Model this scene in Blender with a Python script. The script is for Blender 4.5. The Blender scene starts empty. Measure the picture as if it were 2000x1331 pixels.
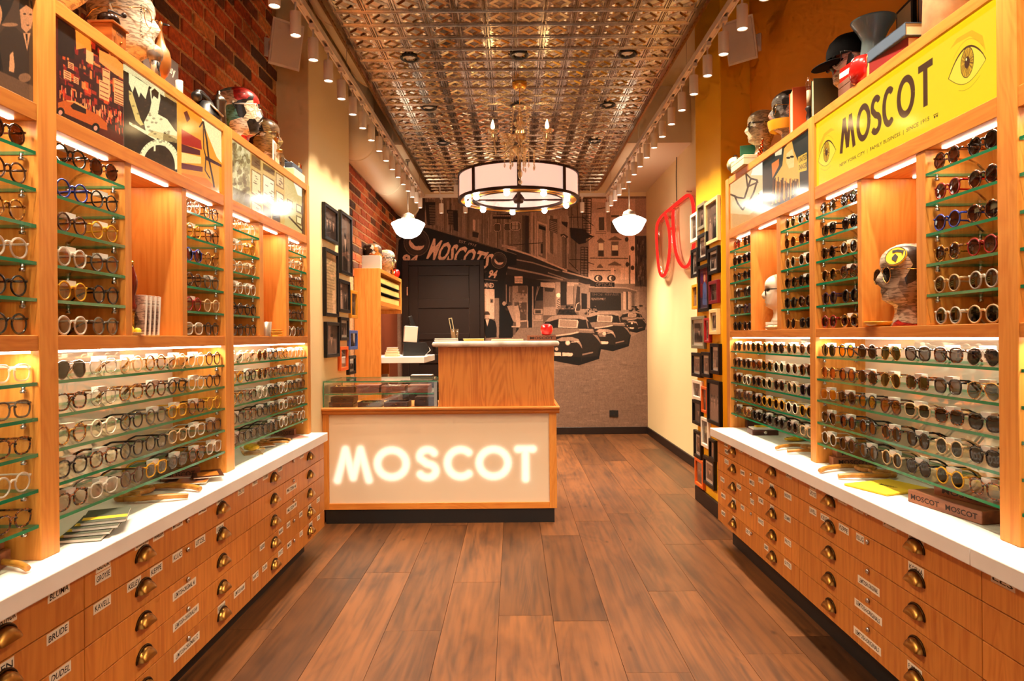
import bpy, math, random
import numpy as np
from mathutils import Vector, Matrix
rnd = random.Random(7)
PI = math.pi
scene = bpy.context.scene
COL = scene.collection
# ------------------------------------------------------------------ camera, world, exposure
H = 1.15                      # eye height
FPX = 1333.0                  # focal length in pixels of a 2000 px wide frame
CX, CY = 1003.0, 659.0
ROLL = math.radians(0.45)
cam_d = bpy.data.cameras.new('camera'); cam = bpy.data.objects.new('camera', cam_d); COL.objects.link(cam)
cam_d.sensor_width = 36.0; cam_d.lens = 36.0 * FPX / 2000.0
cam_d.shift_x = -(CX - 1000.0) / 2000.0; cam_d.shift_y = (CY - 665.5) / 2000.0
cam_d.clip_start = 0.02; cam_d.clip_end = 100
cam.matrix_world = Matrix.Translation((0, 0, H)) @ Matrix.Rotation(PI / 2, 4, 'X') @ Matrix.Rotation(-ROLL, 4, 'Z')
scene.camera = cam
W = bpy.data.worlds.new('world'); scene.world = W; W.use_nodes = True
W.node_tree.nodes['Background'].inputs[0].default_value = (1.0, 0.87, 0.75, 1)
W.node_tree.nodes['Background'].inputs[1].default_value = 1.0
scene.view_settings.view_transform = 'Standard'; scene.view_settings.look = 'None'
scene.view_settings.gamma = 1.0; scene.view_settings.use_curve_mapping = False
scene.view_settings.exposure = 0.2
cy = scene.cycles
cy.max_bounces = 7; cy.diffuse_bounces = 4; cy.glossy_bounces = 3; cy.transmission_bounces = 3
cy.transparent_max_bounces = 12; cy.caustics_reflective = False; cy.caustics_refractive = False
cy.sample_clamp_indirect = 4.0; cy.use_adaptive_sampling = True; cy.adaptive_threshold = 0.1; cy.adaptive_min_samples = 12; cy.use_denoising = True
LIGHT = (1.0, 0.82, 0.60)
SPOT_W = 38.0
def light(name, kind, loc, energy, color=LIGHT, rot=(0, 0, 0), parent=None, **kw):
    d = bpy.data.lights.new(name, kind); d.energy = energy; d.color = color
    for k, v in kw.items(): setattr(d, k, v)
    o = bpy.data.objects.new(name, d); COL.objects.link(o); o.location = loc; o.rotation_euler = rot
    if parent: o.parent = parent; o.matrix_parent_inverse = Matrix.Identity(4)
    return o

# ------------------------------------------------------------------ pixel rays (used to place things at their real spots)
CR, SR = math.cos(ROLL), math.sin(ROLL)
def ray(px, py):
    u = px - CX; v = CY - py
    return ((u * CR + v * SR) / FPX, (-u * SR + v * CR) / FPX)
def atX(px, py, x):
    rx, rz = ray(px, py); t = x / rx; return (t, H + rz * t)          # -> (Y, Z)
def atY(px, py, y):
    rx, rz = ray(px, py); return (rx * y, H + rz * y)                  # -> (X, Z)
def atZ(px, py, z):
    rx, rz = ray(px, py); t = (z - H) / rz; return (rx * t, t)         # -> (X, Y)

# ------------------------------------------------------------------ materials
def srgb(r, g, b):
    f = lambda c: (c / 255.0) / 12.92 if c / 255.0 <= 0.04045 else ((c / 255.0 + 0.055) / 1.055) ** 2.4
    return (f(r), f(g), f(b))
MATS = {}
def mat(name, col=(.5, .5, .5), rough=.5, metal=0.0, emit=None, es=0.0, spec=.5, coat=0.0):
    if name in MATS: return MATS[name]
    m = bpy.data.materials.new(name); m.use_nodes = True; MATS[name] = m
    b = m.node_tree.nodes['Principled BSDF']
    b.inputs['Base Color'].default_value = (*col, 1); b.inputs['Roughness'].default_value = rough
    b.inputs['Metallic'].default_value = metal; b.inputs['Specular IOR Level'].default_value = spec
    if coat: b.inputs['Coat Weight'].default_value = coat
    if emit: b.inputs['Emission Color'].default_value = (*emit, 1); b.inputs['Emission Strength'].default_value = es
    return m
def nd(m, t, **kw):
    n = m.node_tree.nodes.new(t)
    for k, v in kw.items():
        if k.startswith('i_'): n.inputs[int(k[2:]) if k[2:].isdigit() else k[2:].replace('_', ' ')].default_value = v
        else: setattr(n, k, v)
    return n
def lk(m, a, b): m.node_tree.links.new(a, b)
def ramp(m, fac, stops):
    r = nd(m, 'ShaderNodeValToRGB'); lk(m, fac, r.inputs[0]); e = r.color_ramp.elements
    while len(e) < len(stops): e.new(0.5)
    for k, (p, c) in enumerate(stops): e[k].position = p; e[k].color = (*c, 1)
    return r
def add_bump(m, height, strength=.3, dist=.01):
    b = nd(m, 'ShaderNodeBump'); b.inputs['Strength'].default_value = strength; b.inputs['Distance'].default_value = dist
    lk(m, height, b.inputs['Height']); lk(m, b.outputs[0], m.node_tree.nodes['Principled BSDF'].inputs['Normal'])
def noisy(name, c1, c2, scale=10, rough=.6, detail=4, bump=0.0, stretch=(1, 1, 1), metal=0, coord='Object', spec=.5, thr=(.35, .65)):
    if name in MATS: return MATS[name]
    m = mat(name, c1, rough, metal, spec=spec); b = m.node_tree.nodes['Principled BSDF']
    tc = nd(m, 'ShaderNodeTexCoord'); mp = nd(m, 'ShaderNodeMapping'); mp.inputs['Scale'].default_value = stretch
    lk(m, tc.outputs[coord], mp.inputs[0]); n = nd(m, 'ShaderNodeTexNoise'); n.inputs['Scale'].default_value = scale
    n.inputs['Detail'].default_value = detail; lk(m, mp.outputs[0], n.inputs['Vector'])
    r = ramp(m, n.outputs['Fac'], [(thr[0], c1), (thr[1], c2)]); lk(m, r.outputs[0], b.inputs['Base Color'])
    if bump: add_bump(m, n.outputs['Fac'], bump)
    return m
def wood(name, light_c, dark_c, axis=2, scale=1.0, rough=.42, rand=.12, coord='Object', spec=.4, wave=.16):
    """straight-grained veneer: fine streaks along one axis plus a few broad cathedral waves"""
    if name in MATS: return MATS[name]
    m = mat(name, light_c, rough, spec=spec); b = m.node_tree.nodes['Principled BSDF']
    tc = nd(m, 'ShaderNodeTexCoord'); oi = nd(m, 'ShaderNodeObjectInfo')
    add = nd(m, 'ShaderNodeVectorMath', operation='ADD'); lk(m, tc.outputs[coord], add.inputs[0])
    mul = nd(m, 'ShaderNodeVectorMath', operation='SCALE'); mul.inputs[3].default_value = 7.3
    cmb = nd(m, 'ShaderNodeCombineXYZ')
    for i in range(3): lk(m, oi.outputs['Random'], cmb.inputs[i])
    lk(m, cmb.outputs[0], mul.inputs[0]); lk(m, mul.outputs[0], add.inputs[1])
    s1 = [26 * scale] * 3; s1[axis] = 1.1 * scale
    s2 = [5 * scale] * 3; s2[axis] = .7 * scale
    mp = nd(m, 'ShaderNodeMapping'); mp.inputs['Scale'].default_value = s1; lk(m, add.outputs[0], mp.inputs[0])
    n1 = nd(m, 'ShaderNodeTexNoise'); n1.inputs['Scale'].default_value = 3; n1.inputs['Detail'].default_value = 6; lk(m, mp.outputs[0], n1.inputs['Vector'])
    mp2 = nd(m, 'ShaderNodeMapping'); mp2.inputs['Scale'].default_value = s2; lk(m, add.outputs[0], mp2.inputs[0])
    n2 = nd(m, 'ShaderNodeTexNoise'); n2.inputs['Scale'].default_value = 1.6; n2.inputs['Detail'].default_value = 2; n2.inputs['Distortion'].default_value = 1.2
    lk(m, mp2.outputs[0], n2.inputs['Vector'])
    wv = nd(m, 'ShaderNodeMath', operation='MULTIPLY'); wv.inputs[1].default_value = 22; lk(m, n2.outputs['Fac'], wv.inputs[0])
    fr = nd(m, 'ShaderNodeMath', operation='PINGPONG'); fr.inputs[1].default_value = 1.0; lk(m, wv.outputs[0], fr.inputs[0])
    mx = nd(m, 'ShaderNodeMix', data_type='FLOAT'); mx.inputs[0].default_value = wave
    lk(m, n1.outputs['Fac'], mx.inputs[2]); lk(m, fr.outputs[0], mx.inputs[3])
    r = ramp(m, mx.outputs[0], [(.25, dark_c), (.60, light_c)])
    hsv = nd(m, 'ShaderNodeHueSaturation'); lk(m, r.outputs[0], hsv.inputs['Color'])
    mr = nd(m, 'ShaderNodeMapRange'); lk(m, oi.outputs['Random'], mr.inputs[0]); mr.inputs[3].default_value = 1 - rand; mr.inputs[4].default_value = 1 + rand
    lk(m, mr.outputs[0], hsv.inputs['Value']); lk(m, hsv.outputs[0], b.inputs['Base Color'])
    return m
def clear(name, tint=(1, 1, 1), gloss=.08, rough=.02, gcol=(1, 1, 1)):
    """thin clear sheet: tinted see-through plus a mirror share that grows at grazing angles"""
    if name in MATS: return MATS[name]
    m = bpy.data.materials.new(name); m.use_nodes = True; MATS[name] = m; nt = m.node_tree; nt.nodes.clear()
    o = nd(m, 'ShaderNodeOutputMaterial'); t = nd(m, 'ShaderNodeBsdfTransparent'); t.inputs[0].default_value = (*tint, 1)
    g = nd(m, 'ShaderNodeBsdfGlossy'); g.inputs['Roughness'].default_value = rough; g.inputs[0].default_value = (*gcol, 1)
    lw = nd(m, 'ShaderNodeLayerWeight'); lw.inputs[0].default_value = .5; pw = nd(m, 'ShaderNodeMath', operation='POWER'); pw.inputs[1].default_value = 4.0; lk(m, lw.outputs['Facing'], pw.inputs[0])
    mr = nd(m, 'ShaderNodeMapRange'); lk(m, pw.outputs[0], mr.inputs[0]); mr.inputs[3].default_value = gloss; mr.inputs[4].default_value = min(1, gloss + .5)
    mx = nd(m, 'ShaderNodeMixShader'); lk(m, mr.outputs[0], mx.inputs[0]); lk(m, t.outputs[0], mx.inputs[1]); lk(m, g.outputs[0], mx.inputs[2]); lk(m, mx.outputs[0], o.inputs[0])
    return m
def emis(name, col, s, col2=None):
    if name in MATS: return MATS[name]
    m = bpy.data.materials.new(name); m.use_nodes = True; MATS[name] = m; nt = m.node_tree; nt.nodes.clear()
    o = nd(m, 'ShaderNodeOutputMaterial'); e = nd(m, 'ShaderNodeEmission'); e.inputs[0].default_value = (*col, 1); e.inputs[1].default_value = s
    lk(m, e.outputs[0], o.inputs[0]); return m

# ------------------------------------------------------------------ mesh builder
class MB:
    def __init__(s): s.v = []; s.f = []; s.m = []; s.uv = {}; s.sm = []
    def quad(s, a, b, c, d, m=0, uv=None, smooth=False):
        i = len(s.v); s.v += [tuple(a), tuple(b), tuple(c), tuple(d)]; s.f.append((i, i + 1, i + 2, i + 3)); s.m.append(m); s.sm.append(smooth)
        if uv: s.uv[len(s.f) - 1] = uv
    def poly(s, pts, m=0):
        i = len(s.v); s.v += [tuple(p) for p in pts]; s.f.append(tuple(range(i, i + len(pts)))); s.m.append(m); s.sm.append(False)
    def box(s, x0, x1, y0, y1, z0, z1, m=0, M=None, mats=None):
        if x0 > x1: x0, x1 = x1, x0
        if y0 > y1: y0, y1 = y1, y0
        if z0 > z1: z0, z1 = z1, z0
        i = len(s.v); p = [(x0, y0, z0), (x1, y0, z0), (x1, y1, z0), (x0, y1, z0), (x0, y0, z1), (x1, y0, z1), (x1, y1, z1), (x0, y1, z1)]
        if M: p = [tuple(M @ Vector(q)) for q in p]
        s.v += p
        fs = [(0, 3, 2, 1), (4, 5, 6, 7), (0, 1, 5, 4), (1, 2, 6, 5), (2, 3, 7, 6), (3, 0, 4, 7)]   # -z +z -y +x +y -x
        for k, f in enumerate(fs): s.f.append(tuple(i + j for j in f)); s.m.append(mats[k] if mats else m); s.sm.append(False)
    def lathe(s, prof, n=24, c=(0, 0, 0), m=0, M=None, smooth=True, cap=True, a0=0.0, a1=2 * PI):
        full = abs(a1 - a0 - 2 * PI) < 1e-6; k = n if full else n + 1; i0 = len(s.v)
        for r, z in prof:
            for j in range(k):
                a = a0 + (a1 - a0) * j / n; p = Vector((c[0] + r * math.cos(a), c[1] + r * math.sin(a), c[2] + z))
                s.v.append(tuple(M @ p) if M else tuple(p))
        for i in range(len(prof) - 1):
            for j in range(n if full else n):
                j2 = (j + 1) % k if full else j + 1
                s.f.append((i0 + i * k + j, i0 + i * k + j2, i0 + (i + 1) * k + j2, i0 + (i + 1) * k + j)); s.m.append(m); s.sm.append(smooth)
        if cap and full:
            for i, rev in ((0, True), (len(prof) - 1, False)):
                if prof[i][0] > 1e-5:
                    f = [i0 + i * k + j for j in range(k)]
                    s.f.append(tuple(reversed(f)) if rev else tuple(f)); s.m.append(m); s.sm.append(False)
    def tube(s, pts, r, n=8, m=0, closed=False, smooth=True, up=None, flat=1.0, cap=True):
        P = [Vector(p) for p in pts]; N = len(P); R = r if isinstance(r, (list, tuple)) else [r] * N; i0 = len(s.v)
        prevn = None
        for i in range(N):
            if closed: t = (P[(i + 1) % N] - P[i - 1])
            else: t = (P[min(i + 1, N - 1)] - P[max(i - 1, 0)])
            t.normalize()
            if up is not None: a = Vector(up) - t * Vector(up).dot(t)
            elif prevn is None:
                ref = Vector((0, 0, 1)) if abs(t.z) < .9 else Vector((1, 0, 0)); a = ref - t * ref.dot(t)
            else: a = prevn - t * prevn.dot(t)
            if a.length < 1e-6: a = Vector((1, 0, 0))
            a.normalize(); prevn = a; b = t.cross(a)
            for j in range(n):
                q = 2 * PI * (j + .5) / n; s.v.append(tuple(P[i] + a * (R[i] * math.cos(q)) + b * (R[i] * flat * math.sin(q))))
        for i in range(N if closed else N - 1):
            i2 = (i + 1) % N
            for j in range(n):
                j2 = (j + 1) % n; s.f.append((i0 + i * n + j, i0 + i * n + j2, i0 + i2 * n + j2, i0 + i2 * n + j)); s.m.append(m); s.sm.append(smooth)
        if not closed and cap:
            s.f.append(tuple(i0 + j for j in reversed(range(n)))); s.m.append(m); s.sm.append(False)
            s.f.append(tuple(i0 + (N - 1) * n + j for j in range(n))); s.m.append(m); s.sm.append(False)
    def ball(s, c, r, n=12, k=8, m=0, sc=(1, 1, 1), M=None):
        prof = [(max(1e-5, r * math.sin(PI * i / k)), -r * math.cos(PI * i / k)) for i in range(k + 1)]
        MM = Matrix.Translation(c) @ Matrix.Diagonal((*sc, 1)); MM = (M @ MM) if M else MM
        s.lathe(prof, n, (0, 0, 0), m, MM, True, False)
    def mesh(s, name, mats):
        me = bpy.data.meshes.new(name); me.from_pydata(s.v, [], s.f)
        if mats is None: mats = []
        if not isinstance(mats, (list, tuple)): mats = [mats]
        for q in mats: me.materials.append(q)
        me.polygons.foreach_set('material_index', [min(a, max(0, len(mats) - 1)) for a in s.m]); me.polygons.foreach_set('use_smooth', s.sm)
        if s.uv:
            ul = me.uv_layers.new(name='UVMap')
            for fi, uv in s.uv.items():
                for li, c in zip(me.polygons[fi].loop_indices, uv): ul.data[li].uv = c
        me.update(); return me
    def obj(s, name, mats, parent=None, loc=(0, 0, 0), rot=(0, 0, 0)):
        return link(name, s.mesh(name, mats), parent, loc, rot)
def link(name, me, parent=None, loc=(0, 0, 0), rot=(0, 0, 0)):
    o = bpy.data.objects.new(name, me); COL.objects.link(o); o.location = loc; o.rotation_euler = rot
    if parent: o.parent = parent
    return o
def tag(o, label=None, cat=None, group=None, kind=None):
    if label: o['label'] = label
    if cat: o['category'] = cat
    if group: o['group'] = group
    if kind: o['kind'] = kind
    return o
def thing(name, label, cat, loc=(0, 0, 0), rz=0.0, group=None):
    o = bpy.data.objects.new(name, None); COL.objects.link(o); o.location = loc; o.rotation_euler = (0, 0, rz); o.empty_display_size = .02
    return tag(o, label, cat, group)
def boxo(name, b, m, parent=None, loc=(0, 0, 0), rot=(0, 0, 0)):
    q = MB(); q.box(*b); return q.obj(name, m, parent, loc, rot)
def bev(o, w=.002, seg=1):
    md = o.modifiers.new('soft_edge', 'BEVEL'); md.width = w; md.segments = seg; md.limit_method = 'ANGLE'; return o
def struct(name, mb, mats): return tag(mb.obj(name, mats), kind='structure')

# ------------------------------------------------------------------ drawing on small flat prints
_tc = {}
def text_tris(s, extra=0.0, shear=0.0):
    k = (s, extra, shear)
    if k in _tc: return _tc[k]
    cu = bpy.data.curves.new('lettering', 'FONT'); cu.body = s; cu.resolution_u = 2; cu.offset = extra; cu.shear = shear
    ob = bpy.data.objects.new('lettering', cu); COL.objects.link(ob)
    dg = bpy.context.evaluated_depsgraph_get(); me = ob.evaluated_get(dg).to_mesh(); me.calc_loop_triangles()
    V = np.array([v.co[:2] for v in me.vertices]).reshape(-1, 2); T = [tuple(t.vertices) for t in me.loop_triangles]
    ob.evaluated_get(dg).to_mesh_clear(); bpy.data.objects.remove(ob); bpy.data.curves.remove(cu)
    if len(V): mn = V.min(0); mx = V.max(0); V = (V - mn) / np.maximum(mx - mn, 1e-6); asp = (mx - mn)[0] / max(1e-6, (mx - mn)[1])
    else: asp = 1
    _tc[k] = (V, T, asp); return _tc[k]
class Cv:
    """a small picture painted with polygons; f maps drawing coordinates to 0..1 print coordinates"""
    def __init__(s, w, h, bg=(.5, .5, .5), f=None):
        s.w = w; s.h = h; s.a = np.empty((h, w, 3), np.float32); s.a[:] = bg; s.f = f
    def T(s, P):
        P = [s.f(x, y) for x, y in P] if s.f else P
        return np.array([(u * s.w, v * s.h) for u, v in P])
    def poly(s, P, col, al=1.0): s._poly(s.T(P), col, al)
    def _poly(s, Q, col, al=1.0):
        if isinstance(col, (int, float)): col = sep(col)
        x0 = max(0, int(Q[:, 0].min())); x1 = min(s.w, int(Q[:, 0].max()) + 2); y0 = max(0, int(Q[:, 1].min())); y1 = min(s.h, int(Q[:, 1].max()) + 2)
        if x0 >= x1 or y0 >= y1: return
        X, Y = np.meshgrid(np.arange(x0, x1) + .5, np.arange(y0, y1) + .5); ins = np.zeros(X.shape, bool); n = len(Q)
        for i in range(n):
            ax, ay = Q[i]; bx, by = Q[(i + 1) % n]
            if ay == by: continue
            c = ((ay > Y) != (by > Y)) & (X < (bx - ax) * (Y - ay) / (by - ay) + ax); ins ^= c
        r = s.a[y0:y1, x0:x1]; r[ins] = r[ins] * (1 - al) + np.array(col, np.float32) * al
    def rect(s, x0, y0, x1, y1, col, al=1.0): s.poly([(x0, y0), (x1, y0), (x1, y1), (x0, y1)], col, al)
    def line(s, P, w, col, al=1.0):
        for (ax, ay), (bx, by) in zip(P, P[1:]):
            d = math.hypot(bx - ax, by - ay) or 1; nx, ny = -(by - ay) / d * w / 2, (bx - ax) / d * w / 2
            s.poly([(ax + nx, ay + ny), (bx + nx, by + ny), (bx - nx, by - ny), (ax - nx, ay - ny)], col, al)
    def ell(s, x, y, rx, ry, col, al=1.0, a0=0, a1=360, n=22, rot=0):
        c, q = math.cos(rot), math.sin(rot)
        s.poly([(x + rx * math.cos(t) * c - ry * math.sin(t) * q, y + rx * math.cos(t) * q + ry * math.sin(t) * c) for t in [math.radians(a0 + (a1 - a0) * k / n) for k in range(n + 1)]], col, al)
    def ring(s, x, y, rx, ry, w, col, al=1.0):
        s.line([(x + rx * math.cos(2 * PI * k / 26), y + ry * math.sin(2 * PI * k / 26)) for k in range(27)], w, col, al)
    def text(s, t, quad, col, al=1.0, extra=0.0, shear=0.0):
        V, T, _ = text_tris(t, extra, shear); tl, tr, bl, br = [np.array(q, float) for q in quad]
        P = [(1 - v) * ((1 - u) * bl + u * br) + v * ((1 - u) * tl + u * tr) for u, v in V]
        Q = s.T([tuple(p) for p in P])
        for t3 in T: s._poly(Q[list(t3)], col, al)
    def noise(s, amp, sc=1, seed=0, sx=1, sy=1):
        g = np.random.RandomState(seed); hh = max(2, s.h // (sc * sy) + 2); ww = max(2, s.w // (sc * sx) + 2)
        n = g.rand(hh, ww) - .5; n = np.kron(n, np.ones((sc * sy, sc * sx)))[:s.h, :s.w]; s.a *= (1 + amp * n[..., None])
    def blur(s, n=1):
        for _ in range(n):
            p = np.pad(s.a, ((1, 1), (1, 1), (0, 0)), 'edge')
            s.a = (p[:-2, 1:-1] + p[2:, 1:-1] + p[1:-1, :-2] + p[1:-1, 2:] + 2 * p[1:-1, 1:-1]) / 6
    def image(s, name):
        im = bpy.data.images.new(name, s.w, s.h); px = np.ones((s.h, s.w, 4), np.float32); px[..., :3] = np.clip(s.a, 0, 1)
        im.pixels.foreach_set(px.ravel()); im.update(); im.pack(); return im
    def material(s, name, rough=.5, emit=0.0, spec=.3):
        m = mat(name, (1, 1, 1), rough, spec=spec); t = nd(m, 'ShaderNodeTexImage'); t.image = s.image(name); t.extension = 'EXTEND'
        b = m.node_tree.nodes['Principled BSDF']; lk(m, t.outputs[0], b.inputs['Base Color'])
        if emit:      # backlit print: the light comes through it
            for l in list(b.inputs['Base Color'].links): m.node_tree.links.remove(l)
            b.inputs['Base Color'].default_value = (.02, .02, .02, 1); lk(m, t.outputs[0], b.inputs['Emission Color']); b.inputs['Emission Strength'].default_value = emit
        return m
def sep(v): return (min(1, v * 1.0), v * .79, v * .67)      # sepia print tone (display values)
# ------------------------------------------------------------------ shared materials
M_wood = wood('cherry_veneer', srgb(224, 148, 66), srgb(204, 120, 44), 2)
M_woodh = wood('cherry_veneer_level', srgb(216, 136, 56), srgb(194, 108, 38), 1)
M_woodx = wood('cherry_veneer_cross', srgb(216, 136, 56), srgb(194, 108, 38), 0)
M_drawer = wood('drawer_veneer', srgb(208, 130, 54), srgb(182, 100, 36), 2, .8)
M_white = noisy('white_solid_surface', srgb(246, 240, 232), srgb(238, 231, 222), 6, .35)
M_toe = mat('black_plinth', srgb(24, 18, 15), .5)
M_cream = mat('cream_paint', srgb(240, 214, 160), .7)
M_yellow = mat('yellow_paint', srgb(250, 186, 12), .6)
M_ceil = mat('olive_ceiling_paint', srgb(208, 198, 166), .85)
M_ceil2 = mat('cream_ceiling_paint', srgb(225, 208, 178), .8)
M_duct = mat('duct_paint', srgb(232, 218, 188), .55)
M_dbrown = mat('dark_brown_paint', srgb(36, 22, 16), .45, spec=.3)
M_mortar = noisy('mortar', srgb(226, 182, 132), srgb(184, 138, 96), 60, .9)
M_trackw = mat('white_metal', srgb(224, 205, 186), .45)
M_black = mat('black_plastic', srgb(22, 20, 20), .35)
M_brass = mat('aged_brass', srgb(176, 128, 58), .3, 1.0)
M_gold = mat('gold_metal', srgb(230, 180, 90), .25, 1.0)
M_silver = mat('silver_metal', srgb(200, 195, 190), .25, 1.0)
M_dark = mat('dark_interior', srgb(18, 12, 9), .8)
M_gedge = mat('green_glass_edge', srgb(20, 130, 88), .08, spec=.8)
M_gedge.node_tree.nodes['Principled BSDF'].inputs['Emission Color'].default_value = (0, 0, 0, 1)
M_glass = clear('clear_glass', (.97, .99, .975), .05)
M_paper = mat('white_paper', srgb(240, 234, 222), .7)

# brick colours: one material, each brick its own tone through the object's random number
M_brick = mat('brick_clay', srgb(150, 70, 36), .85)
def _brick():
    m = M_brick; b = m.node_tree.nodes['Principled BSDF']; oi = nd(m, 'ShaderNodeObjectInfo')
    r = ramp(m, oi.outputs['Random'], [(0, srgb(84, 56, 42)), (.2, srgb(112, 66, 44)), (.4, srgb(186, 84, 44)), (.75, srgb(214, 104, 52)), (1, srgb(226, 146, 84))])
    tc = nd(m, 'ShaderNodeTexCoord'); n = nd(m, 'ShaderNodeTexNoise'); n.inputs['Scale'].default_value = 45; n.inputs['Detail'].default_value = 5
    lk(m, tc.outputs['Object'], n.inputs['Vector'])
    mx = nd(m, 'ShaderNodeMix', data_type='RGBA', blend_type='MULTIPLY'); mx.inputs[0].default_value = .65
    lk(m, r.outputs[0], mx.inputs[6]); r2 = ramp(m, n.outputs['Fac'], [(.3, (.35, .3, .28)), (.7, (1.25, 1.2, 1.15))]); lk(m, r2.outputs[0], mx.inputs[7])
    lk(m, mx.outputs[2], b.inputs['Base Color']); add_bump(m, n.outputs['Fac'], .5, .02)
_brick()
# floor boards: oak grain with knots, tone per board
M_floor = wood('oak_floor', srgb(100, 60, 30), srgb(60, 37, 21), 1, .55, .38, .36, wave=.14)
def _floor():
    m = M_floor; b = m.node_tree.nodes['Principled BSDF']; base = b.inputs['Base Color'].links[0].from_socket
    tc = nd(m, 'ShaderNodeTexCoord'); mp = nd(m, 'ShaderNodeMapping'); mp.inputs['Scale'].default_value = (2.6, 1.1, 1); lk(m, tc.outputs['Object'], mp.inputs[0])
    oi = nd(m, 'ShaderNodeObjectInfo'); lk(m, oi.outputs['Location'], mp.inputs['Location'])
    n = nd(m, 'ShaderNodeTexNoise'); n.inputs['Scale'].default_value = 2.2; n.inputs['Detail'].default_value = 5; lk(m, mp.outputs[0], n.inputs['Vector'])
    r = ramp(m, n.outputs['Fac'], [(.28, (.42, .38, .36)), (.45, (.95, .93, .92)), (.75, (1.2, 1.16, 1.1))])
    mx = nd(m, 'ShaderNodeMix', data_type='RGBA', blend_type='MULTIPLY'); mx.inputs[0].default_value = .8
    lk(m, base, mx.inputs[6]); lk(m, r.outputs[0], mx.inputs[7])
    v = nd(m, 'ShaderNodeTexVoronoi'); v.inputs['Scale'].default_value = 2.4; lk(m, mp.outputs[0], v.inputs['Vector'])
    r2 = ramp(m, v.outputs['Distance'], [(.02, (.16, .12, .1)), (.075, (1, 1, 1))])
    m2 = nd(m, 'ShaderNodeMix', data_type='RGBA', blend_type='MULTIPLY'); m2.inputs[0].default_value = .75
    lk(m, mx.outputs[2], m2.inputs[6]); lk(m, r2.outputs[0], m2.inputs[7]); lk(m, m2.outputs[2], b.inputs['Base Color'])
    add_bump(m, n.outputs['Fac'], .08, .01)
_floor()
# stamped tin
M_tin = mat('stamped_tin', srgb(190, 168, 138), .23, 1.0)
def _tin():
    m = M_tin; b = m.node_tree.nodes['Principled BSDF']; tc = nd(m, 'ShaderNodeTexCoord'); n = nd(m, 'ShaderNodeTexNoise'); n.inputs['Scale'].default_value = 55; n.inputs['Detail'].default_value = 3
    lk(m, tc.outputs['Object'], n.inputs['Vector']); add_bump(m, n.outputs['Fac'], .06, .01)
    n2 = nd(m, 'ShaderNodeTexNoise'); n2.inputs['Scale'].default_value = 9; lk(m, tc.outputs['Object'], n2.inputs['Vector'])
    r = ramp(m, n2.outputs['Fac'], [(.3, srgb(150, 132, 112)), (.7, srgb(198, 180, 158))]); lk(m, r.outputs[0], b.inputs['Base Color'])
_tin()

# ------------------------------------------------------------------ floor
q = MB(); q.box(-1.6, 1.7, -2.5, 8.1, -.06, -.006)
floor = struct('floor', q, M_toe)
g = random.Random(11)
plank_me = {}
k = -6
while -.07 + .222 * k < 1.6:
    x0 = -.07 + .222 * k; y = -.2 - g.random() * 1.2
    while y < 8.05:
        L = g.uniform(1.1, 2.1); y1 = min(y + L, 8.06)
        if y1 - y > .02:
            xx1 = min(x0 + .222, 1.58); key = (round(xx1 - x0, 3), round(y1 - y, 2))
            w2, l2 = (xx1 - x0 - .0016) / 2, (y1 - y - .0016) / 2
            p = MB(); p.box(-w2, w2, -l2, l2, -.006, 0)
            p.obj('floor_board', M_floor, floor, ((x0 + xx1) / 2, (y + y1) / 2, g.uniform(-.0004, 0)))
        y = y1
    k += 1

# ------------------------------------------------------------------ walls, pillars, ceilings
XWL, XWR, XFR, YB = -1.38, 1.47, 1.576, 8.05
ZC, ZB, ZT = 3.35, 2.85, 2.80
brick_me = MB(); brick_me.box(-.004, .0045, -.099, .099, -.0275, .0275); brick_me = brick_me.mesh('brick', M_brick)
half_me = MB(); half_me.box(-.004, .0045, -.044, .044, -.0275, .0275); half_me = half_me.mesh('brick', M_brick)
def brick_wall(y0, y1, zb0, zb1, zlo):
    q = MB(); q.box(XWL - .12, XWL, y0, y1, zlo, ZC); w = struct('wall_left', q, M_mortar)
    z = zb0 + .036; r = 0
    while z < zb1:
        y = y0 + .006 + (0 if r % 2 else -.11)
        while y < y1 - .05:
            a, b = max(y, y0), min(y + .208, y1 - .004)
            if b - a > .06:
                o = link('brick', brick_me if b - a > .15 else half_me, w, (XWL + g.uniform(0, .004), (a + b) / 2, z), (g.uniform(-.014, .014), 0, g.uniform(-.03, .03)))
                o.scale = (1, (b - a) / (.208 if b - a > .15 else .098), 1)
            y += .22
        z += .073; r += 1
    return w
brick_wall(1.30, 4.0, 1.92, 3.24, 0)
brick_wall(4.98, YB, 1.68, 2.95, 0)
q = MB(); q.box(XWL - .12, XWL, -2.5, 1.30, 0, ZC); struct('wall_left', q, M_mortar)
XPL, XPR = -1.19, 1.285
q = MB(); q.box(XWL - .02, XPL, 4.0, 4.98, 0, ZC); bev(struct('pillar', q, M_cream), .004)
q = MB(); q.box(XWR, XWR + .15, -2.5, 4.21, 0, ZC); struct('wall_right', q, mat('ochre_paint', srgb(226, 146, 14), .6))
q = MB(); q.box(XPR, XFR + .1, 4.21, 4.78, 0, ZC); bev(struct('pillar', q, M_yellow), .004)
q = MB(); q.box(XFR, XFR + .1, 4.78, YB, 0, ZC); struct('wall_right', q, M_cream)
q = MB(); q.box(XWL - .12, XFR + .1, YB + .004, YB + .12, 0, ZC); wall_back = struct('wall_back', q, M_cream)
q = MB(); q.box(XWL - .12, XFR + .1, -2.5, 6.0, ZC, ZC + .1); struct('ceiling', q, M_ceil)
q = MB(); q.box(XWL, XFR, 6.0, YB + .01, ZB, ZC); struct('ceiling', q, M_ceil2)
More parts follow.
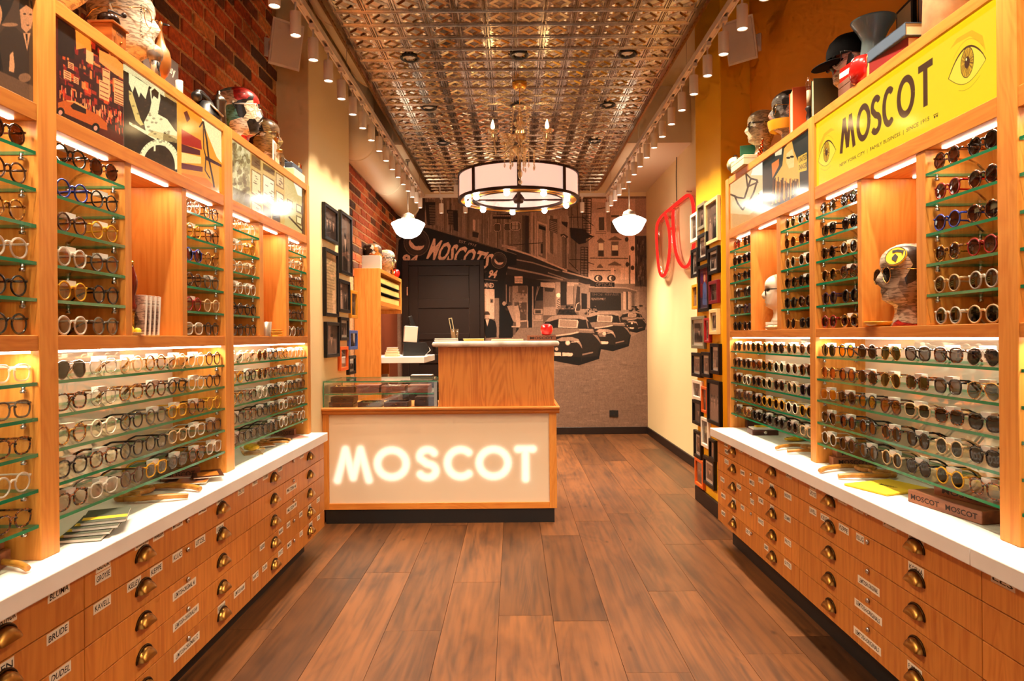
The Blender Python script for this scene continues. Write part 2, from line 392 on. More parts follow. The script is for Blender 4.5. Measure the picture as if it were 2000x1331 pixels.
for (a, b, n) in (((.30, XFR, YB - .018, YB + .004), .083, 'baseboard_back'), ((XFR - .018, XFR, 4.78, YB - .018), .083, 'baseboard_right'), ((XPR - .018, XPR, 4.19, 4.80), .10, 'baseboard_right'), ((XPL, XPL + .018, 4.3, 5.0), .10, 'baseboard_left')):
    q = MB(); q.box(a[0], a[1], a[2], a[3], 0, b); bev(struct(n, q, M_dbrown), .003)

# ---- stamped tin ceiling panels, 4 x 4 embossed cells each
def tin_panel():
    q = MB(); c = .1524; z0 = 0
    for i in range(4):
        for j in range(4):
            cx, cy_ = (i - 1.5) * c, (j - 1.5) * c; h = c / 2; w = .016
            def P(x, y, z): return (cx + x, cy_ + y, -z)
            # field with raised diamond, framed by double ribs
            r = h - w; d = r * .86; e = d - .011; e2 = e - .008
            ring0 = [P(-r, -r, .0), P(r, -r, .0), P(r, r, .0), P(-r, r, .0)]
            mids = [P(0, -r, .0), P(r, 0, .0), P(0, r, .0), P(-r, 0, .0)]
            D = [P(0, -d, .001), P(d, 0, .001), P(0, d, .001), P(-d, 0, .001)]
            E = [P(0, -e, .009), P(e, 0, .009), P(0, e, .009), P(-e, 0, .009)]
            F = [P(0, -e2, .002), P(e2, 0, .002), P(0, e2, .002), P(-e2, 0, .002)]
            for a in range(4):
                b = (a + 1) % 4; cor = ring0[(a + 1) % 4]
                q.poly([mids[a], D[a], D[b], mids[b], cor]); q.poly([D[a], E[a], E[b], D[b]]); q.poly([E[a], F[a], F[b], E[b]])
                # corner boss
                kx = ((cor[0] - cx) * .62, (cor[1] - cy_) * .62); bz = .0005
                s = .016; K = [P(kx[0] - s, kx[1], bz), P(kx[0], kx[1] - s, bz), P(kx[0] + s, kx[1], bz), P(kx[0], kx[1] + s, bz)]; top = P(kx[0], kx[1], .006)
                for u in range(4): q.poly([K[u], top, K[(u + 1) % 4]])
            q.poly(F)
            prof = [(r, 0), (r + w * .25, .007), (r + w * .5, .007), (r + w * .62, .002), (r + w * .8, .002), (h, .008)]
            for (u0, z0), (u1, z1) in zip(prof, prof[1:]):
                for sg in (-1, 1):
                    q.quad(P(sg * u0, -r if u1 <= h else -r, z0), P(sg * u1, -r, z1), P(sg * u1, r, z1), P(sg * u0, r, z0))
                    q.quad(P(-h, sg * u0, z0), P(-h, sg * u1, z1), P(h, sg * u1, z1), P(h, sg * u0, z0))
    return q.mesh('tin_panel', M_tin)
TX0, TX1, TY0, TY1 = -.895, .935, 1.0, 7.71
q = MB(); q.box(TX0 - .03, TX1 + .03, TY0, TY1 + .02, ZT + .003, ZT + .06); tin = struct('ceiling', q, M_tin)
tme = tin_panel()
for i in range(3):
    for j in range(11): link('ceiling_panel', tme, tin, (TX0 + .305 + .61 * i, TY0 + .305 + .61 * j, ZT))
# embossed cornice around the tin
def cornice(p0, p1, inward):
    q = MB(); P0, P1 = Vector(p0), Vector(p1); I = Vector(inward); n = int((P1 - P0).length / .05)
    prof = [(.0, .0), (.012, .012), (.03, .016), (.055, .034), (.07, .040), (.08, .06)]
    for (a, za), (b, zb) in zip(prof, prof[1:]):
        q.quad(P0 - I * a + Vector((0, 0, za)), P1 - I * a + Vector((0, 0, za)), P1 - I * b + Vector((0, 0, zb)), P0 - I * b + Vector((0, 0, zb)))
    for k in range(n):
        c = P0.lerp(P1, (k + .5) / n) - I * .035 + Vector((0, 0, .02)); q.ball(c, .011, 6, 4)
    return q
for k, (a, b, i) in enumerate((((TX0, TY0, ZT), (TX0, TY1, ZT), (1, 0, 0)), ((TX1, TY0, ZT), (TX1, TY1, ZT), (-1, 0, 0)), ((TX0, TY1, ZT), (TX1, TY1, ZT), (0, -1, 0)))):
    struct('trim_%d' % (k + 1), cornice(a, b, i), mat('aged_gold_tin', srgb(160, 122, 78), .4, .9))
# round ducts
def duct(x, z, r, y0, y1, label):
    d = thing('air_duct', label, 'duct', (x, (y0 + y1) / 2, z), 0, 'round air ducts under the ceiling')
    L = (y1 - y0) / 2; q = MB(); MM = Matrix.Rotation(-PI / 2, 4, 'X')
    q.lathe([(r, -L), (r, L), (r * .93, L + .04), (r * .6, L + .06), (.001, L + .06)], 28, (0, 0, 0), 0, MM, True, False); q.obj('duct_pipe', M_duct, d)
    n = int(2 * L / .9)
    for k in range(n + 1):
        q = MB(); y = -L + .05 + k * (2 * L - .1) / max(1, n); q.lathe([(r, y - .012), (r + .006, y - .008), (r + .006, y + .008), (r, y + .012)], 28, (0, 0, 0), 0, MM, True, False); q.obj('joint_band', M_duct, d)
    for k in range(2):
        yy = (-.5 + k) * L; boxo('hanger_strap', (-r - .004, -r, yy - .01, yy + .01, 0, ZC - z if y1 < 6 else ZB - z + .01), M_duct, d)
        boxo('hanger_strap', (r, r + .004, yy - .01, yy + .01, 0, ZC - z if y1 < 6 else ZB - z + .01), M_duct, d)
    return d
duct(-.985, 3.13, .17, .2, 4.95, 'cream painted round duct running above the left edge of the tin ceiling')
dq_ = duct(-1.215, 2.68, .15, 5.25, 7.85, 'cream painted round duct running along the rear brick wall')
q = MB(); q.ball((0, -1.3, 0), .15, 24, 14); q.lathe([(.15, 0), (.15, ZC - 2.68 - .002)], 28, (0, -1.3, 0), cap=False); q.obj('duct_riser', M_duct, dq_)
# ------------------------------------------------------------------ wall display units
def wb(root, name, b, m, bevel=0, label=None, mats=None):
    """box given in world coordinates, added as a part of root (root may be a thing or a part of a thing)"""
    c = Vector(((b[0] + b[1]) / 2, (b[2] + b[3]) / 2, (b[4] + b[5]) / 2)); q = MB()
    q.box(b[0] - c.x, b[1] - c.x, b[2] - c.y, b[3] - c.y, b[4] - c.z, b[5] - c.z, 0, None, mats)
    w = Vector(); r = root
    while r: w += r.location; r = r.parent
    o = q.obj(name, m, root, c - w)
    if bevel: bev(o, bevel)
    if label: o['label'] = label
    return o
M_mirror = mat('mirror_back', srgb(244, 232, 212), .03, .6)
M_led = emis('led_strip', (1, .9, .74), 9)
M_shelf = clear('shelf_glass', (.95, .985, .965), .06)
pin = MB(); pin.lathe([(.0045, -.012), (.0045, 0)], 10); pin.lathe([(.007, -.016), (.007, -.009)], 10); pin = pin.mesh('shelf_pin', M_silver)
SIDE = {
    'L': dict(s=-1, XP=1.10, XB=1.305, XC=1.015, XD=1.03, XT=1.14, led=(1.127, 1.163), sof=1.66, lb=(1.702, 1.943), top=1.978,
              low=(1.050, .968, .885, .802, .720), up=(1.586, 1.500, 1.416, 1.330, 1.245), wallx=XWL),
    'R': dict(s=1, XP=1.20, XB=1.40, XC=1.085, XD=1.12, XT=1.20, led=(1.140, 1.175), sof=1.687, lb=(1.738, 1.988), top=2.024,
              low=(1.061, .973, .889, .801, .718), up=(1.613, 1.526, 1.437, 1.349, 1.261), wallx=XWR)}
CT = .64
def area_strip(root, x, y0, y1, z, w, watts, tilt=0):
    wv = Vector(); r = root
    while r: wv += r.location; r = r.parent
    o = light('strip_light', 'AREA', Vector((x, (y0 + y1) / 2, z)) - wv, watts, (1.0, .80, .56), (0, tilt, 0), root, shape='RECTANGLE', size=w, size_y=y1 - y0)
    return o
SHELVES = {}
def shelf_set(root, d, y0, y1, zs, key):
    s = d['s']; xa, xb = s * (d['XP'] + .004), s * (d['XB'] - .006)
    for z in zs:
        gl = wb(root, 'glass_shelf', (xa, xb, y0 + .002, y1 - .002, z - .004, z + .004), [M_shelf, M_gedge], mats=[0, 0, 1, 1, 1, 1])
        for yy in (y0 + .012, y1 - .012):
            for xx in (s * (d['XP'] + .03), s * (d['XB'] - .045)): link('shelf_pin', pin, gl, (xx - (xa + xb) / 2, yy - (y0 + y1) / 2, -.004))
    SHELVES[key] = (y0, y1, zs)
def bay(side, y0, y1, post0, post1, divs, label, mirror=True, first_post=True, last_post=False):
    """one bay: y0..y1 clear opening, posts (ya,yb); divs = sub-divider (ya,yb) pairs between upper niches"""
    d = SIDE[side]; s = d['s']; XP, XB = d['XP'], d['XB']
    t = thing('display_cabinet', label, 'cabinet', (s * (XP + .1), (y0 + y1) / 2, CT))
    for fl, ps in ((first_post, post0), (last_post, post1)):
        if fl: wb(t, 'side_panel', (s * XP, s * XB, ps[0], ps[1], CT, d['top']), M_wood, .0015)
    F = s * (XP + .002); e = .0008
    wb(t, 'middle_shelf', (F, s * XB, y0 + e, y1 - e, d['led'][0], d['led'][1]), M_woodh, .001)
    wb(t, 'header_rail', (F, s * XB, y0 + e, y1 - e, d['sof'], d['lb'][0] - .001), M_woodh, .001)
    wb(t, 'top_rail', (F, s * XB, y0 + e, y1 - e, d['lb'][1] + .001, d['top']), M_woodh, .001)
    wb(t, 'back_panel', (s * XB, s * (XB + .012), y0 + e, y1 - e, d['led'][1] + e, d['top']), M_wood)
    wb(t, 'mirror_panel', (s * (XB - .002), s * (XB + .01), y0 + e, y1 - e, CT + .001, d['led'][0] - .001), M_mirror, label='mirror behind the lower glass shelves')
    L = wb(t, 'light_strip', (s * (XP + .014), s * (XP + .026), y0 + .01, y1 - .01, d['led'][0] - .006, d['led'][0] - .0005), M_led)
    area_strip(t, s * (XP + .020), y0 + .02, y1 - .02, d['led'][0] - .008, .012, 3.0 * (y1 - y0) / 1.0, -s * .35)
    shelf_set(t, d, y0, y1, d['low'], label + 'low')
    edges = [y0]; 
    for a, b in divs:
        wb(t, 'divider', (s * (XP + .004), s * XB, a, b, d['led'][1] + e, d['sof'] - e), M_wood, .001); edges += [a, b]
    edges.append(y1)
    for k in range(0, len(edges), 2):
        a, b = edges[k], edges[k + 1]
        wb(t, 'light_strip', (s * (XP + .034), s * (XP + .046), a + .005, b - .03, d['sof'] - .005, d['sof'] - .0005), M_led)
        area_strip(t, s * (XP + .04), a + .01, b - .03, d['sof'] - .007, .012, 2.4 * (b - a), -s * .25)
        if k == 2 and len(divs) == 2:
            wb(t, 'light_strip', (s * (XB - .035), s * (XB - .025), a + .005, b - .03, d['sof'] - .005, d['sof'] - .0005), M_led)
        else: shelf_set(t, d, a, b, d['up'], label + 'up%d' % (k // 2))
    return t
LP = [(1.584, 1.650), (2.607, 2.684), (3.650, 3.695)]
RP = [(1.622, 1.690), (2.714, 2.765), (3.790, 3.845)]
cabL0 = bay('L', .62, LP[0][0], (.56, .62), None, [(.90, .93), (1.26, 1.29)], 'nearest wall display cabinet on the left, cut by the photo edge')
cabL1 = bay('L', LP[0][1], LP[1][0], LP[0], None, [(1.945, 1.978), (2.279, 2.312)], 'left wall display cabinet under the night street and steering wheel pictures')
cabL2 = bay('L', LP[1][1], LP[2][0], LP[1], LP[2], [(2.974, 3.020), (3.318, 3.359)], 'farthest left wall display cabinet under the pale framed-pictures light box', last_post=True)
cabR0 = bay('R', .62, RP[0][0], (.56, .62), None, [(.92, .95), (1.29, 1.32)], 'nearest wall display cabinet on the right, cut by the photo edge')
cabR1 = bay('R', RP[0][1], RP[1][0], RP[0], None, [(1.990, 2.036), (2.357, 2.384)], 'right wall display cabinet under the yellow eye sign')
cabR2 = bay('R', RP[1][1], RP[2][0], RP[1], RP[2], [(3.070, 3.115), (3.452, 3.462)], 'farthest right wall display cabinet beside the photo-covered yellow pillar', last_post=True)

# ------------------------------------------------------------------ drawer chests and worktops
M_pull = mat('bin_pull_brass', srgb(158, 112, 52), .3, 1.0)
def _pull():
    q = MB()
    # quarter-dome cup, open below; local: +x out of the face, z up
    n, k = 14, 6; i0 = len(q.v)
    for i in range(k + 1):
        ph = PI / 2 * i / k
        for j in range(n + 1):
            a = PI * j / n; w = math.cos(a); up = math.sin(a)
            q.v.append((.024 * math.sin(ph) * (1 if up > 0 else 1), .037 * w * math.cos(ph) if False else .037 * w * (1 - .0 * ph) * math.cos(ph * .55), .030 * up * math.cos(ph)))
    for i in range(k):
        for j in range(n):
            q.f.append((i0 + i * (n + 1) + j, i0 + i * (n + 1) + j + 1, i0 + (i + 1) * (n + 1) + j + 1, i0 + (i + 1) * (n + 1) + j)); q.m.append(0); q.sm.append(True)
    q.tube([(.002, .040 * math.cos(PI * j / 12), .033 * math.sin(PI * j / 12)) for j in range(13)], .003, 6, 1)
    q.box(0, .003, -.040, .040, -.003, .003, 1)
    me = q.mesh('handle', [M_pull, mat('pull_rim_dark', srgb(70, 48, 26), .35, 1.0)])
    return me
pull_me = _pull()
lock_me = MB(); lock_me.lathe([(.007, 0), (.008, .004), (.0065, .007), (.001, .0075)], 12, (0, 0, 0), 0, Matrix.Rotation(PI / 2, 4, 'Y')); lock_me = lock_me.mesh('lock', M_silver)
M_tape = mat('paper_tape', srgb(232, 214, 188), .8); M_ink = mat('marker_ink', srgb(28, 20, 16), .7)
DROWS = [(.508, .594), (.415, .505), (.322, .412), (.229, .319), (.136, .226)]
CHESTS = []
def chest(side, y0, y1, label):
    d = SIDE[side]; s = d['s']; XD = d['XD']; t = thing('drawer_chest', label, 'drawers', (s * (XD + .13), (y0 + y1) / 2, 0), 0, None)
    wb(t, 'carcass', (s * (XD + .019), s * (d['XB'] + .01), y0 + .002, y1 - .002, .13, .594), M_wood)
    wb(t, 'plinth', (s * d['XT'], s * (d['XB'] + .01), y0, y1, 0, .13), M_toe)
    drs = []
    for z0, z1 in DROWS:
        dr = wb(t, 'drawer', (s * XD, s * (XD + .018), y0 + .0012, y1 - .0012, z0, z1), M_drawer, .0008)
        for f in (.253, .747):
            yy = y0 + (y1 - y0) * f; h = link('handle', pull_me, dr, (-s * .009, yy - (y0 + y1) / 2, -.004), (0, 0, 0 if s < 0 else PI))
        link('lock', lock_me, dr, (-s * .009, 0, .031), (0, 0, 0 if s < 0 else PI)); drs.append((z0, z1, dr))
    CHESTS.append((side, y0, y1, drs)); return t
chest('L', .59, 1.630, 'nearest left drawer chest with hand-lettered tapes, cut by the photo edge')
chest('L', 1.630, 2.655, 'middle drawer chest on the left below the white counter')
chest('L', 2.655, 3.690, 'far left drawer chest ending beside the reception desk')
chest('R', .59, 1.640, 'nearest right drawer chest, mostly outside the photo')
chest('R', 1.640, 2.692, 'middle right drawer chest below the yellow notebook')
chest('R', 2.692, 3.765, 'far right drawer chest ending at the picture-covered pillar')
def worktop(side, y0, y1, label):
    d = SIDE[side]; s = d['s']; q = boxo('worktop', (s * d['XC'], s * (d['XB'] + .012), y0, y1, .595, .6395), M_white); bev(q, .003, 2); tag(q, label, 'counter')
worktop('L', .56, 3.715, 'long white worktop over the left drawer chests')
worktop('R', 1.631, 3.785, 'long white worktop under the yellow notebook and wooden blocks on the right')
worktop('R', .56, 1.629, 'short white worktop piece at the right photo edge past the seam')

# ---- hand-lettered tapes stuck on the drawers: (photo x, y of the centre, width in m, words)
TAPES = {'L': [(30, 1010, .05, 'ARTHUR'), (305, 870, .062, 'BLUMA'), (300, 1062, .062, 'BRUDE'), (312, 1270, .062, 'DUDEL'), (15, 1235, .05, 'ZEN'), (535, 728, .05, 'GLICK'), (535, 785, .055, 'GROYSE'),
   (735, 612, .058, 'GRUNYA'), (822, 572, .05, 'NARISH'), (530, 912, .06, 'KAVELL'), (695, 805, .056, 'KELEV'), (810, 735, .056, 'KEPPE'), (920, 515, .056, 'MITZEN'), (920, 662, .05, 'KLUG'),
   (1038, 590, .06, 'LITZEL'), (1140, 520, .05, 'KORVA'), (958, 852, .125, 'LEMTOSH-ORIGINAL 46'), (966, 1000, .14, 'LEMTOSH-ORIGINALS 49'), (970, 1150, .14, 'LEMTOSH-ORIGINALS 52'),
   (1148, 930, .05, 'FLIPTOSH 49'), (1242, 850, .085, 'LEMTOSH 46/49'), (1140, 392, .045, 'TATAH'), (1050, 440, .05, 'MAZEL'), (1250, 345, .05, 'ZELIG'), (1360, 625, .045, 'NEBB'), (1325, 780, .05, 'HARTZ'),
   (1373, 722, .045, 'ZILBA'), (1457, 542, .045, 'MARK'), (1496, 508, .04, 'GABA'), (1560, 455, .04, 'HANK'), (1606, 422, .036, 'TELL'), (1650, 380, .045, 'ZULU'), (1455, 657, .05, 'TAHTE'), (1500, 612, .05, 'MIKL'),
   (1562, 555, .04, 'GELT'), (1611, 515, .05, 'FARB'), (1652, 470, .045, 'ZELIG'), (1512, 330, .12, 'MILTZEN 46'), (1513, 430, .12, 'MILTZEN 49'), (1377, 268, .05, 'ZOLMAN'), (1322, 298, .045, 'YUKEL'), (1452, 228, .05, 'DOVEN'), (1565, 160, .05, 'NOAH')],
 'R': [(155, 103, .05, 'ZOGN'), (157, 140, .05, 'MENSCH'), (157, 192, .055, 'ZULU'), (136, 285, .055, 'FRANK'), (140, 370, .06, 'MESHUG'), (140, 460, .055, 'NEBB'), (240, 250, .05, 'DAHVEN'), (221, 323, .055, 'BAITSIM'),
   (195, 397, .05, 'MAZEL'), (240, 430, .045, 'VEE'), (196, 490, .035, 'YONA'), (268, 556, .05, 'GELT'), (288, 300, .055, 'MIKLE'), (335, 290, .05, 'BOWERY'), (290, 400, .04, 'TANZ'), (335, 395, .05, 'SHTARK'),
   (335, 503, .06, 'VANTZ'), (363, 637, .04, 'GENIUS'), (392, 322, .04, 'BILLIK'), (475, 370, .06, 'NUDNIK'), (393, 433, .036, 'DEB'), (473, 485, .055, 'ZOLMAN'), (475, 610, .055, 'FRITZ'), (475, 725, .06, 'GITTEL'),
   (480, 262, .05, 'DEVON'), (605, 358, .05, 'GROYSE'), (605, 322, .045, 'GLICK'), (605, 450, .05, 'KAVELL'), (667, 487, .055, 'KELEV'), (765, 542, .058, 'KEPPE'), (700, 362, .055, 'GRUNYA'), (758, 392, .055, 'GAVOLT'),
   (840, 433, .055, 'MITZEN'), (850, 590, .042, 'KLUG'), (1003, 520, .062, 'JARED'), (1140, 585, .062, 'JASPER'), (1140, 752, .062, 'KORVA'), (893, 835, .11, 'LEMTOSH-ORIGINAL'), (890, 970, .14, 'LEMTOSH-ORIGINALS'),
   (885, 1120, .14, 'LEMTOSH-ORIGINALS'), (1133, 1272, .058, 'FLIPTOSH'), (1590, 815, .065, 'LES'), (230, 130, .05, 'YUKEL')]}
tg = random.Random(5)
for sd, lst in TAPES.items():
    d = SIDE[sd]; s = d['s']; ox = 0 if sd == 'L' else 1360
    for x, y, w, txt in lst:
        Y, Z = atX(ox + x / 2.656, 830 + y / 2.656, s * d['XD'])
        best = None; w *= 1.2
        for cs, y0, y1, drs in CHESTS:
            if cs == sd and y0 <= Y <= y1:
                for z0, z1, dr in drs:
                    if z0 - .02 <= Z <= z1 + .02 and (best is None or abs(Z - (z0 + z1) / 2) < best[0]): best = (abs(Z - (z0 + z1) / 2), dr, y0, y1, z0, z1)
        if not best: continue
        _, dr, y0, y1, z0, z1 = best; hh = .0125; Z = min(max(Z, z0 + hh + .001), z1 - (hh + .001 if z1 < .55 else .003))
        q = MB(); j = tg.uniform(-.003, .003)
        q.box(-.0002, .0006, -w / 2, w / 2, -hh, hh)
        V, T, asp = text_tris(txt, .012, tg.uniform(-.1, .25)); i0 = len(q.v); tw = w * .86; th = hh * 1.15; tilt = tg.uniform(-.04, .05)
        for u, v in V:
            yy = (u - .5) * tw; zz = (v - .5) * th + yy * tilt; q.v.append((.0009, yy, zz))
        for t3 in T: q.f.append(tuple(i0 + a for a in t3)); q.m.append(1); q.sm.append(False)
        q.obj('tape_label', [M_tape, M_ink], dr, (-s * .009, Y - (y0 + y1) / 2, Z - (z0 + z1) / 2), (j, 0, 0 if s < 0 else PI))
# ------------------------------------------------------------------ reception desk with glowing lettered panel
YD = 4.23
desk = thing('reception_desk', 'wooden reception desk with a glowing lettered front panel and a marble top', 'desk', (-.46, 4.55, 0))
wb(desk, 'plinth', (-1.172, .246, 4.235, 4.80, 0, .087), M_toe)
wb(desk, 'frame_post', (-1.189, -1.150, YD, YD + .03, .087, .690), M_wood, .001); wb(desk, 'frame_post', (.216, .262, YD, YD + .03, .087, .690), M_wood, .001)
wb(desk, 'frame_rail', (-1.150, .216, YD, YD + .03, .087, .126), M_woodx, .001)
wb(desk, 'side_panel', (.244, .262, YD + .03, 4.80, .087, .690), M_wood); wb(desk, 'side_panel', (-1.189, -1.17, YD + .03, 4.80, .087, .690), M_wood)
wb(desk, 'desktop', (-1.189, .262, YD + .01, 4.80, .691, .712), M_woodx)
q = MB(); y0 = YD - .022; prof = [(0, 0), (.004, -.002), (.012, -.006), (.018, -.002), (.022, .006), (.022, .016), (.03, .020), (.034, .026), (.034, .034), (.028, .040), (0, .040)]
xa, xb = -1.189, .280
for (a, za), (b, zb) in zip(prof, prof[1:]):
    q.quad((xa, YD + .01 - a, za), (xb, YD + .01 - a, za), (xb, YD + .01 - b, zb), (xa, YD + .01 - b, zb), smooth=False)
q.poly([(xb, YD + .01 - a, z) for a, z in prof]); q.poly([(xa, YD + .01 - a, z) for a, z in reversed(prof)])
q.box(.262, .280, YD + .011, 4.80, .0, .038)
for i, v in enumerate(q.v): q.v[i] = (v[0] + .46, v[1] - 4.55, v[2] + .682)
q.obj('edge_moulding', M_woodx, desk)
# translucent panel: glow computed from the distance to the letter shapes behind it
def seg_d(P, a, b):
    a = np.array(a); b = np.array(b); ab = b - a; t = np.clip(((P - a) @ ab) / (ab @ ab), 0, 1); return np.linalg.norm(P - (a + t[:, None] * ab), axis=1)
def arc(cx, cz, r, a0, a1, n=18, rx=None): return [(cx + (rx or r) * math.cos(math.radians(a0 + (a1 - a0) * k / n)), cz + r * math.sin(math.radians(a0 + (a1 - a0) * k / n))) for k in range(n + 1)]
def letter_strokes(x, ch, h=1.0):
    """strokes of a geometric capital, height 1, thickness handled by the caller; returns (polylines, width)"""
    if ch == 'M': return [[(x + .0, .0), (x + .26, .95), (x + .5, .08), (x + .74, .95), (x + 1.0, .0)]], 1.0
    if ch == 'O': return [arc(x + .5, .5, .42, 0, 360, 26)], 1.0
    if ch == 'S': return [arc(x + .33, .72, .205, 30, 200, 10, .25) + [(x + .30, .50)] + arc(x + .33, .27, .21, 60, -150, 12, .27)], .66
    if ch == 'C': return [arc(x + .5, .5, .42, 52, 308, 22)], .82
    if ch == 'T': return [[(x + .0, .92), (x + .56, .92)], [(x + .28, .92), (x + .28, 0)]], .56
WORD = 'MOSCOT'
def panel_glow():
    x0, x1, z0, z1 = -1.150, .216, .126, .682; NX, NZ = 420, 172
    xs = np.linspace(x0, x1, NX); zs = np.linspace(z0, z1, NZ); XX, ZZ = np.meshgrid(xs, zs); P = np.stack([XX.ravel(), ZZ.ravel()], 1)
    D = np.full(len(P), 9.0); base, h = .270, .200
    pos = {0: (-1.100, .195), 1: (-.868, .212), 2: (-.603, .190), 3: (-.432, .195), 4: (-.236, .212), 5: (.022, .165)}
    for k, ch in enumerate(WORD):
        lx, sc = pos[k]; st, w = letter_strokes(0, ch)
        for pl in st:
            for a, b in zip(pl, pl[1:]): D = np.minimum(D, seg_d(P, (lx + a[0] * sc, base + a[1] * h), (lx + b[0] * sc, base + b[1] * h)) if a != b else D)
    g_ = 1 / (1 + np.exp((D - .0228) / .0050)) + .10 * np.exp(-np.maximum(D - .02, 0) / .022)
    g_ += .05 * np.exp(-((P[:, 1] - z0) / .18) ** 2)
    me = bpy.data.meshes.new('light_panel'); fs = []
    i = np.arange(NX * NZ).reshape(NZ, NX); f = np.stack([i[:-1, :-1], i[:-1, 1:], i[1:, 1:], i[1:, :-1]], -1).reshape(-1, 4)
    V = np.stack([P[:, 0] + .46, np.full(len(P), YD + .008 - 4.55), P[:, 1]], 1)
    me.from_pydata(V.tolist(), [], f.tolist()); at = me.attributes.new('glow', 'FLOAT', 'POINT'); at.data.foreach_set('value', g_.astype(np.float32))
    m = mat('backlit_panel', srgb(232, 206, 172), .35); a = nd(m, 'ShaderNodeAttribute'); a.attribute_name = 'glow'; b = m.node_tree.nodes['Principled BSDF']
    b.inputs['Emission Color'].default_value = (1, .90, .72, 1); ml = nd(m, 'ShaderNodeMath', operation='MULTIPLY'); ml.inputs[1].default_value = .75
    lk(m, a.outputs['Fac'], ml.inputs[0]); lk(m, ml.outputs[0], b.inputs['Emission Strength']); me.materials.append(m)
    o = link('light_panel', me, desk); o['label'] = 'pale panel with softly glowing capital letters'
panel_glow()
# raised part with marble top
wb(desk, 'raised_front', (-.468, .250, YD + .012, YD + .034, .713, 1.090), wood('cherry_wide', srgb(212, 132, 56), srgb(184, 102, 38), 2, .8, rand=0, wave=.3), .001)
wb(desk, 'raised_side', (.232, .250, YD + .034, 4.70, .713, 1.090), M_wood); wb(desk, 'raised_side', (-.468, -.450, YD + .034, 4.70, .713, 1.090), M_wood)
M_marble = noisy('pale_marble', srgb(240, 228, 212), srgb(206, 190, 172), 7, .25, 8, thr=(.45, .62))
o = wb(desk, 'marble_top', (-.505, .283, YD - .02, 4.76, 1.092, 1.126), M_marble, label='pale marble top with rounded edge'); bev(o, .016, 4)
# glass showcase with walnut boxes
show = thing('glass_showcase', 'low glass showcase of brown boxes on the reception desk', 'display case', (-.84, 4.45, .713))
gx0, gx1, gy0, gy1, gz1 = -1.186, -.473, YD + .005, 4.70, .884
gm = [M_glass, M_gedge]
wb(show, 'front_glass', (gx0, gx1, gy0, gy0 + .006, .7135, gz1 - .007), gm, mats=[1, 1, 0, 1, 0, 1])
wb(show, 'top_glass', (gx0, gx1, gy0, gy1, gz1 - .006, gz1), gm, mats=[0, 0, 1, 1, 1, 1])
wb(show, 'glass_shelf', (gx0 + .008, gx1 - .02, gy0 + .008, gy1 - .02, .800, .806), gm, mats=[0, 0, 1, 1, 1, 1])
wb(show, 'side_glass', (gx0, gx0 + .006, gy0 + .007, gy1, .7135, gz1 - .007), gm, mats=[1, 1, 1, 0, 1, 0])
M_grey = mat('grey_metal', srgb(176, 160, 142), .35, .6)
wb(show, 'metal_post', (gx1 - .024, gx1 - .006, gy0 + .007, gy0 + .02, .7135, gz1 - .007), M_grey)
wb(show, 'metal_post', (gx1 - .024, gx1 - .006, gy1 - .02, gy1, .7135, gz1 - .007), M_grey)
wb(show, 'back_rail', (gx0 + .01, gx1 - .03, gy1 - .012, gy1, gz1 - .04, gz1 - .007), M_grey)
wb(show, 'edge_strip', (gx1 - .004, gx1, gy0, gy0 + .007, .7135, gz1 - .007), M_dark)
M_walnut = noisy('dark_walnut', srgb(92, 44, 32), srgb(60, 28, 20), 8, .4, stretch=(1, 6, 6)); M_walp = noisy('reddish_walnut', srgb(150, 84, 62), srgb(122, 62, 44), 8, .4, stretch=(1, 6, 6))
def lidbox(label, x, y, z, w, dp, h, m1, lid=True, tray=None, loose=None):
    t = thing('wooden_box', label, 'box', (x, y, z))
    q = MB(); th = .006
    if lid: q.box(-w / 2, w / 2, -dp / 2, dp / 2, 0, h * .62)
    else:
        q.box(-w / 2, w / 2, -dp / 2, dp / 2, 0, .006); q.box(-w / 2, w / 2, -dp / 2, -dp / 2 + th, .006, h); q.box(-w / 2, w / 2, dp / 2 - th, dp / 2, .006, h)
        q.box(-w / 2, -w / 2 + th, -dp / 2 + th, dp / 2 - th, .006, h); q.box(w / 2 - th, w / 2, -dp / 2 + th, dp / 2 - th, .006, h)
    bev(q.obj('body', m1, t), .001)
    if lid: bev(boxo('lid', (-w / 2, w / 2, -dp / 2, dp / 2, h * .62 + .0015, h), m1, t), .001)
    q = MB(); q.ball((0, -dp / 2 - .001, h * .55), .004, 8, 5); q.obj('clasp', M_brass, t)
    if loose:
        q = MB(); r_ = random.Random(len(label))
        for k in range(14):
            a = r_.uniform(0, 6.28); cx, cy2 = r_.uniform(-w * .38, w * .38), r_.uniform(-dp * .38, dp * .38)
            q.tube([(cx, cy2, h * .75), (cx + .02 * math.cos(a), cy2 + .02 * math.sin(a), h * .9 + r_.uniform(0, .008)), (cx + .035 * math.cos(a + .6), cy2 + .02 * math.sin(a + .6), h * .85)], .0016, 5)
        q.box(-w / 2 + .008, w / 2 - .008, -dp / 2 + .008, dp / 2 - .008, .007, h * .72, 1)
        q.obj('contents', [loose, mat('box_lining', srgb(196, 170, 120), .8)], t)
    return t
lidbox('dark open box with tangled chains, left end of the upper showcase shelf', -1.08, 4.36, .807, .15, .14, .040, M_walnut, False, loose=M_gold)
lidbox('reddish box with pinkish lid, second on the upper showcase shelf', -.92, 4.36, .807, .145, .14, .048, M_walp)
lidbox('reddish open box with bright trinkets, third on the upper showcase shelf', -.76, 4.36, .807, .15, .14, .042, M_walp, False, loose=M_silver)
lidbox('reddish closed box, right end of the upper showcase shelf', -.60, 4.36, .807, .135, .14, .046, M_walp)
lidbox('dark box on the showcase floor at the left', -1.09, 4.36, .714, .15, .14, .034, M_walnut)
lidbox('dark box stacked on another at the left of the showcase floor', -1.085, 4.37, .7485, .145, .13, .032, M_walnut)
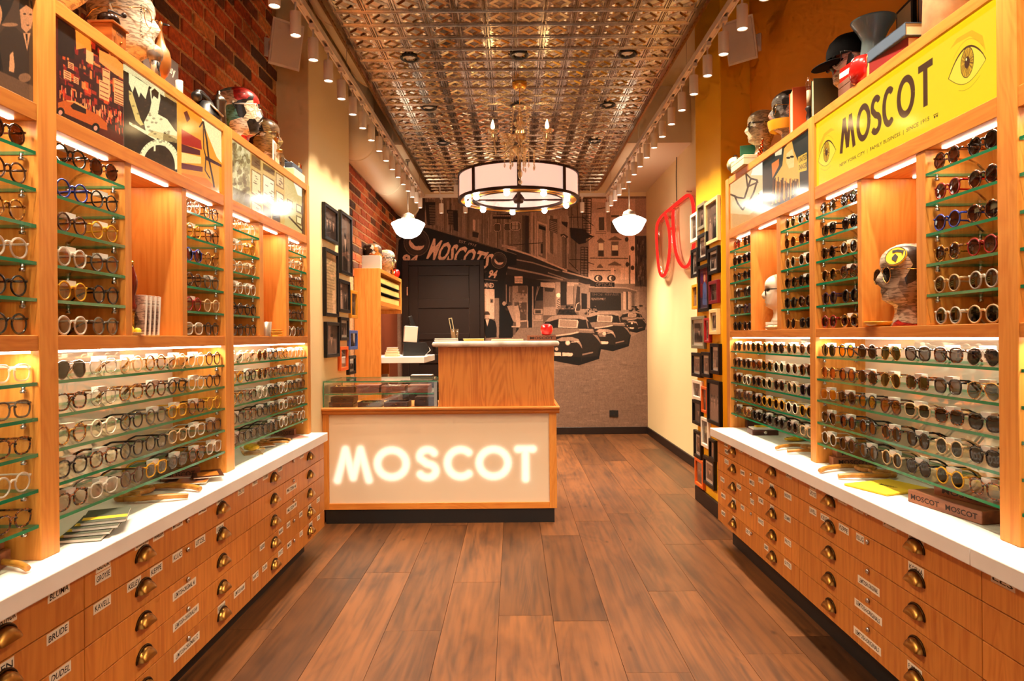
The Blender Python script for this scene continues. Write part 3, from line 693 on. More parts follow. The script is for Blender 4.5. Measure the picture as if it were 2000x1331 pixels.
lidbox('dark open box with a green cloth on the showcase floor', -.91, 4.34, .714, .14, .14, .035, M_walnut, False, loose=mat('olive_cloth', srgb(150, 132, 60), .8))
lidbox('empty dark open tray on the showcase floor', -.74, 4.35, .714, .15, .15, .036, M_walnut, False)
lidbox('dark box tucked at the right rear of the showcase floor', -.575, 4.45, .714, .13, .14, .055, M_walnut)
# things on the desk tops
ap = thing('red_apple', 'shiny red ornamental apple on the wooden block', 'ornament', (.214, 4.40, 1.1605))
M_red = mat('glossy_red', srgb(214, 24, 18), .22, coat=.4)
q = MB(); q.lathe([(.001, .010), (.018, 0), (.032, .008), (.0405, .030), (.0405, .046), (.034, .064), (.020, .073), (.010, .069), (.001, .060)], 24); q.obj('fruit', M_red, ap)
q = MB(); q.tube([(0, 0, .062), (.001, 0, .072), (.004, 0, .082)], .0018, 6); q.obj('stem', M_dbrown, ap)
def lettered(name, label, cat, loc, size, m, txt, face='-y', rz=0, ink=None, hh=.55, ww=.8, extra=.02, group=None, flip=False, zoff=0):
    """a block with a word on its front face"""
    w, dp, h = size; t = thing(name, label, cat, loc, rz, group); bev(boxo('body', (-w / 2, w / 2, -dp / 2, dp / 2, 0, h), m, t), .0015)
    V, T, _ = text_tris(txt, extra); q = MB()
    for u, v in V: q.v.append(((u - .5) * w * ww, -dp / 2 - .0006, h / 2 + zoff + (v - .5) * h * hh) if face == '-y' else ((u - .5) * w * ww, (v - .5) * dp * hh, h + .0006))
    for t3 in T: q.f.append(t3); q.m.append(0); q.sm.append(False)
    q.obj('lettering', ink or M_ink, t); return t
M_block = noisy('walnut_block', srgb(150, 88, 52), srgb(112, 60, 36), 5, .5, stretch=(1, 8, 8))
lettered('sign_block', 'small wooden word block under the red apple on the marble top', 'sign', (.180, 4.40, 1.1265), (.185, .06, .034), M_block, WORD, hh=.5)
def cards(name, label, cat, x, y, z, w, dp, n, h, cols, rz=0, jit=.004, group=None):
    """a few thin sheets or booklets lying on each other, each a part"""
    t = thing(name, label, cat, (x, y, z), rz, group); r_ = random.Random(sum(map(ord, label)))
    for k in range(n):
        bev(boxo('booklet' if h > .003 else 'sheet', (-w / 2, w / 2, -dp / 2, dp / 2, 0, h * .94), cols[k % len(cols)], t, (r_.uniform(-jit, jit), r_.uniform(-jit, jit), k * h), (0, 0, r_.uniform(-.04, .04))), .0006)
    return t
M_greyp = mat('grey_card', srgb(176, 168, 158), .6); M_ycard = mat('yellow_card', srgb(246, 200, 40), .6); M_creamp = mat('cream_card', srgb(240, 220, 170), .7); M_dkcard = mat('dark_card', srgb(58, 54, 50), .6)
cards('card_stack', 'short stack of grey cards at the left end of the marble top', 'cards', -.425, 4.33, 1.1265, .14, .09, 4, .005, [M_greyp, M_paper])
cards('card_stack', 'stack of cream cards with yellow edges on the marble top', 'cards', -.255, 4.33, 1.1265, .125, .09, 3, .0058, [M_creamp, M_ycard])
cards('card_stack', 'pale sheets lying in the middle of the marble top', 'cards', -.04, 4.33, 1.1265, .20, .09, 3, .004, [M_creamp, M_paper])
pc = thing('pencil_cup', 'clear cup holding a lettered ruler on the marble top', 'cup', (-.385, 4.46, 1.1265))
q = MB(); q.lathe([(.020, 0), (.027, .08), (.0255, .08), (.0185, .003), (.001, .003)], 20, cap=False); q.obj('cup', clear('smoky_plastic', (.72, .62, .5), .12), pc)
q = MB(); MM = Matrix.Rotation(-.18, 4, 'Y'); q.box(-.011, .011, -.0015, .0015, .004, .155, 0, MM); q.box(-.007, .007, -.0022, -.0016, .07, .150, 1, MM); q.obj('ruler', [M_creamp, M_ink], pc)
lk_ = thing('paper_tray', 'low white tray of papers behind the showcase top', 'tray', (-.62, 4.62, .8845)); boxo('tray', (-.075, .075, -.05, .05, 0, .012), M_dkcard, lk_); boxo('sheet', (-.07, .07, -.045, .045, .0125, .017), M_paper, lk_)
# ------------------------------------------------------------------ eyewear
def acetate(name, c, c2=None):
    if name in MATS: return MATS[name]
    if c2: m = noisy(name, c, c2, 120, .18, 2, thr=(.45, .6)); m.node_tree.nodes['Principled BSDF'].inputs['Coat Weight'].default_value = .5; return m
    return mat(name, c, .16, coat=.5)
def crystal(name, c, share=.35):
    """see-through acetate: part coloured gloss, part clear"""
    m = mat(name, c, .12, spec=.8); nt = m.node_tree; b = nt.nodes['Principled BSDF']; o = nt.nodes['Material Output']
    t = nd(m, 'ShaderNodeBsdfTransparent'); t.inputs[0].default_value = (*[min(1, .55 + .45 * x) for x in c], 1)
    mx = nd(m, 'ShaderNodeMixShader'); mx.inputs[0].default_value = share; lk(m, t.outputs[0], mx.inputs[1]); lk(m, b.outputs[0], mx.inputs[2]); lk(m, mx.outputs[0], o.inputs[0]); return m
FR = {'b': ('black', acetate('acetate_black', srgb(20, 17, 16))), 't': ('tortoiseshell', acetate('acetate_tortoise', srgb(34, 16, 8), srgb(150, 74, 22))),
      'h': ('honey tortoiseshell', acetate('acetate_honey', srgb(110, 56, 14), srgb(220, 150, 48))), 'n': ('brown', acetate('acetate_brown', srgb(76, 38, 20))),
      'c': ('crystal clear', crystal('acetate_crystal', srgb(250, 240, 228), .42)), 'g': ('smoky grey', crystal('acetate_smoke', srgb(120, 108, 96), .6)),
      'y': ('amber yellow', crystal('acetate_amber', srgb(232, 170, 40), .7)), 'w': ('ivory white', acetate('acetate_ivory', srgb(248, 234, 206))),
      'r': ('red', acetate('acetate_red', srgb(150, 16, 14))), 'u': ('blue', acetate('acetate_blue', srgb(40, 56, 150))), 'p': ('blond crystal', crystal('acetate_blond', srgb(240, 206, 160), .55)),
      'v': ('dark violet', acetate('acetate_violet', srgb(52, 26, 60))), 'm': ('gold wire', mat('wire_gold', srgb(220, 170, 90), .2, 1.0)), 's': ('silver wire', mat('wire_silver', srgb(190, 186, 184), .2, 1.0))}
LN = {'-': ('clear', clear('lens_clear', (.97, .975, .97), .03)), 'G': ('green', clear('lens_green', (.035, .05, .02), .04)), 'K': ('grey', clear('lens_grey', (.04, .035, .035), .04)),
      'B': ('brown', clear('lens_brown', (.09, .03, .012), .04)), 'Y': ('yellow', clear('lens_yellow', (.95, .55, .01), .05)), 'L': ('blue-grey', clear('lens_blue', (.16, .2, .24), .10)),
      'R': ('crimson', clear('lens_red', (.36, .012, .02), .06)), 'A': ('amber', clear('lens_amber', (.62, .2, .03), .05))}
SH = {'r': 'round', 's': 'square', 'p': 'teardrop pilot'}
def outline(st, n=20):
    P = []
    for k in range(n):
        a = 2 * PI * k / n; c, s = math.cos(a), math.sin(a)
        if st == 'r': x, z = .0238 * c, .0222 * s * (1.0 if s > 0 else 1.02)
        elif st == 's':
            f = (abs(c) ** 3.2 + abs(s) ** 3.2) ** (-1 / 3.2); x, z = .0258 * c * f, .0198 * s * f; x *= 1 - .12 * max(0, -s)
        else:
            x, z = .0262 * c, .0225 * s; x *= 1 + .10 * s; z *= 1 + (.12 if s < 0 else -.1); x += .002 * (1 if s < 0 else -1)
        P.append((x, z))
    return P
_eye = {}
M_tagw = mat('white_tag', srgb(250, 244, 236), .45)
def eye_meshes(fc, lc, st):
    k = (fc, lc, st)
    if k in _eye: return _eye[k]
    wire = fc in 'ms'; r = .0012 if wire else .0027; cx = .0325 if st != 's' else .0335; zc = .0255
    O = outline(st); q = MB()
    for sg in (-1, 1):
        P = [(sg * (cx + x), .0 if wire else .0006, zc + z) for x, z in O]
        q.tube(P, r, 5, 0, True, True, up=None, flat=.8)
    zb = zc + .009
    q.tube([(-cx + .0225, 0, zb - .003), (-.005, -.001, zb + .002), (.005, -.001, zb + .002), (cx - .0225, 0, zb - .003)], r * 1.1, 6)
    if st == 'p': q.tube([(-cx + .012, 0, zc + .0195), (0, 0, zc + .017), (cx - .012, 0, zc + .0195)], r, 5)
    for sg in (-1, 1):
        q.tube([(sg * (cx + .021), .0005, zc + .010), (sg * (cx + .0285), .0015, zc + .0125), (sg * (cx + .0305), .007, zc + .0125)], r * 1.15, 6)
    fr = q.mesh('front_frame', FR[fc][1])
    ls = []
    for sg in (-1, 1):
        q = MB(); i0 = 0; q.v.append((sg * cx, -.0012, zc)); 
        for x, z in O: q.v.append((sg * (cx + x * .97), .0, zc + z * .97))
        n = len(O)
        for j in range(n): q.f.append((0, 1 + j, 1 + (j + 1) % n)); q.m.append(0); q.sm.append(True)
        ls.append(q.mesh('lens', LN[lc][1]))
    ts = []
    for sg in (-1, 1):
        q = MB(); X = sg * (cx + .0305)
        if wire: q.tube([(X, .008, zc + .0125), (X, .10, zc + .011), (X * .98, .122, zc + .002), (X * .96, .140, .003)], [.0009, .0009, .0018, .0018], 5)
        else: q.tube([(X, .008, zc + .0125), (X, .05, zc + .0125), (X, .10, zc + .010), (X * .98, .122, zc - .001), (X * .96, .142, .003)], [.0034, .0027, .0028, .0032, .0034], 6, up=(0, 0, 1), flat=.5)
        ts.append(q.mesh('temple', FR[fc][1]))
    tg_ = MB(); tg_.box(-.019, .019, .003, .022, zc + .0135, zc + .0270); tg_ = tg_.mesh('security_tag', M_tagw)
    _eye[k] = (fr, ls, ts, tg_); return _eye[k]
USED = {}
def eyewear(code, label, loc, rz, group=None, tag_=True, tilt=0.0, scale=1.0, folded=False):
    fc, lc, st = code; fr, ls, ts, tg_ = eye_meshes(fc, lc, st)
    nm = 'eyeglasses' if lc == '-' else 'sunglasses'
    t = thing(nm, label, nm, loc, rz, group)
    if tilt: t.rotation_euler[0] = tilt
    if scale != 1: t.scale = (scale,) * 3
    link('front_frame', fr, t)
    for l in ls: link('lens', l, t)
    for l in ts: link('temple', l, t)
    if tag_: o = link('security_tag', tg_, t); o['label'] = 'white security tag'
    return t
ORD = ['nearest', 'second', 'third', 'fourth', 'fifth', 'sixth', 'seventh', 'eighth', 'ninth']
ROW = ['top', 'second', 'third', 'fourth', 'fifth', 'bottom']
def desc(code): return '%s %s %s' % (SH[code[2]], FR[code[0]][0], 'eyeglasses' if code[1] == '-' else '%s-lens sunglasses' % LN[code[1]][0])
eg = random.Random(3)
def fill(side, y0, y1, zs, rows, where, ledge=None, pad=.0, n=None, far_first=False, tags=.7):
    """rows are listed as the photo shows them from left to right"""
    d = SIDE[side]; s = d['s']; Z = list(zs) + ([ledge] if ledge else [])
    nr = len(rows)
    for i, row in enumerate(rows):
        items = row.split(); k = len(items)
        if side == 'R': items = items[::-1]          # make them near -> far
        pitch = (y1 - y0 - .006) / k
        for j, c in enumerate(items):
            if c == '.': continue
            y = y0 + .003 + pitch * (j + .5) + eg.uniform(-.004, .004) * (pitch > .14); sc = min(1.0, pitch / .1345)
            z = Z[i] + (.004 if Z[i] != ledge else .0) + .0004
            rn = 'floor' if (ledge and i == nr - 1) else '%s shelf' % (ROW[i] if i < nr - 1 or ledge else 'bottom')
            num = ORD[j] if j == 0 or k > 2 else 'far'
            eyewear(c, '%s, %s on %s of %s' % (desc(c), num, rn, where), (s * (d['XP'] + .016), y, z), -s * (PI / 2) + eg.uniform(-.05, .05) * (pitch > .14),
                    'eyewear of the ' + where, eg.random() < tags, 0, sc)
L, R = SIDE['L'], SIDE['R']
lz, rz_ = L['led'][1], R['led'][1]
fill('L', 1.20, LP[0][0], L['low'], ['c-s', 'c-s', 'g-s', 't-s', 'c-r'][0:0] or ['. . c-s', '. . g-s', '. . t-s', '. . c-r', '. . t-s'], 'left-edge lower bay', tags=0)
fill('L', 1.292, LP[0][0], L['up'], ['. nBr', '. n-r', '. h-r', '. c-r', '. b-r', '. b-r'], 'left-edge upper niche', lz, tags=.2)
fill('L', 1.650, 2.607, L['low'], ['sKp s-s p-r h-r p-r c-r n-r', 't-s s-r h-s t-r b-r c-r n-r', 'h-r w-r b-r g-r y-s t-r y-r', 'b-s t-s b-r b-s p-s c-s n-s', 't-s c-s n-r y-s g-s t-r c-s'], 'wide left bay')
fill('L', 2.684, 3.650, L['low'], ['c-r p-r mBr b-r h-r c-r c-r', 'y-r b-r mBr t-r t-r g-s c-r', 'h-r t-s c-r b-r c-r b-r n-s', 'g-s t-s b-s b-r c-s t-s c-s', 'n-s b-s b-r b-r c-r g-r c-r'], 'far left bay')
fill('L', 1.655, 1.943, L['up'], ['b-r tBr', 'u-r b-r', 'n-r y-r', 'c-r g-r', 'y-r b-r', 'c-r g-r'], 'first left niche', lz, tags=.4)
fill('L', 2.312, 2.605, L['up'], ['c-r n-r', 'y-r t-r', 'uKr h-r', 'n-r g-r', 'r-r p-r', 'c-s b-r'], 'second left niche', lz, tags=.4)
fill('L', 2.686, 2.972, L['up'], ['p-r c-r', 'c-r y-r', 'c-r p-r', 'c-r c-r', 'b-r b-r', 'b-r b-r'], 'third left niche', lz, tags=.4)
fill('L', 3.362, 3.648, L['up'], ['c-r c-r', 'c-r p-r', 't-r t-r', 'b-r b-r', 't-r n-r', 'c-r b-r'], 'last left niche', lz, tags=.3)
fill('R', 1.690, 2.714, R['low'], ['nGr bYr nKr mGp bLs tLs sKp', 'hAr nAr tKr mGp tGs bLs mLp', 'sYs nKr bYr nAp pGs tKs bKs', 'sKp bRr bAr tKr bKr pGr bKs', 'cGr nKr bLr pGr bKr yGr t-s'], 'wide right bay', tags=.9)
fill('R', 2.765, 3.790, R['low'], ['bKr pKr hGr yGr tKr pGr wBr', 'tKr tKr tAr hGr wGr cBr tBr', 'tBr wGp tKr pGr tBr pGr vKr', 'nBr tBr tGr yGr yBr wBr yKr', 'bKs hAs bKs bKr bKr nKr p-s'], 'far right bay', tags=.9)
fill('R', 1.690, 1.988, R['up'], ['tBr bKr', 'rBr tBr', 'uBr tBr', 'hKr rBr', 'pGr cGr', 'cGr pGr'], 'first right niche', rz_, tags=0)
fill('R', 2.386, 2.712, R['up'], ['hGr tGr', 'bGs bKr', 'tGr pGr', 'hGr tBr', 'vKr bGr', 'rBr hBr'], 'second right niche', rz_, tags=.3)
fill('R', 2.767, 3.068, R['up'], ['pGr cGr', 'mBr nBr', 'pGr cGr', 'tGr bGr', 'bGr tKr', 'mKr bKs'], 'third right niche', rz_, tags=.3)
fill('R', 3.464, 3.788, R['up'], ['hRr nBr', 'bBr vKr', 'tLr bKr', 'nGr bKr', 'bLr vKr', 'bKr tKr'], 'last right niche', rz_, tags=.3)
# ------------------------------------------------------------------ the mural on the rear wall
def zf(ox, oy, s): return lambda x, y: (ox + x / s, oy + y / s)
MX0, MX1, MZ0, MZ1 = XWL, XFR, .083, 2.80
def mural_f(px, py):
    X, Z = atY(px, py, YB); return ((X - MX0) / (MX1 - MX0), (Z - MZ0) / (MZ1 - MZ0))
c = Cv(1180, 1060, sep(.40), mural_f)
A, B_, C_, D_, E_ = zf(760, 370, 8), zf(930, 520, 8.32), zf(1090, 380, 7.39), zf(1070, 530, 7.0), zf(990, 380, 8.32)
def PP(f, pts): return [f(x, y) for x, y in pts]
def po(f, pts, col, al=1.0): c.poly(PP(f, pts), col, al)
def li(f, pts, w, col, al=1.0): c.line(PP(f, pts), w, col, al)
def el(f, x, y, rx, ry, col, al=1.0, s=8.0, **k): a = f(x, y); c.ell(a[0], a[1], rx / s, ry / s, col, al, **k)
mg = random.Random(4)
# left facade above the sign: boards, shutters, pilasters
c.rect(760, 360, 1150, 560, .38)
for k in range(150):
    x = mg.uniform(765, 1120); c.line([(x, mg.uniform(375, 450)), (x + mg.uniform(-1, 1), mg.uniform(450, 560))], mg.uniform(.6, 2.6), mg.choice([.2, .28, .5, .56, .32]), .55)
po(A, [(560, 200), (720, 200), (720, 560), (600, 560)], .17); po(A, [(620, 250), (720, 250), (720, 560), (640, 540)], .34)
for k in range(7): li(A, [(620, 270 + 42 * k), (720, 275 + 42 * k)], 1.2, .14)
po(A, [(330, 20), (560, 20), (560, 560), (330, 420)], .2); po(A, [(60, 250), (180, 260), (200, 760), (60, 760)], .26)
c.text('JOS', [A(580, 30), A(700, 30), A(590, 200), A(700, 200)], sep(.55)); c.text('S', [A(365, 260), A(425, 260), A(370, 440), A(430, 440)], sep(.6), extra=.04)
po(A, [(900, 320), (1070, 330), (1080, 660), (1010, 640), (990, 380), (910, 380)], .15); po(A, [(920, 340), (1000, 340), (1005, 560), (925, 560)], .28)
for k in range(5): li(A, [(925, 380 + 38 * k), (1003, 385 + 38 * k)], 1, .15)
po(A, [(720, 240), (830, 240), (830, 590), (740, 560)], .42); po(A, [(1310, 470), (1350, 480), (1345, 650), (1310, 640)], .62); po(A, [(1300, 660), (1400, 680), (1390, 760), (1300, 740)], .16)
po(A, [(1620, 400), (1900, 380), (1900, 470), (1620, 460)], .15)
for k in range(9): el(A, 1640 + 30 * k, 415, 16, 10, .5)
# spectacles-shaped trade sign on the facade
for (f, x, y, w, h) in ((A, 1690, 595, 105, 125), (A, 1850, 590, 110, 120), (E_, 135, 515, 165, 140)):
    w2, h2 = w / 2, h / 2; P = [(x - w2, y - h2 * .6), (x - w2 * .6, y - h2), (x + w2 * .6, y - h2), (x + w2, y - h2 * .6), (x + w2, y + h2 * .6), (x + w2 * .6, y + h2), (x - w2 * .6, y + h2), (x - w2, y + h2 * .6), (x - w2, y - h2 * .6)]
    po(f, P, .24, .8); li(f, P, 2.6, .2); li(f, P, 1.2, .62)
po(E_, [(85, 450), (185, 450), (185, 570), (85, 570)], .5); li(E_, [(135, 450), (135, 570)], 1, .2); li(E_, [(85, 510), (185, 510)], 1, .2)
for k in range(70): x = mg.uniform(0, 370); el(E_, x, mg.uniform(640, 900) + x * .12, mg.uniform(3, 14), mg.uniform(3, 9), mg.choice([.2, .3, .55, .6]), .5)
# centre facade with tall windows
po(E_, [(380, 240), (1000, 260), (1000, 1230), (380, 960)], .45)
for x in (395, 420, 455, 470): li(E_, [(x, 250), (x, 1240)], 1.2, .56)
for x, w, t in ((250, 100, .2), (300, 60, .15), (430, 16, .25), (660, 40, .55), (700, 50, .3), (760, 60, .52), (860, 24, .5), (980, 30, .52)): po(E_, [(x, 340), (x + w, 350), (x + w, 980), (x, 940)], t, .75)
po(E_, [(490, 430), (655, 490), (655, 1080), (490, 1030)], .58); po(E_, [(512, 470), (632, 515), (632, 1050), (512, 1000)], .36); po(E_, [(520, 495), (630, 540), (630, 590), (520, 555)], .12)
po(E_, [(520, 560), (575, 575), (575, 1000), (520, 980)], .5); li(E_, [(0, 830), (590, 785)], 1.4, .16); po(E_, [(550, 800), (585, 800), (585, 960), (550, 960)], .2)
po(E_, [(690, 400), (820, 400), (820, 640), (690, 590)], .28)
for k in range(6): li(E_, [(700, 430 + 30 * k), (815, 470 + 30 * k)], 1.2, .5)
po(E_, [(885, 440), (990, 450), (980, 540), (900, 480)], .16); po(E_, [(870, 650), (930, 640), (1000, 690), (960, 720), (880, 690)], .2)
for x in (900, 1060): po(E_, [(x, 700), (x + 30, 680), (x + 60, 710), (x + 60, 1200), (x, 1190)], .34); li(E_, [(x - 12, 690), (x + 20, 668), (x + 58, 700)], 1.6, .6); li(E_, [(x + 62, 700), (x + 62, 1200)], 1.5, .2)
# right-hand building
po(C_, [(440, 60), (1120, 60), (1110, 1290), (440, 1290)], .60); po(C_, [(1010, 560), (1110, 580), (1110, 1290), (1040, 1290)], .70)
po(C_, [(690, 80), (760, 80), (755, 540), (700, 540)], .46); po(C_, [(450, 100), (690, 120), (690, 260), (450, 270)], .54)
for (x0, y0_, x1, y1_) in ((590, 330, 665, 520), (765, 300, 880, 330), (760, 390, 880, 560)): po(C_, [(x0, y0_), (x1, y0_), (x1, y1_), (x0, y1_)], .27)
po(C_, [(575, 690), (662, 690), (662, 900), (575, 900)], .36); po(C_, [(583, 705), (657, 705), (657, 808), (583, 808)], .80); po(C_, [(585, 812), (655, 812), (655, 890), (585, 890)], .2)
po(C_, [(768, 680), (872, 680), (872, 890), (768, 890)], .36); po(C_, [(778, 735), (866, 735), (866, 808), (778, 808)], .80); po(C_, [(780, 812), (865, 812), (865, 885), (780, 885)], .2)
for (x0, x1, y) in ((560, 670, 675), (725, 915, 650), (720, 912, 1015), (560, 650, 1050)): po(C_, [(x0, y), ((x0 + x1) / 2, y - 50), (x1, y), (x1, y + 12), (x0, y + 12)], .34)
for x, t in ((610, .4), (540, .42)): li(C_, [(550, x if x < 560 else 565), (690, x if x < 560 else 565)], 1.4, .35)
li(C_, [(460, 920), (1010, 925)], 2, .3); li(C_, [(460, 1100), (830, 1100)], 1.6, .2); li(C_, [(1035, 880), (1035, 1290)], 2.4, .26)
for x0 in (760, 900, 960): po(C_, [(x0, 1060), (x0 + 50, 1060), (x0 + 50, 1230), (x0, 1230)], .68)
for x, y in ((990, 650), (1000, 1010), (1075, 1060), (1075, 780)): el(C_, x, y, 26, 34, .22, s=7.39)
po(C_, [(1110, 560), (1290, 560), (1290, 1331), (1110, 1331)], .24); po(C_, [(1110, 60), (1290, 60), (1290, 600), (1110, 600)], .52)
for k in range(60): x = mg.uniform(1112, 1280); y = mg.uniform(600, 1250); li(C_, [(x, y), (x + mg.uniform(-4, 4), y + mg.uniform(20, 120))], mg.uniform(.5, 1.8), mg.choice([.1, .14, .45, .5, .36]), .7)
# fire escapes
po(C_, [(170, 480), (390, 500), (420, 560), (520, 610), (400, 640), (400, 700), (300, 720), (180, 620)], .12, .9)
for a, b in (((360, 60), (480, 560)), ((330, 760), (430, 1290))):
    for k in range(15):
        y = a[1] + (b[1] - a[1]) * k / 14; li(C_, [(a[0] + 4, y), (b[0], y + 4)], 1.1, .14)
    for x in (a[0], a[0] + 50, b[0]): li(C_, [(x, a[1]), (x - 10, b[1])], 1.2, .14)
for P in ([(160, 330), (440, 330)], [(350, 330), (510, 450)], [(160, 980), (290, 1110)], [(160, 940), (420, 940)], [(400, 690), (520, 600)], [(270, 60), (290, 480)], [(560, 210), (760, 180)], [(430, 980), (520, 1010)]): li(C_, P, 1.2, .15)
# the long storefront cornice
po(E_, [(0, 850), (980, 1215), (1260, 1331), (1581, 1500), (1581, 1700), (600, 1500), (0, 1380)], .16)
li(E_, [(0, 865), (380, 985), (980, 1240)], 3.4, .6); li(E_, [(40, 1040), (420, 1110), (980, 1290)], 2.6, .45); li(E_, [(0, 1190), (500, 1290), (900, 1380)], 2.2, .5)
po(D_, [(0, 60), (250, 130), (460, 190), (560, 210), (560, 150), (250, 0), (0, 0)], .17); li(D_, [(0, 20), (260, 110), (560, 200)], 2.4, .42); li(D_, [(200, 0), (560, 95)], 3.2, .55); li(D_, [(0, 150), (460, 200)], 2.6, .5)
# ground-floor shops
po(B_, [(120, 215), (1664, 215), (1664, 1000), (120, 1180)], .30); po(B_, [(370, 120), (1480, 300), (1480, 340), (370, 330)], .13)
li(B_, [(470, 10), (1000, 120), (1410, 222)], 3.2, .46)
po(B_, [(300, 250), (370, 250), (372, 1150), (310, 1150)], .42); po(B_, [(372, 250), (560, 260), (560, 640), (372, 640)], .12); li(B_, [(490, 300), (490, 640)], 2, .42); li(B_, [(545, 330), (545, 660)], 2.6, .42)
po(B_, [(590, 320), (832, 320), (832, 890), (590, 890)], .46); po(B_, [(680, 320), (832, 325), (832, 450), (680, 440)], .3); po(B_, [(620, 590), (820, 590), (820, 880), (620, 880)], .27)
for k in range(45): el(B_, mg.uniform(600, 825), mg.uniform(380, 860), mg.uniform(4, 18), mg.uniform(4, 26), mg.choice([.2, .3, .55, .62]), .6)
po(B_, [(622, 165), (755, 165), (757, 283), (625, 280)], .66)
for k in range(3): li(B_, [(635, 200 + 24 * k), (745, 202 + 24 * k)], 1.1, .38)
po(B_, [(832, 325), (940, 325), (940, 1000), (832, 1000)], .09); li(B_, [(836, 330), (836, 995)], 1.2, .5); li(B_, [(920, 330), (920, 1000)], 2.6, .5)
po(B_, [(940, 330), (1085, 330), (1085, 690), (940, 690)], .12); po(B_, [(960, 560), (1085, 560), (1085, 690), (950, 690)], .26); li(B_, [(1000, 330), (960, 560)], 1.5, .4); li(B_, [(1025, 330), (985, 470)], 1.5, .4)
po(B_, [(1045, 265), (1290, 268), (1285, 362), (1045, 335)], .56); po(B_, [(1090, 350), (1290, 362), (1290, 800), (1090, 800)], .37); po(B_, [(1110, 350), (1270, 360), (1240, 420), (1120, 410)], .18)
po(B_, [(1090, 670), (1290, 660), (1300, 800), (1090, 800)], .5, .8); po(B_, [(940, 700), (1080, 700), (1080, 780), (940, 780)], .5); po(B_, [(960, 715), (1050, 715), (1050, 770), (960, 770)], .22)
po(B_, [(930, 790), (1090, 790), (1090, 1000), (930, 1000)], .4); po(B_, [(960, 800), (1060, 800), (1060, 860), (960, 860)], .52); li(B_, [(720, 900), (840, 890), (840, 1000)], 2, .6); li(B_, [(930, 880), (1090, 880)], 1.6, .56)
po(B_, [(1290, 260), (1370, 260), (1370, 700), (1290, 700)], .5); el(B_, 1338, 475, 34, 36, .86); po(B_, [(1314, 530), (1358, 530), (1358, 680), (1314, 680)], .7)
for k in range(5): li(B_, [(1314, 560 + 28 * k), (1358, 536 + 28 * k)], 1.6, .15)
po(B_, [(1370, 250), (1470, 250), (1470, 640), (1370, 640)], .15); po(B_, [(1470, 290), (1580, 300), (1580, 620), (1470, 620)], .46); po(B_, [(1480, 260), (1664, 270), (1664, 330), (1480, 320)], .56)
# far corner shop
po(D_, [(360, 180), (580, 180), (580, 560), (360, 560)], .42); po(D_, [(460, 300), (535, 310), (535, 520), (460, 520)], .12); po(D_, [(400, 200), (440, 220), (440, 540), (370, 520)], .2)
po(D_, [(560, 215), (1200, 250), (1220, 300), (560, 290)], .32); li(D_, [(560, 215), (1050, 225), (1220, 268)], 2.4, .5); po(D_, [(580, 290), (1000, 300), (1000, 540), (580, 540)], .13)
po(D_, [(640, 150), (910, 155), (910, 215), (640, 215)], .09); c.text('OPTICAL', [D_(655, 160), D_(895, 162), D_(655, 208), D_(895, 210)], sep(.42))
c.text('SHOE REPAIR', [D_(600, 300), D_(975, 305), D_(600, 335), D_(975, 338)], sep(.36), .8); c.text('FEINSCHMIDT', [D_(595, 365), D_(790, 368), D_(595, 395), D_(790, 397)], sep(.62))
for x in (690, 870):
    el(D_, x, 97, 58, 45, .14, s=7); el(D_, x, 97, 36, 34, .72, s=7); el(D_, x + 14, 97, 20, 30, .25, s=7)
for x0, t in ((1030, .55), (1075, .2), (1095, .5), (1150, .3), (1210, .45)): po(D_, [(x0, 280), (x0 + 36, 282), (x0 + 36, 530), (x0, 525)], t)
for k in range(70): x = mg.choice([mg.uniform(150, 360), mg.uniform(520, 680), mg.uniform(1130, 1340)]); el(D_, x, mg.uniform(470, 590), mg.uniform(8, 26), mg.uniform(8, 24), mg.choice([.08, .1, .14, .5, .35, .08]), .85, s=7)
po(D_, [(120, 600), (160, 520), (350, 520), (400, 600)], .09, .8); el(D_, 410, 490, 40, 55, .2, s=7); li(D_, [(375, 540), (395, 450), (430, 430)], 1.6, .6)
# dark signboard
po(A, [(130, 1150), (150, 800), (240, 720), (300, 620), (600, 600), (1650, 905), (1850, 990), (1990, 1010), (1990, 1180), (1840, 1200)], .10)
po(A, [(100, 1331), (130, 1100), (1880, 1100), (1790, 1500), (1760, 1700), (100, 1700)], .10)
li(A, [(560, 560), (1000, 700), (1650, 905), (1990, 1020)], 1.6, .38); li(A, [(600, 600), (1640, 915)], 1.0, .3); po(A, [(1760, 860), (1990, 900), (1990, 940), (1760, 900)], .5)
for x, y, r in ((430, 830, 200), (1715, 1110, 118)):
    px, py = A(x, y); c.ell(px, py, r / 8, r * 1.06 / 8, .2); c.ring(px, py, r / 8, r * 1.06 / 8, 1, .4); c.ring(px, py, r * .8 / 8, r * .84 / 8, .6, .3)
    c.ell(px, py + r * .1 / 8, r * .62 / 8, r * .5 / 8, .66, rot=.35); c.ell(px + r * .1 / 8, py - r * .12 / 8, r * .62 / 8, r * .36 / 8, .17, rot=.35); c.ell(px, py, r * .27 / 8, r * .3 / 8, .15)
c.text("MOSCOT'S", [A(700, 750), A(1660, 1010), A(575, 1090), A(1500, 1260)], sep(.66), extra=.035)
c.text('EST. 1915', [A(1098, 788), A(1375, 862), A(1090, 832), A(1352, 896)], sep(.6), extra=.01)
c.text('94', [B_(225, 58), B_(362, 70), B_(182, 192), B_(315, 204)], sep(.66), extra=.05); c.text('94', [A(215, 1010), A(470, 1030), A(190, 1190), A(430, 1200)], sep(.66), extra=.05)
c.text('ST', [B_(130, 75), B_(172, 80), B_(130, 108), B_(165, 112)], sep(.45)); li(B_, [(120, 215), (350, 240)], 1.6, .4)
c.rect(944, 550, 966, 565, .12); c.text('MINED', [B_(132, 268), B_(288, 278), B_(132, 350), B_(288, 350)], sep(.66), extra=.03)
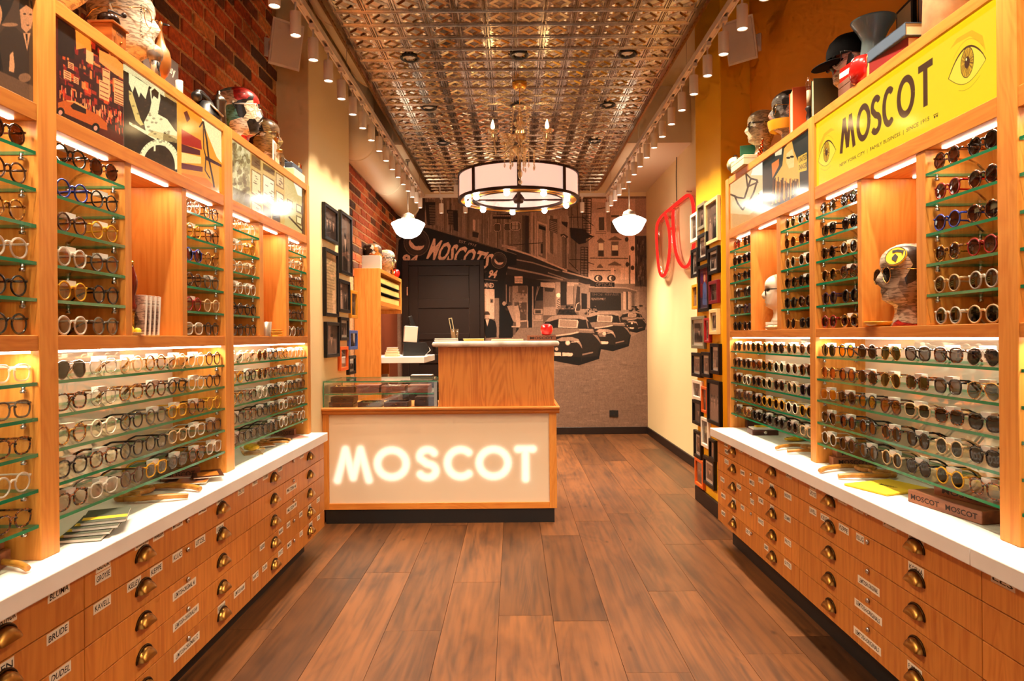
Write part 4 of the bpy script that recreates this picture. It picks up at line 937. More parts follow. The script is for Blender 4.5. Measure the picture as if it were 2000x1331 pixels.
po(B_, [(120, 370), (298, 375), (298, 860), (120, 860)], .62); po(B_, [(225, 530), (280, 530), (280, 600), (225, 600)], .4); el(B_, 252, 570, 10, 24, .12, s=8.3)
# people on the pavement
po(B_, [(380, 640), (470, 600), (540, 660), (580, 760), (640, 880), (600, 920), (580, 1170), (370, 1170)], .08); el(B_, 455, 610, 30, 36, .5, s=8.3); el(B_, 508, 690, 34, 38, .2, s=8.3); po(B_, [(460, 690), (560, 690), (540, 660), (480, 655)], .12)
po(B_, [(500, 650), (590, 640), (640, 740), (690, 850), (680, 930), (600, 900)], .5); po(B_, [(610, 650), (680, 640), (710, 760), (720, 980), (650, 980), (640, 800)], .56); el(B_, 545, 615, 30, 30, .22, s=8.3); el(B_, 645, 620, 26, 30, .3, s=8.3)
po(B_, [(575, 975), (710, 980), (690, 1000), (690, 1150), (650, 1150), (650, 1000), (600, 1000), (600, 1150), (585, 1150)], .12); li(B_, [(575, 985), (710, 988)], 2.4, .6)
po(B_, [(120, 880), (160, 850), (240, 860), (310, 900), (335, 1010), (330, 1160), (160, 1170), (120, 1000)], .08); el(B_, 178, 815, 36, 46, .55, s=8.3); po(B_, [(132, 795), (225, 795), (215, 760), (195, 735), (150, 738)], .2); po(B_, [(150, 865), (215, 862), (182, 985)], .62)
# pavement and street
po(B_, [(700, 1010), (1050, 1000), (1120, 900), (1300, 790), (1700, 800), (1700, 1400), (600, 1400), (600, 1150)], .40)
c.poly([(820, 690), (1085, 740), (1170, 690), (1270, 640), (1275, 860), (820, 860)], .36)
c.poly([(1084, 716), (1160, 716), (1275, 664), (1275, 860), (1084, 860)], .37)
for k in range(220): x = mg.uniform(1085, 1268); y = mg.uniform(700, 845); c.ell(x, y, mg.uniform(2, 12), mg.uniform(.5, 1.6), mg.choice([.30, .33, .42, .45]), .35)
# cars
def car(o, s):
    f = lambda x, y: D_(o[0] + x * s, o[1] + y * s)
    def p(pts, col, al=1.0): c.poly([f(x, y) for x, y in pts], col, al)
    def l(pts, w, col): c.line([f(x, y) for x, y in pts], w * s, col)
    p([(-120, 900), (-60, 1190), (150, 1240), (420, 1290), (700, 1200), (740, 1000)], .05, .9)
    p([(-80, 760), (-30, 690), (10, 640), (60, 615), (180, 603), (440, 603), (530, 640), (575, 700), (610, 780), (700, 880), (735, 1000), (690, 1080), (685, 1165), (610, 1165), (470, 1180), (460, 1230), (360, 1230), (330, 1165), (-60, 1110), (-80, 950)], .13)
    p([(-30, 690), (10, 640), (60, 615), (180, 603), (440, 603), (530, 640), (560, 690), (430, 650), (160, 650), (20, 690)], .46)
    p([(150, 655), (405, 665), (420, 690), (405, 780), (140, 770)], .62); p([(165, 668), (398, 678), (390, 768), (158, 758)], .44)
    p([(15, 690), (145, 665), (130, 765), (70, 770), (0, 720)], .1); p([(430, 780), (455, 665), (520, 665), (560, 780)], .12); l([(528, 670), (552, 780)], 2, .4)
    p([(-60, 800), (100, 775), (410, 785), (620, 790), (640, 850), (430, 840), (120, 875), (-60, 860)], .38); l([(100, 885), (300, 860), (420, 835)], 3, .6); l([(430, 800), (610, 805)], 2, .5)
    p([(110, 940), (190, 905), (330, 900), (420, 930), (462, 1010), (470, 1060), (430, 1000), (380, 960), (290, 950), (180, 960)], .46); l([(320, 972), (430, 962)], 2, .62)
    p([(610, 860), (680, 880), (720, 960), (735, 1010), (700, 960), (660, 910)], .4)
    el2 = lambda x, y, r, col: c.ell(*f(x, y), r * s / 7, r * s / 7, col)
    el2(272, 980, 36, .5); el2(272, 980, 27, .72); el2(120, 1065, 24, .6)
    for k in range(5): l([(-60, 960 + 22 * k), (90, 975 + 22 * k)], 1.2, .5)
    p([(90, 1108), (335, 1118), (345, 1140), (325, 1165), (90, 1160)], .66); l([(190, 1070), (190, 1160)], 2.4, .1); p([(470, 1130), (620, 1100), (620, 1120), (470, 1155)], .4)
    p([(330, 1170), (460, 1180), (450, 1230), (360, 1235)], .05)
car((1035, 300), .42); car((560, 90), .78); 
for k in range(7): li(D_, [(680, 790 + 17 * k), (790, 800 + 15 * k)], 1.1, .55)
car((0, 0), 1.0)
c.noise(.16, 1, 1); c.noise(.10, 4, 2); c.noise(.08, 2, 3, 1, 8); c.blur(1); c.a = np.clip(c.a * 1.5 - .09, .012, 1) ** .95
M_mural = c.material('street_mural', .6)
q = MB(); q.quad((MX0, YB, MZ0), (MX1, YB, MZ0), (MX1, YB, MZ1), (MX0, YB, MZ1), uv=[(0, 0), (1, 0), (1, 1), (0, 1)])
q.box(MX0, MX1, YB + .0003, YB + .0035, MZ0, MZ1, 1)
o = q.obj('wall_mural', [M_mural, M_cream]); tag(o, 'wall-size sepia photo mural of an old street with parked cars', 'mural')
# door in the rear wall
door = thing('door_1', 'dark brown panelled door in the photo mural wall', 'door', (-.81, YB, 0)); door['kind'] = 'structure'; del door['category']
for b in ((-1.308, -1.232, YB - .03, YB - .0005, 0, 2.063), (-.393, -.342, YB - .03, YB - .0005, 0, 2.063), (-1.232, -.393, YB - .03, YB - .0005, 1.999, 2.063)): wb(door, 'frame', b, M_dbrown, .003)
for a, b in ((-1.232, -1.118), (-.521, -.393)): wb(door, 'stile', (a + .003, b - (.003 if b > -.5 else 0), YB - .02, YB - .001, .005, 1.996), M_dbrown, .002)
zs = [.005, .16, .46, .56, .85, .95, 1.13, 1.20, 1.50, 1.604, 1.884, 1.996]
for k in range(0, len(zs), 2): wb(door, 'rail', (-1.118, -.521, YB - .02, YB - .001, zs[k], zs[k + 1]), M_dbrown, .002)
for k in range(1, len(zs) - 1, 2): wb(door, 'panel', (-1.116, -.523, YB - .010, YB - .002, zs[k] + .001, zs[k + 1] - .001), M_dbrown)
kx, kz = atY(848, 674, YB - .05); q = MB(); q.lathe([(.022, 0), (.022, .006), (.009, .01), (.009, .03), (.024, .045), (.026, .058), (.016, .068), (.001, .07)], 16, (0, 0, 0), 0, Matrix.Rotation(PI / 2, 4, 'X')); k_ = q.obj('knob', mat('pale_knob', srgb(214, 168, 140), .3, .7), door, (kx + .81, -.021, kz))
for z in (1.70, .3): wb(door, 'hinge', (-1.250, -1.236, YB - .036, YB - .0305, z - .05, z + .05), M_silver)
ou = thing('power_outlet', 'small black wall outlet low on the mural', 'outlet', (1.176, YB - .001, .20))
boxo('plate', (-.052, .052, -.006, 0, 0, .078), M_black, ou); boxo('socket', (-.038, -.006, -.009, -.006, .02, .058), M_dark, ou); boxo('socket', (.006, .038, -.009, -.006, .02, .058), M_dark, ou)

# ------------------------------------------------------------------ lit pictures on top of the wall units
def lightbox(side, y0, y1, cv, name, label, emit, z0=None, z1=None, cat='light box'):
    d = SIDE[side]; s = d['s']; z0 = z0 or d['lb'][0]; z1 = z1 or d['lb'][1]; x = s * (d['XP'] + .010)
    t = thing(name, label, cat, (s * (d['XP'] + .03), (y0 + y1) / 2, z0)); m = cv.material('lit_print_%d' % len(MATS), .12, emit, .5)
    cy_ = (y0 + y1) / 2; q = MB(); xx = x - s * (d['XP'] + .03); w = (y1 - y0) / 2 - .0005; h = z1 - z0
    uv = [(0, 0), (1, 0), (1, 1), (0, 1)]
    if s < 0: q.quad((xx, -w, 0), (xx, w, 0), (xx, w, h), (xx, -w, h), uv=uv)
    else: q.quad((xx, w, 0), (xx, -w, 0), (xx, -w, h), (xx, w, h), uv=[(0, 0), (1, 0), (1, 1), (0, 1)])
    q.obj('picture', m, t); b = MB(); b.box(xx + s * .0006, xx + s * .06, -w, w, 0, h); b.obj('box', M_trackw, t); return t
def side_f(side, y0, y1, z0=None, z1=None):
    d = SIDE[side]; s = d['s']; z0 = z0 or d['lb'][0]; z1 = z1 or d['lb'][1]
    def f(px, py):
        Y, Z = atX(px, py, s * (d['XP'] + .010)); u = (Y - y0) / (y1 - y0)
        return (u if s < 0 else 1 - u, (Z - z0) / (z1 - z0))
    return f
# left 1: two men in suits, sepia (cut by the photo edge)
f = side_f('L', 1.20, LP[0][0]); T1 = zf(0, 0, 3.095)
c = Cv(360, 230, sep(.16), f); cc = c
def q1(pts, col, al=1.0): c.poly([T1(x, y) for x, y in pts], col, al)
q1([(-400, -300), (215, -300), (215, 610), (-400, 400)], sep(.30)); q1([(0, 200), (60, 130), (130, 200), (200, 220), (215, 300), (215, 520), (0, 440)], sep(.22)); q1([(-300, 400), (0, 430), (215, 530), (215, 620), (-300, 500)], sep(.42))
q1([(120, 60), (150, 10), (195, 20), (205, 90), (190, 170), (160, 200), (130, 170)], sep(.82)); q1([(115, 60), (120, 0), (160, -20), (205, 20), (200, 60), (160, 30), (130, 50)], sep(.12)); c.ell(*T1(150, 85), 3, 1.5, sep(.15)); c.ell(*T1(185, 88), 3, 1.5, sep(.15)); q1([(155, 150), (182, 150), (170, 160)], sep(.3))
q1([(140, 200), (185, 200), (165, 310)], sep(.86)); q1([(155, 205), (168, 205), (165, 280)], sep(.1)); q1([(60, 330), (80, 310), (90, 400), (85, 440), (55, 430)], sep(.88)); q1([(0, -40), (100, -40), (60, 60), (20, 130), (0, 150)], sep(.1)); c.ell(*T1(60, 150), 16, 4, sep(.75), .8)
c.ell(*T1(-60, 90), 24, 34, sep(.8)); q1([(-180, 200), (-20, 180), (20, 430), (-180, 420)], sep(.12)); c.ell(*T1(150, 470), 12, 9, sep(.55))
c.a *= (1.1, .86, .6); c.noise(.15, 2, 4); c.blur(1); lightbox('L', 1.20, LP[0][0], c, 'picture_light_box', 'sepia light box picture of a man in a suit, at the left photo edge', .92)
# left 2: night street, steering wheel, books
f = side_f('L', LP[0][1], 1.952); c = Cv(420, 340, (.30, .04, .02), f)
g2 = random.Random(9)
q1([(350, 90), (780, 330), (780, 900), (350, 690)], (.20, .03, .02))
for k in range(190):
    x = g2.uniform(355, 775); y = g2.uniform(120, 560) + (x - 350) * .45; w = g2.uniform(8, 40); h = g2.uniform(8, 50)
    q1([(x, y), (x + w, y + w * .5), (x + w, y + w * .5 + h), (x, y + h)], g2.choice([(.95, .45, .10), (.62, .10, .04), (.45, .05, .08), (1, .75, .35), (.16, .02, .01), (.75, .20, .05)]), .75)
q1([(455, 165), (545, 215), (555, 330), (545, 390), (520, 370), (520, 290), (460, 300)], (1, .72, .25)); q1([(520, 300), (565, 320), (565, 395), (520, 370)], (1, .9, .6))
q1([(600, 300), (700, 350), (775, 420), (775, 500), (690, 445), (600, 375)], (1, .74, .35)); q1([(350, 90), (450, 150), (450, 360), (350, 330)], (.10, .02, .02))
for x, y, w, h in ((385, 420, 45, 55), (445, 460, 30, 40), (620, 410, 45, 160), (690, 470, 75, 100), (690, 560, 80, 60), (600, 480, 60, 110), (410, 370, 35, 40)):
    q1([(x, y), (x + w, y + w * .45), (x + w, y + w * .45 + h), (x, y + h)], (1, .84, .55)); 
    for k in range(4): q1([(x + 4, y + 8 + h * k / 4), (x + w - 4, y + 8 + h * k / 4 + w * .4), (x + w - 4, y + 14 + h * k / 4 + w * .4), (x + 4, y + 13 + h * k / 4)], (.35, .06, .03), .8)
for k in range(110): x = g2.uniform(350, 775); y = 500 + (x - 350) * .45 + g2.uniform(0, 110); q1([(x, y), (x + 7, y + 3), (x + 8, y + g2.uniform(25, 60)), (x, y + 30)], g2.choice([(.9, .3, .08), (1, .8, .5), (.15, .02, .02), (.6, .1, .05), (.9, .6, .4)]), .9)
q1([(350, 690), (350, 590), (640, 760), (780, 850), (780, 905)], (.30, .06, .02))
q1([(350, 620), (400, 605), (450, 615), (490, 640), (600, 700), (645, 745), (650, 790), (560, 760), (350, 668)], (.72, .42, .10)); q1([(350, 668), (600, 780), (600, 800), (350, 695)], (.18, .05, .02)); q1([(425, 640), (450, 620), (520, 660), (520, 690), (440, 660)], (.12, .04, .03)); q1([(400, 605), (455, 612), (530, 655), (520, 660), (450, 622), (405, 612)], (.95, .75, .4))
for x, y in ((365, 680), (578, 775)): c.ell(*T1(x, y), 8, 10, (.06, .03, .02)); c.ell(*T1(x, y), 4, 5, (.8, .7, .6))
c.a *= (1.2, .82, .7); c.noise(.15, 2, 5); c.blur(1); lightbox('L', LP[0][1], 1.952, c, 'picture_light_box', 'light box picture of a crowded red night street with a taxi', .92)
f = side_f('L', 1.952, 2.262); c = Cv(420, 330, (.13, .08, .03), f); I = (1, .93, .68)
q1([(778, 440), (900, 520), (890, 560), (880, 600), (850, 560), (840, 590), (815, 520), (800, 560), (778, 500)], I); q1([(778, 545), (800, 560), (850, 720), (870, 755), (850, 760), (820, 730), (780, 600)], (.9, .75, .4)); q1([(700, 360), (830, 430), (1000, 560), (1000, 590), (830, 470), (700, 400)], I, .9)
q1([(905, 540), (935, 520), (965, 545), (970, 600), (955, 690), (1010, 720), (1060, 790), (1095, 820), (1080, 850), (990, 800), (985, 850), (940, 830), (880, 790), (870, 740), (905, 670), (915, 620)], I); q1([(915, 550), (935, 535), (960, 560), (955, 600), (930, 580), (918, 600)], (.2, .12, .05))
q1([(780, 735), (900, 800), (950, 830), (945, 850), (780, 752)], I); q1([(890, 815), (920, 790), (1095, 830), (1090, 870), (980, 850)], (.85, .7, .4), .7)
import itertools
wr = [(960 + 115 * math.cos(math.radians(a)), 1010 + 150 * math.sin(math.radians(a))) for a in range(150, 372, 8)]
for a, b in zip(wr, wr[1:]): c.line([T1(*a), T1(*b)], 11, I)
c.line([T1(935, 860), T1(935, 915)], 3.5, I); q1([(995, 560), (1090, 620), (1090, 640), (995, 580)], (.8, .6, .3))
for k in range(60): x = g2.uniform(780, 1095); y = g2.uniform(550, 900) + (x - 780) * .4; c.ell(*T1(x, y), 3, 2, (.3, .2, .1), .4)
c.noise(.2, 2, 6); c.blur(1); lightbox('L', 1.952, 2.262, c, 'picture_light_box', 'light box picture of a driver behind a large white steering wheel', .92)
f = side_f('L', 2.262, LP[1][0]); c = Cv(420, 300, (1, .62, .16), f)
q1([(1097, 620), (1350, 790), (1350, 1180), (1097, 1050)], (1, .60, .14)); q1([(1200, 670), (1350, 780), (1350, 1000), (1310, 950), (1250, 800)], (1, .93, .66)); q1([(1097, 780), (1215, 850), (1220, 905), (1097, 870)], (.72, .06, .02)); q1([(1097, 870), (1210, 910), (1210, 940), (1097, 920)], (.35, .05, .10))
q1([(1097, 920), (1215, 950), (1215, 990), (1097, 985)], (1, .86, .5)); q1([(1097, 985), (1225, 1010), (1225, 1040), (1097, 1020)], (.4, .10, .15)); q1([(1097, 1020), (1240, 1050), (1240, 1075), (1097, 1050)], (.95, .55, .15)); q1([(1097, 1045), (1250, 1080), (1350, 1180), (1350, 1260), (1097, 1150)], (.9, .35, .05), .6)
q1([(1110, 680), (1130, 670), (1150, 720), (1130, 740)], (.4, .1, .03)); q1([(1240, 940), (1345, 1000), (1345, 1015), (1240, 965)], (.25, .08, .1))
c.line([T1(*p) for p in ((1205, 770), (1228, 735), (1250, 850), (1262, 960), (1290, 1100), (1295, 1135))], 3.2, (.16, .05, .05)); c.line([T1(*p) for p in ((1228, 740), (1232, 900), (1245, 950), (1240, 1030), (1270, 1080))], 2.0, (.2, .08, .07))
c.noise(.12, 3, 7); c.blur(1); lightbox('L', 2.262, LP[1][0], c, 'picture_light_box', 'orange light box picture of stacked books and folded spectacles', .92)
# left 3: pale group photo and hung frames
f = side_f('L', LP[1][1], LP[2][0]); c = Cv(760, 220, (.93, .84, .60), f)
q1([(1400, 845), (1512, 905), (1512, 1260), (1400, 1215)], (.80, .72, .48))
for k in range(130): x = g2.uniform(1405, 1505); y = 870 + (x - 1405) * .55 + g2.uniform(0, 330); c.ell(*T1(x, y), g2.uniform(2, 5), g2.uniform(3, 8), g2.choice([(.55, .45, .25), (.95, .88, .66), (.4, .3, .15), (.7, .62, .4)]), .6)
q1([(1408, 1130), (1512, 1180), (1512, 1260), (1408, 1210)], (.35, .26, .12), .6); q1([(1512, 900), (1720, 1030), (1720, 1360), (1512, 1260)], (.86, .68, .36))
for x, y, w, h, ct in ((1520, 930, 55, 70, (.5, .35, .2)), (1520, 1020, 58, 150, (.96, .85, .6)), (1590, 985, 70, 40, (.45, .35, .2)), (1588, 1050, 72, 160, (.98, .92, .74)), (1668, 1040, 48, 80, (.9, .75, .5)), (1668, 1150, 48, 110, (.97, .9, .7)), (1520, 1210, 60, 70, (.96, .88, .66)), (1590, 1235, 50, 80, (.35, .28, .18)), (1645, 1265, 50, 70, (.3, .24, .18))):
    sl = w * .6; q1([(x, y), (x + w, y + sl), (x + w, y + sl + h), (x, y + h)], (.55, .36, .14)); q1([(x + 4, y + 8), (x + w - 4, y + sl + 6), (x + w - 4, y + sl + h - 8), (x + 4, y + h - 8)], ct)
    for k in range(8): xx = x + g2.uniform(10, w - 14); yy = y + sl * .5 + g2.uniform(20, max(22, h - 20)); q1([(xx, yy), (xx + w * .25, yy + w * .15), (xx + w * .25, yy + w * .15 + 5), (xx, yy + 5)], (.35, .2, .1), .7)
q1([(1720, 1040), (1850, 1110), (1850, 1440), (1720, 1380)], (.85, .74, .45)); q1([(1760, 1060), (1850, 1110), (1850, 1200), (1800, 1180)], (1, .97, .85)); q1([(1825, 1120), (1850, 1130), (1850, 1440), (1825, 1420)], (.35, .22, .08)); c.line([T1(1745, 1310), T1(1850, 1420)], 3, (.3, .2, .1))
for x, y in ((1790, 1230), (1735, 1200), (1790, 1300)): q1([(x, y), (x + 35, y + 18), (x + 35, y + 70), (x, y + 50)], (.5, .38, .2)); q1([(x + 6, y + 10), (x + 30, y + 22), (x + 30, y + 56), (x + 6, y + 44)], (.95, .86, .6))
c.noise(.15, 2, 8); c.blur(1); lightbox('L', LP[1][1], LP[2][0], c, 'picture_light_box', 'pale light box picture of a group and hung frames, farthest on the left', .92)
# right: big yellow sign with eyes
f = side_f('R', RP[0][1], RP[1][0]); c = Cv(1600, 390, (1, .83, .07), f); T4 = zf(1360, 0, 3.095)
def q4(pts, col, al=1.0): c.poly([T4(x, y) for x, y in pts], col, al)
ink = (.30, .13, .0)
c.f = lambda x, y: (x / 1600, y / 390)
def eyeprint(cx, cy0, w, hh, flip):
    X = lambda u: cx + (-u if flip else u) * w; Y = lambda v: cy0 + v * hh
    c.poly([(X(a), Y(b)) for a, b in ((-.5, -.05), (-.42, .3), (-.15, .55), (.25, .58), (.45, .45), (.25, .48), (-.1, .45), (-.36, .2))], (.95, .68, .0), .8)
    up = [(X(-.5 + t), Y(-.2 + .45 * math.sin(PI * min(1, t * 1.02)) ** .8 + .05 * t)) for t in [k / 14 for k in range(15)]]; lo = [(X(-.5 + t), Y(-.2 - .28 * math.sin(PI * t) + .05 * t)) for t in [k / 14 for k in range(15)]]
    c.poly(up + lo[::-1], (1, .87, .24)); c.ell(X(-.02), Y(-.04), w * .17, hh * .30, (.88, .64, .10)); c.ring(X(-.02), Y(-.04), w * .17, hh * .30, 3, ink)
    r_ = random.Random(2)
    for k in range(46): a = r_.uniform(0, 6.28); c.line([(X(-.02) + w * .07 * math.cos(a), Y(-.04) + hh * .12 * math.sin(a)), (X(-.02) + w * .16 * math.cos(a), Y(-.04) + hh * .28 * math.sin(a))], 1.6, ink, .7)
    c.ell(X(-.02), Y(-.04), w * .07, hh * .12, ink); c.ell(X(.0), Y(.03), w * .02, hh * .03, (1, .95, .6))
    for k, (a, b) in enumerate(zip(up, up[1:])): c.line([a, b], 3 + 5 * math.sin(PI * k / 14), ink)
    c.line(lo, 2.2, ink, .8); c.line([(x, y - 26) for x, y in lo[2:11]], 2, ink, .35); c.line([(x, y + 30) for x, y in up[1:13]], 3, (.8, .5, 0), .5)
eyeprint(1405, 215, 235, 205, True); eyeprint(140, 190, 230, 200, False)
for i, (ch, x0, w) in enumerate(zip(WORD, (318, 500, 650, 765, 895, 1068), (150, 138, 90, 110, 142, 110))):
    st, _ = letter_strokes(0, ch); zb, zh = 122, 200; sx = w if ch not in 'ST' else (w / .64 if ch == 'S' else w / .56)
    for pl in st:
        P = [(x0 + a * sx, zb + b * zh) for a, b in pl]
        for a, b in zip(P, P[1:]):
            if a != b: c.line([a, b], 33, ink)
        if ch != 'T' and ch != 'M':
            for a in P[1:-1]: c.ell(a[0], a[1], 16.2, 16.2, ink)
c.text('NEW YORK CITY  |  FAMILY BUSINESS  |  SINCE 1915', [(300, 68), (1150, 68), (300, 44), (1150, 44)], ink)
c.line([(1180, 62), (1215, 62)], 3, ink); c.poly([(1182, 56), (1196, 56), (1193, 46), (1186, 46)], ink); c.poly([(1200, 56), (1214, 56), (1210, 46), (1203, 46)], ink)
c.blur(1); lightbox('R', RP[0][1], RP[1][0], c, 'yellow_sign', 'glowing yellow shop sign with two printed eyes and large brown letters', .95, cat='sign')
# right 2: spectacles picture, bearded man picture
f = side_f('R', 3.30, RP[2][0]); c = Cv(500, 260, (.96, .78, .52), f)
q4([(190, 1110), (450, 950), (450, 1270), (190, 1380)], (.96, .78, .54)); q4([(345, 1010), (420, 940), (455, 960), (455, 1060), (330, 1060)], (1, .95, .85)); q4([(190, 1290), (320, 1300), (450, 1180), (450, 1400), (190, 1400)], (.85, .55, .28), .6)
c.line([T4(*p) for p in ((205, 1175), (250, 1195), (290, 1200), (330, 1080), (370, 1090), (345, 1170), (310, 1230), (280, 1270), (250, 1230), (230, 1180))], 3.4, (.25, .16, .10)); c.line([T4(*p) for p in ((330, 1080), (300, 1050), (310, 1130), (375, 1100))], 3, (.3, .2, .12))
c.line([T4(375, 1175), T4(455, 1110), T4(455, 1130)], 2.5, (.3, .18, .1)); q4([(380, 1160), (440, 1115), (440, 1150), (380, 1180)], (1, .9, .75)); c.noise(.12, 2, 9); c.blur(1)
lightbox('R', 3.30, RP[2][0], c, 'picture_light_box', 'light box picture of thin spectacles on pale paper, farthest on the right', .92)
f = side_f('R', RP[1][1], 3.30); c = Cv(420, 260, (.10, .16, .14), f)
q4([(440, 960), (670, 800), (670, 1170), (450, 1260)], (.10, .17, .15)); q4([(530, 900), (575, 840), (590, 910), (625, 1000), (625, 1160), (455, 1240), (470, 1080), (520, 1000)], (.98, .70, .30)); q4([(545, 930), (580, 900), (592, 960), (590, 1010), (560, 1020), (543, 980)], (1, .82, .5))
for k in range(26): x = 465 + 7 * k * .85; c.line([T4(x, 1090 + g2.uniform(-20, 20)), T4(x + g2.uniform(-6, 6), 1235 - (x - 465) * .3)], 2, g2.choice([(.35, .18, .05), (.85, .5, .15), (.2, .1, .05)]))
q4([(455, 990), (500, 960), (500, 1000), (460, 1080)], (.95, .5, .2)); q4([(475, 905), (520, 880), (515, 935), (475, 945)], (1, .9, .7)); q4([(615, 950), (668, 920), (668, 1030), (615, 1045)], (1, .75, .25))
c.text('UNITED', [T4(620, 955), T4(668, 930), T4(620, 985), T4(668, 962)], (.1, .08, .05)); c.text('DANGER', [T4(620, 1000), T4(668, 980), T4(620, 1030), T4(668, 1012)], (.1, .08, .05))
c.ell(*T4(556, 955), 4, 2, (.1, .06, .03)); c.ell(*T4(578, 948), 4, 2, (.1, .06, .03)); c.noise(.12, 2, 10); c.blur(1)
lightbox('R', RP[1][1], 3.30, c, 'picture_light_box', 'dark green and orange light box picture beside the yellow eye sign', .92)

# ------------------------------------------------------------------ framed photographs on the pillars
fg = random.Random(21)
def portrait(k, kind):
    c = Cv(72, 110, sep(fg.uniform(.22, .40)), lambda x, y: (x / 72, y / 110)); 
    if kind == 'bw':
        n = fg.choice([1, 1, 2, 3])
        for j in range(6): c.rect(fg.uniform(0, 72), fg.uniform(0, 110), fg.uniform(0, 72), fg.uniform(0, 110), fg.uniform(.2, .45), .5)
        for j in range(n):
            x = 72 * (j + 1) / (n + 1) + fg.uniform(-4, 4); s = fg.uniform(.8, 1.1) * (1.25 if n == 1 else .8)
            c.poly([(x - 17 * s, 0), (x - 15 * s, 45), (x - 6 * s, 54), (x + 6 * s, 54), (x + 15 * s, 45), (x + 17 * s, 0)], fg.choice([.1, .14, .55])); c.poly([(x - 4 * s, 54), (x + 4 * s, 54), (x, 30)], .75)
            c.ell(x, 64, 7.5 * s, 10 * s, .66); c.ell(x, 72, 8 * s, 5 * s, fg.choice([.08, .15, .3])); c.line([(x - 6 * s, 66), (x + 6 * s, 66)], 2, .12)
    elif kind == 'col':
        c.a[:] = (.45, .10, .12); c.rect(0, 0, 72, 30, (.2, .15, .25)); c.poly([(20, 10), (22, 66), (36, 74), (52, 64), (54, 8)], (.25, .35, .6)); c.ell(37, 82, 8, 10, (.8, .55, .4)); c.rect(5, 70, 25, 105, (.25, .1, .3)); c.rect(50, 75, 70, 100, (.6, .2, .15))
    else:
        c.a[:] = (.80, .66, .46)
        for j in range(18): c.line([(8, 8 + j * 5.4), (8 + fg.uniform(35, 56), 8 + j * 5.4)], 1.4, (.45, .32, .2), .7)
        c.line([(36, 5), (36, 105)], 1, (.5, .4, .3))
    c.noise(.25, 2, k); c.blur(1); c.a = np.clip(c.a * 1.15, 0, 1) ** .85; return c.material('framed_print_%d' % k, .35)
FC = {'black': mat('frame_black', srgb(17, 11, 9), .4, spec=.3), 'gold': mat('frame_gold', srgb(206, 134, 24), .4), 'blue': mat('frame_blue', srgb(58, 88, 160), .4), 'orange': mat('frame_orange', srgb(226, 96, 22), .4),
      'white': mat('frame_white', srgb(240, 226, 204), .45), 'cream': mat('frame_cream', srgb(232, 206, 140), .45), 'grey': mat('frame_grey', srgb(128, 118, 92), .45), 'red': mat('frame_red', srgb(176, 22, 26), .4), 'crimson': mat('frame_crimson', srgb(120, 12, 26), .4), 'yellow': mat('frame_yellow', srgb(238, 166, 20), .4)}
PORT = [portrait(k, 'bw') for k in range(9)] + [portrait(20, 'col'), portrait(21, 'text')]
M_fglass = clear('frame_glass', (.98, .98, .98), .03)
def picframe(side, ox, oy, s_, x0, x1, y0, y1, color, mt, p, label):
    sg = -1 if side == 'L' else 1; X = XPL if side == 'L' else XPR
    xa, xb = ox + x0 / s_, ox + x1 / s_; near = xa if side == 'L' else xb
    Yn, Zt = atX(near, oy + y0 / s_, X); _, Zb = atX(near, oy + y1 / s_, X); Yf = atX(xb if side == 'L' else xa, oy + y1 / s_, X)[0]
    w, h = Yf - Yn, Zt - Zb; t = thing('framed_photo', label, 'picture', (X - sg * .0005, (Yn + Yf) / 2, Zb), 0, 'framed photographs on the %s pillar' % ('cream' if side == 'L' else 'yellow'))
    b = min(.022, w * .13); d = .022; q = MB()
    for bx in ((-w / 2, -w / 2 + b, 0, h), (w / 2 - b, w / 2, 0, h), (-w / 2 + b, w / 2 - b, 0, b), (-w / 2 + b, w / 2 - b, h - b, h)): q.box(0, -sg * d, bx[0], bx[1], bx[2], bx[3])
    bev(q.obj('frame', FC[color], t), .0015)
    k = b
    if mt: boxo('mat_board', (-sg * .001, -sg * .008, -w / 2 + b, w / 2 - b, b, h - b), M_paper, t); k = b + min(w, h) * .11
    q = MB(); x = -sg * .0095; Y0, Y1 = (-w / 2 + k, w / 2 - k)
    if sg < 0: q.quad((x, Y0, k), (x, Y1, k), (x, Y1, h - k), (x, Y0, h - k), uv=[(0, 0), (1, 0), (1, 1), (0, 1)])
    else: q.quad((x, Y1, k), (x, Y0, k), (x, Y0, h - k), (x, Y1, h - k), uv=[(0, 0), (1, 0), (1, 1), (0, 1)])
    q.box(-sg * .001, -sg * .0088, Y0, Y1, k, h - k, 1); q.obj('picture', [PORT[p], M_paper], t)
    boxo('glass', (-sg * .0125, -sg * .0135, -w / 2 + b + .0005, w / 2 - b - .0005, b + .0005, h - b - .0005), M_fglass, t)
LF = [(103, 203, 52, 318, 'black', 0, 0, 'dark framed group photo, highest of the nearer column'), (222, 308, 108, 565, 'black', 0, 1, 'tall dark framed photo, highest of the farther column'), (107, 208, 380, 878, 'black', 0, 10, 'large dark frame around a yellowed printed page'),
      (210, 292, 608, 848, 'black', 0, 2, 'black framed photo right of the yellowed page'), (296, 345, 690, 893, 'gold', 0, 3, 'narrow gold framed photo at the pillar edge'), (117, 215, 920, 1182, 'black', 0, 4, 'black framed newspaper photo under the yellowed page'),
      (219, 283, 885, 1057, 'black', 1, 5, 'small black frame with white mat beside the newspaper photo'), (286, 345, 982, 1124, 'blue', 0, 6, 'small blue framed photo at the pillar edge'), (219, 277, 1102, 1278, 'orange', 0, 7, 'small orange framed photo above the glass showcase'), (281, 333, 1168, 1306, 'black', 1, 8, 'small black frame with white mat right of the orange frame')]
for a in LF: picframe('L', 600, 380, 3.7, a[0], a[1], a[2], a[3], a[4], a[5], a[6], a[7] + ', on the cream pillar')
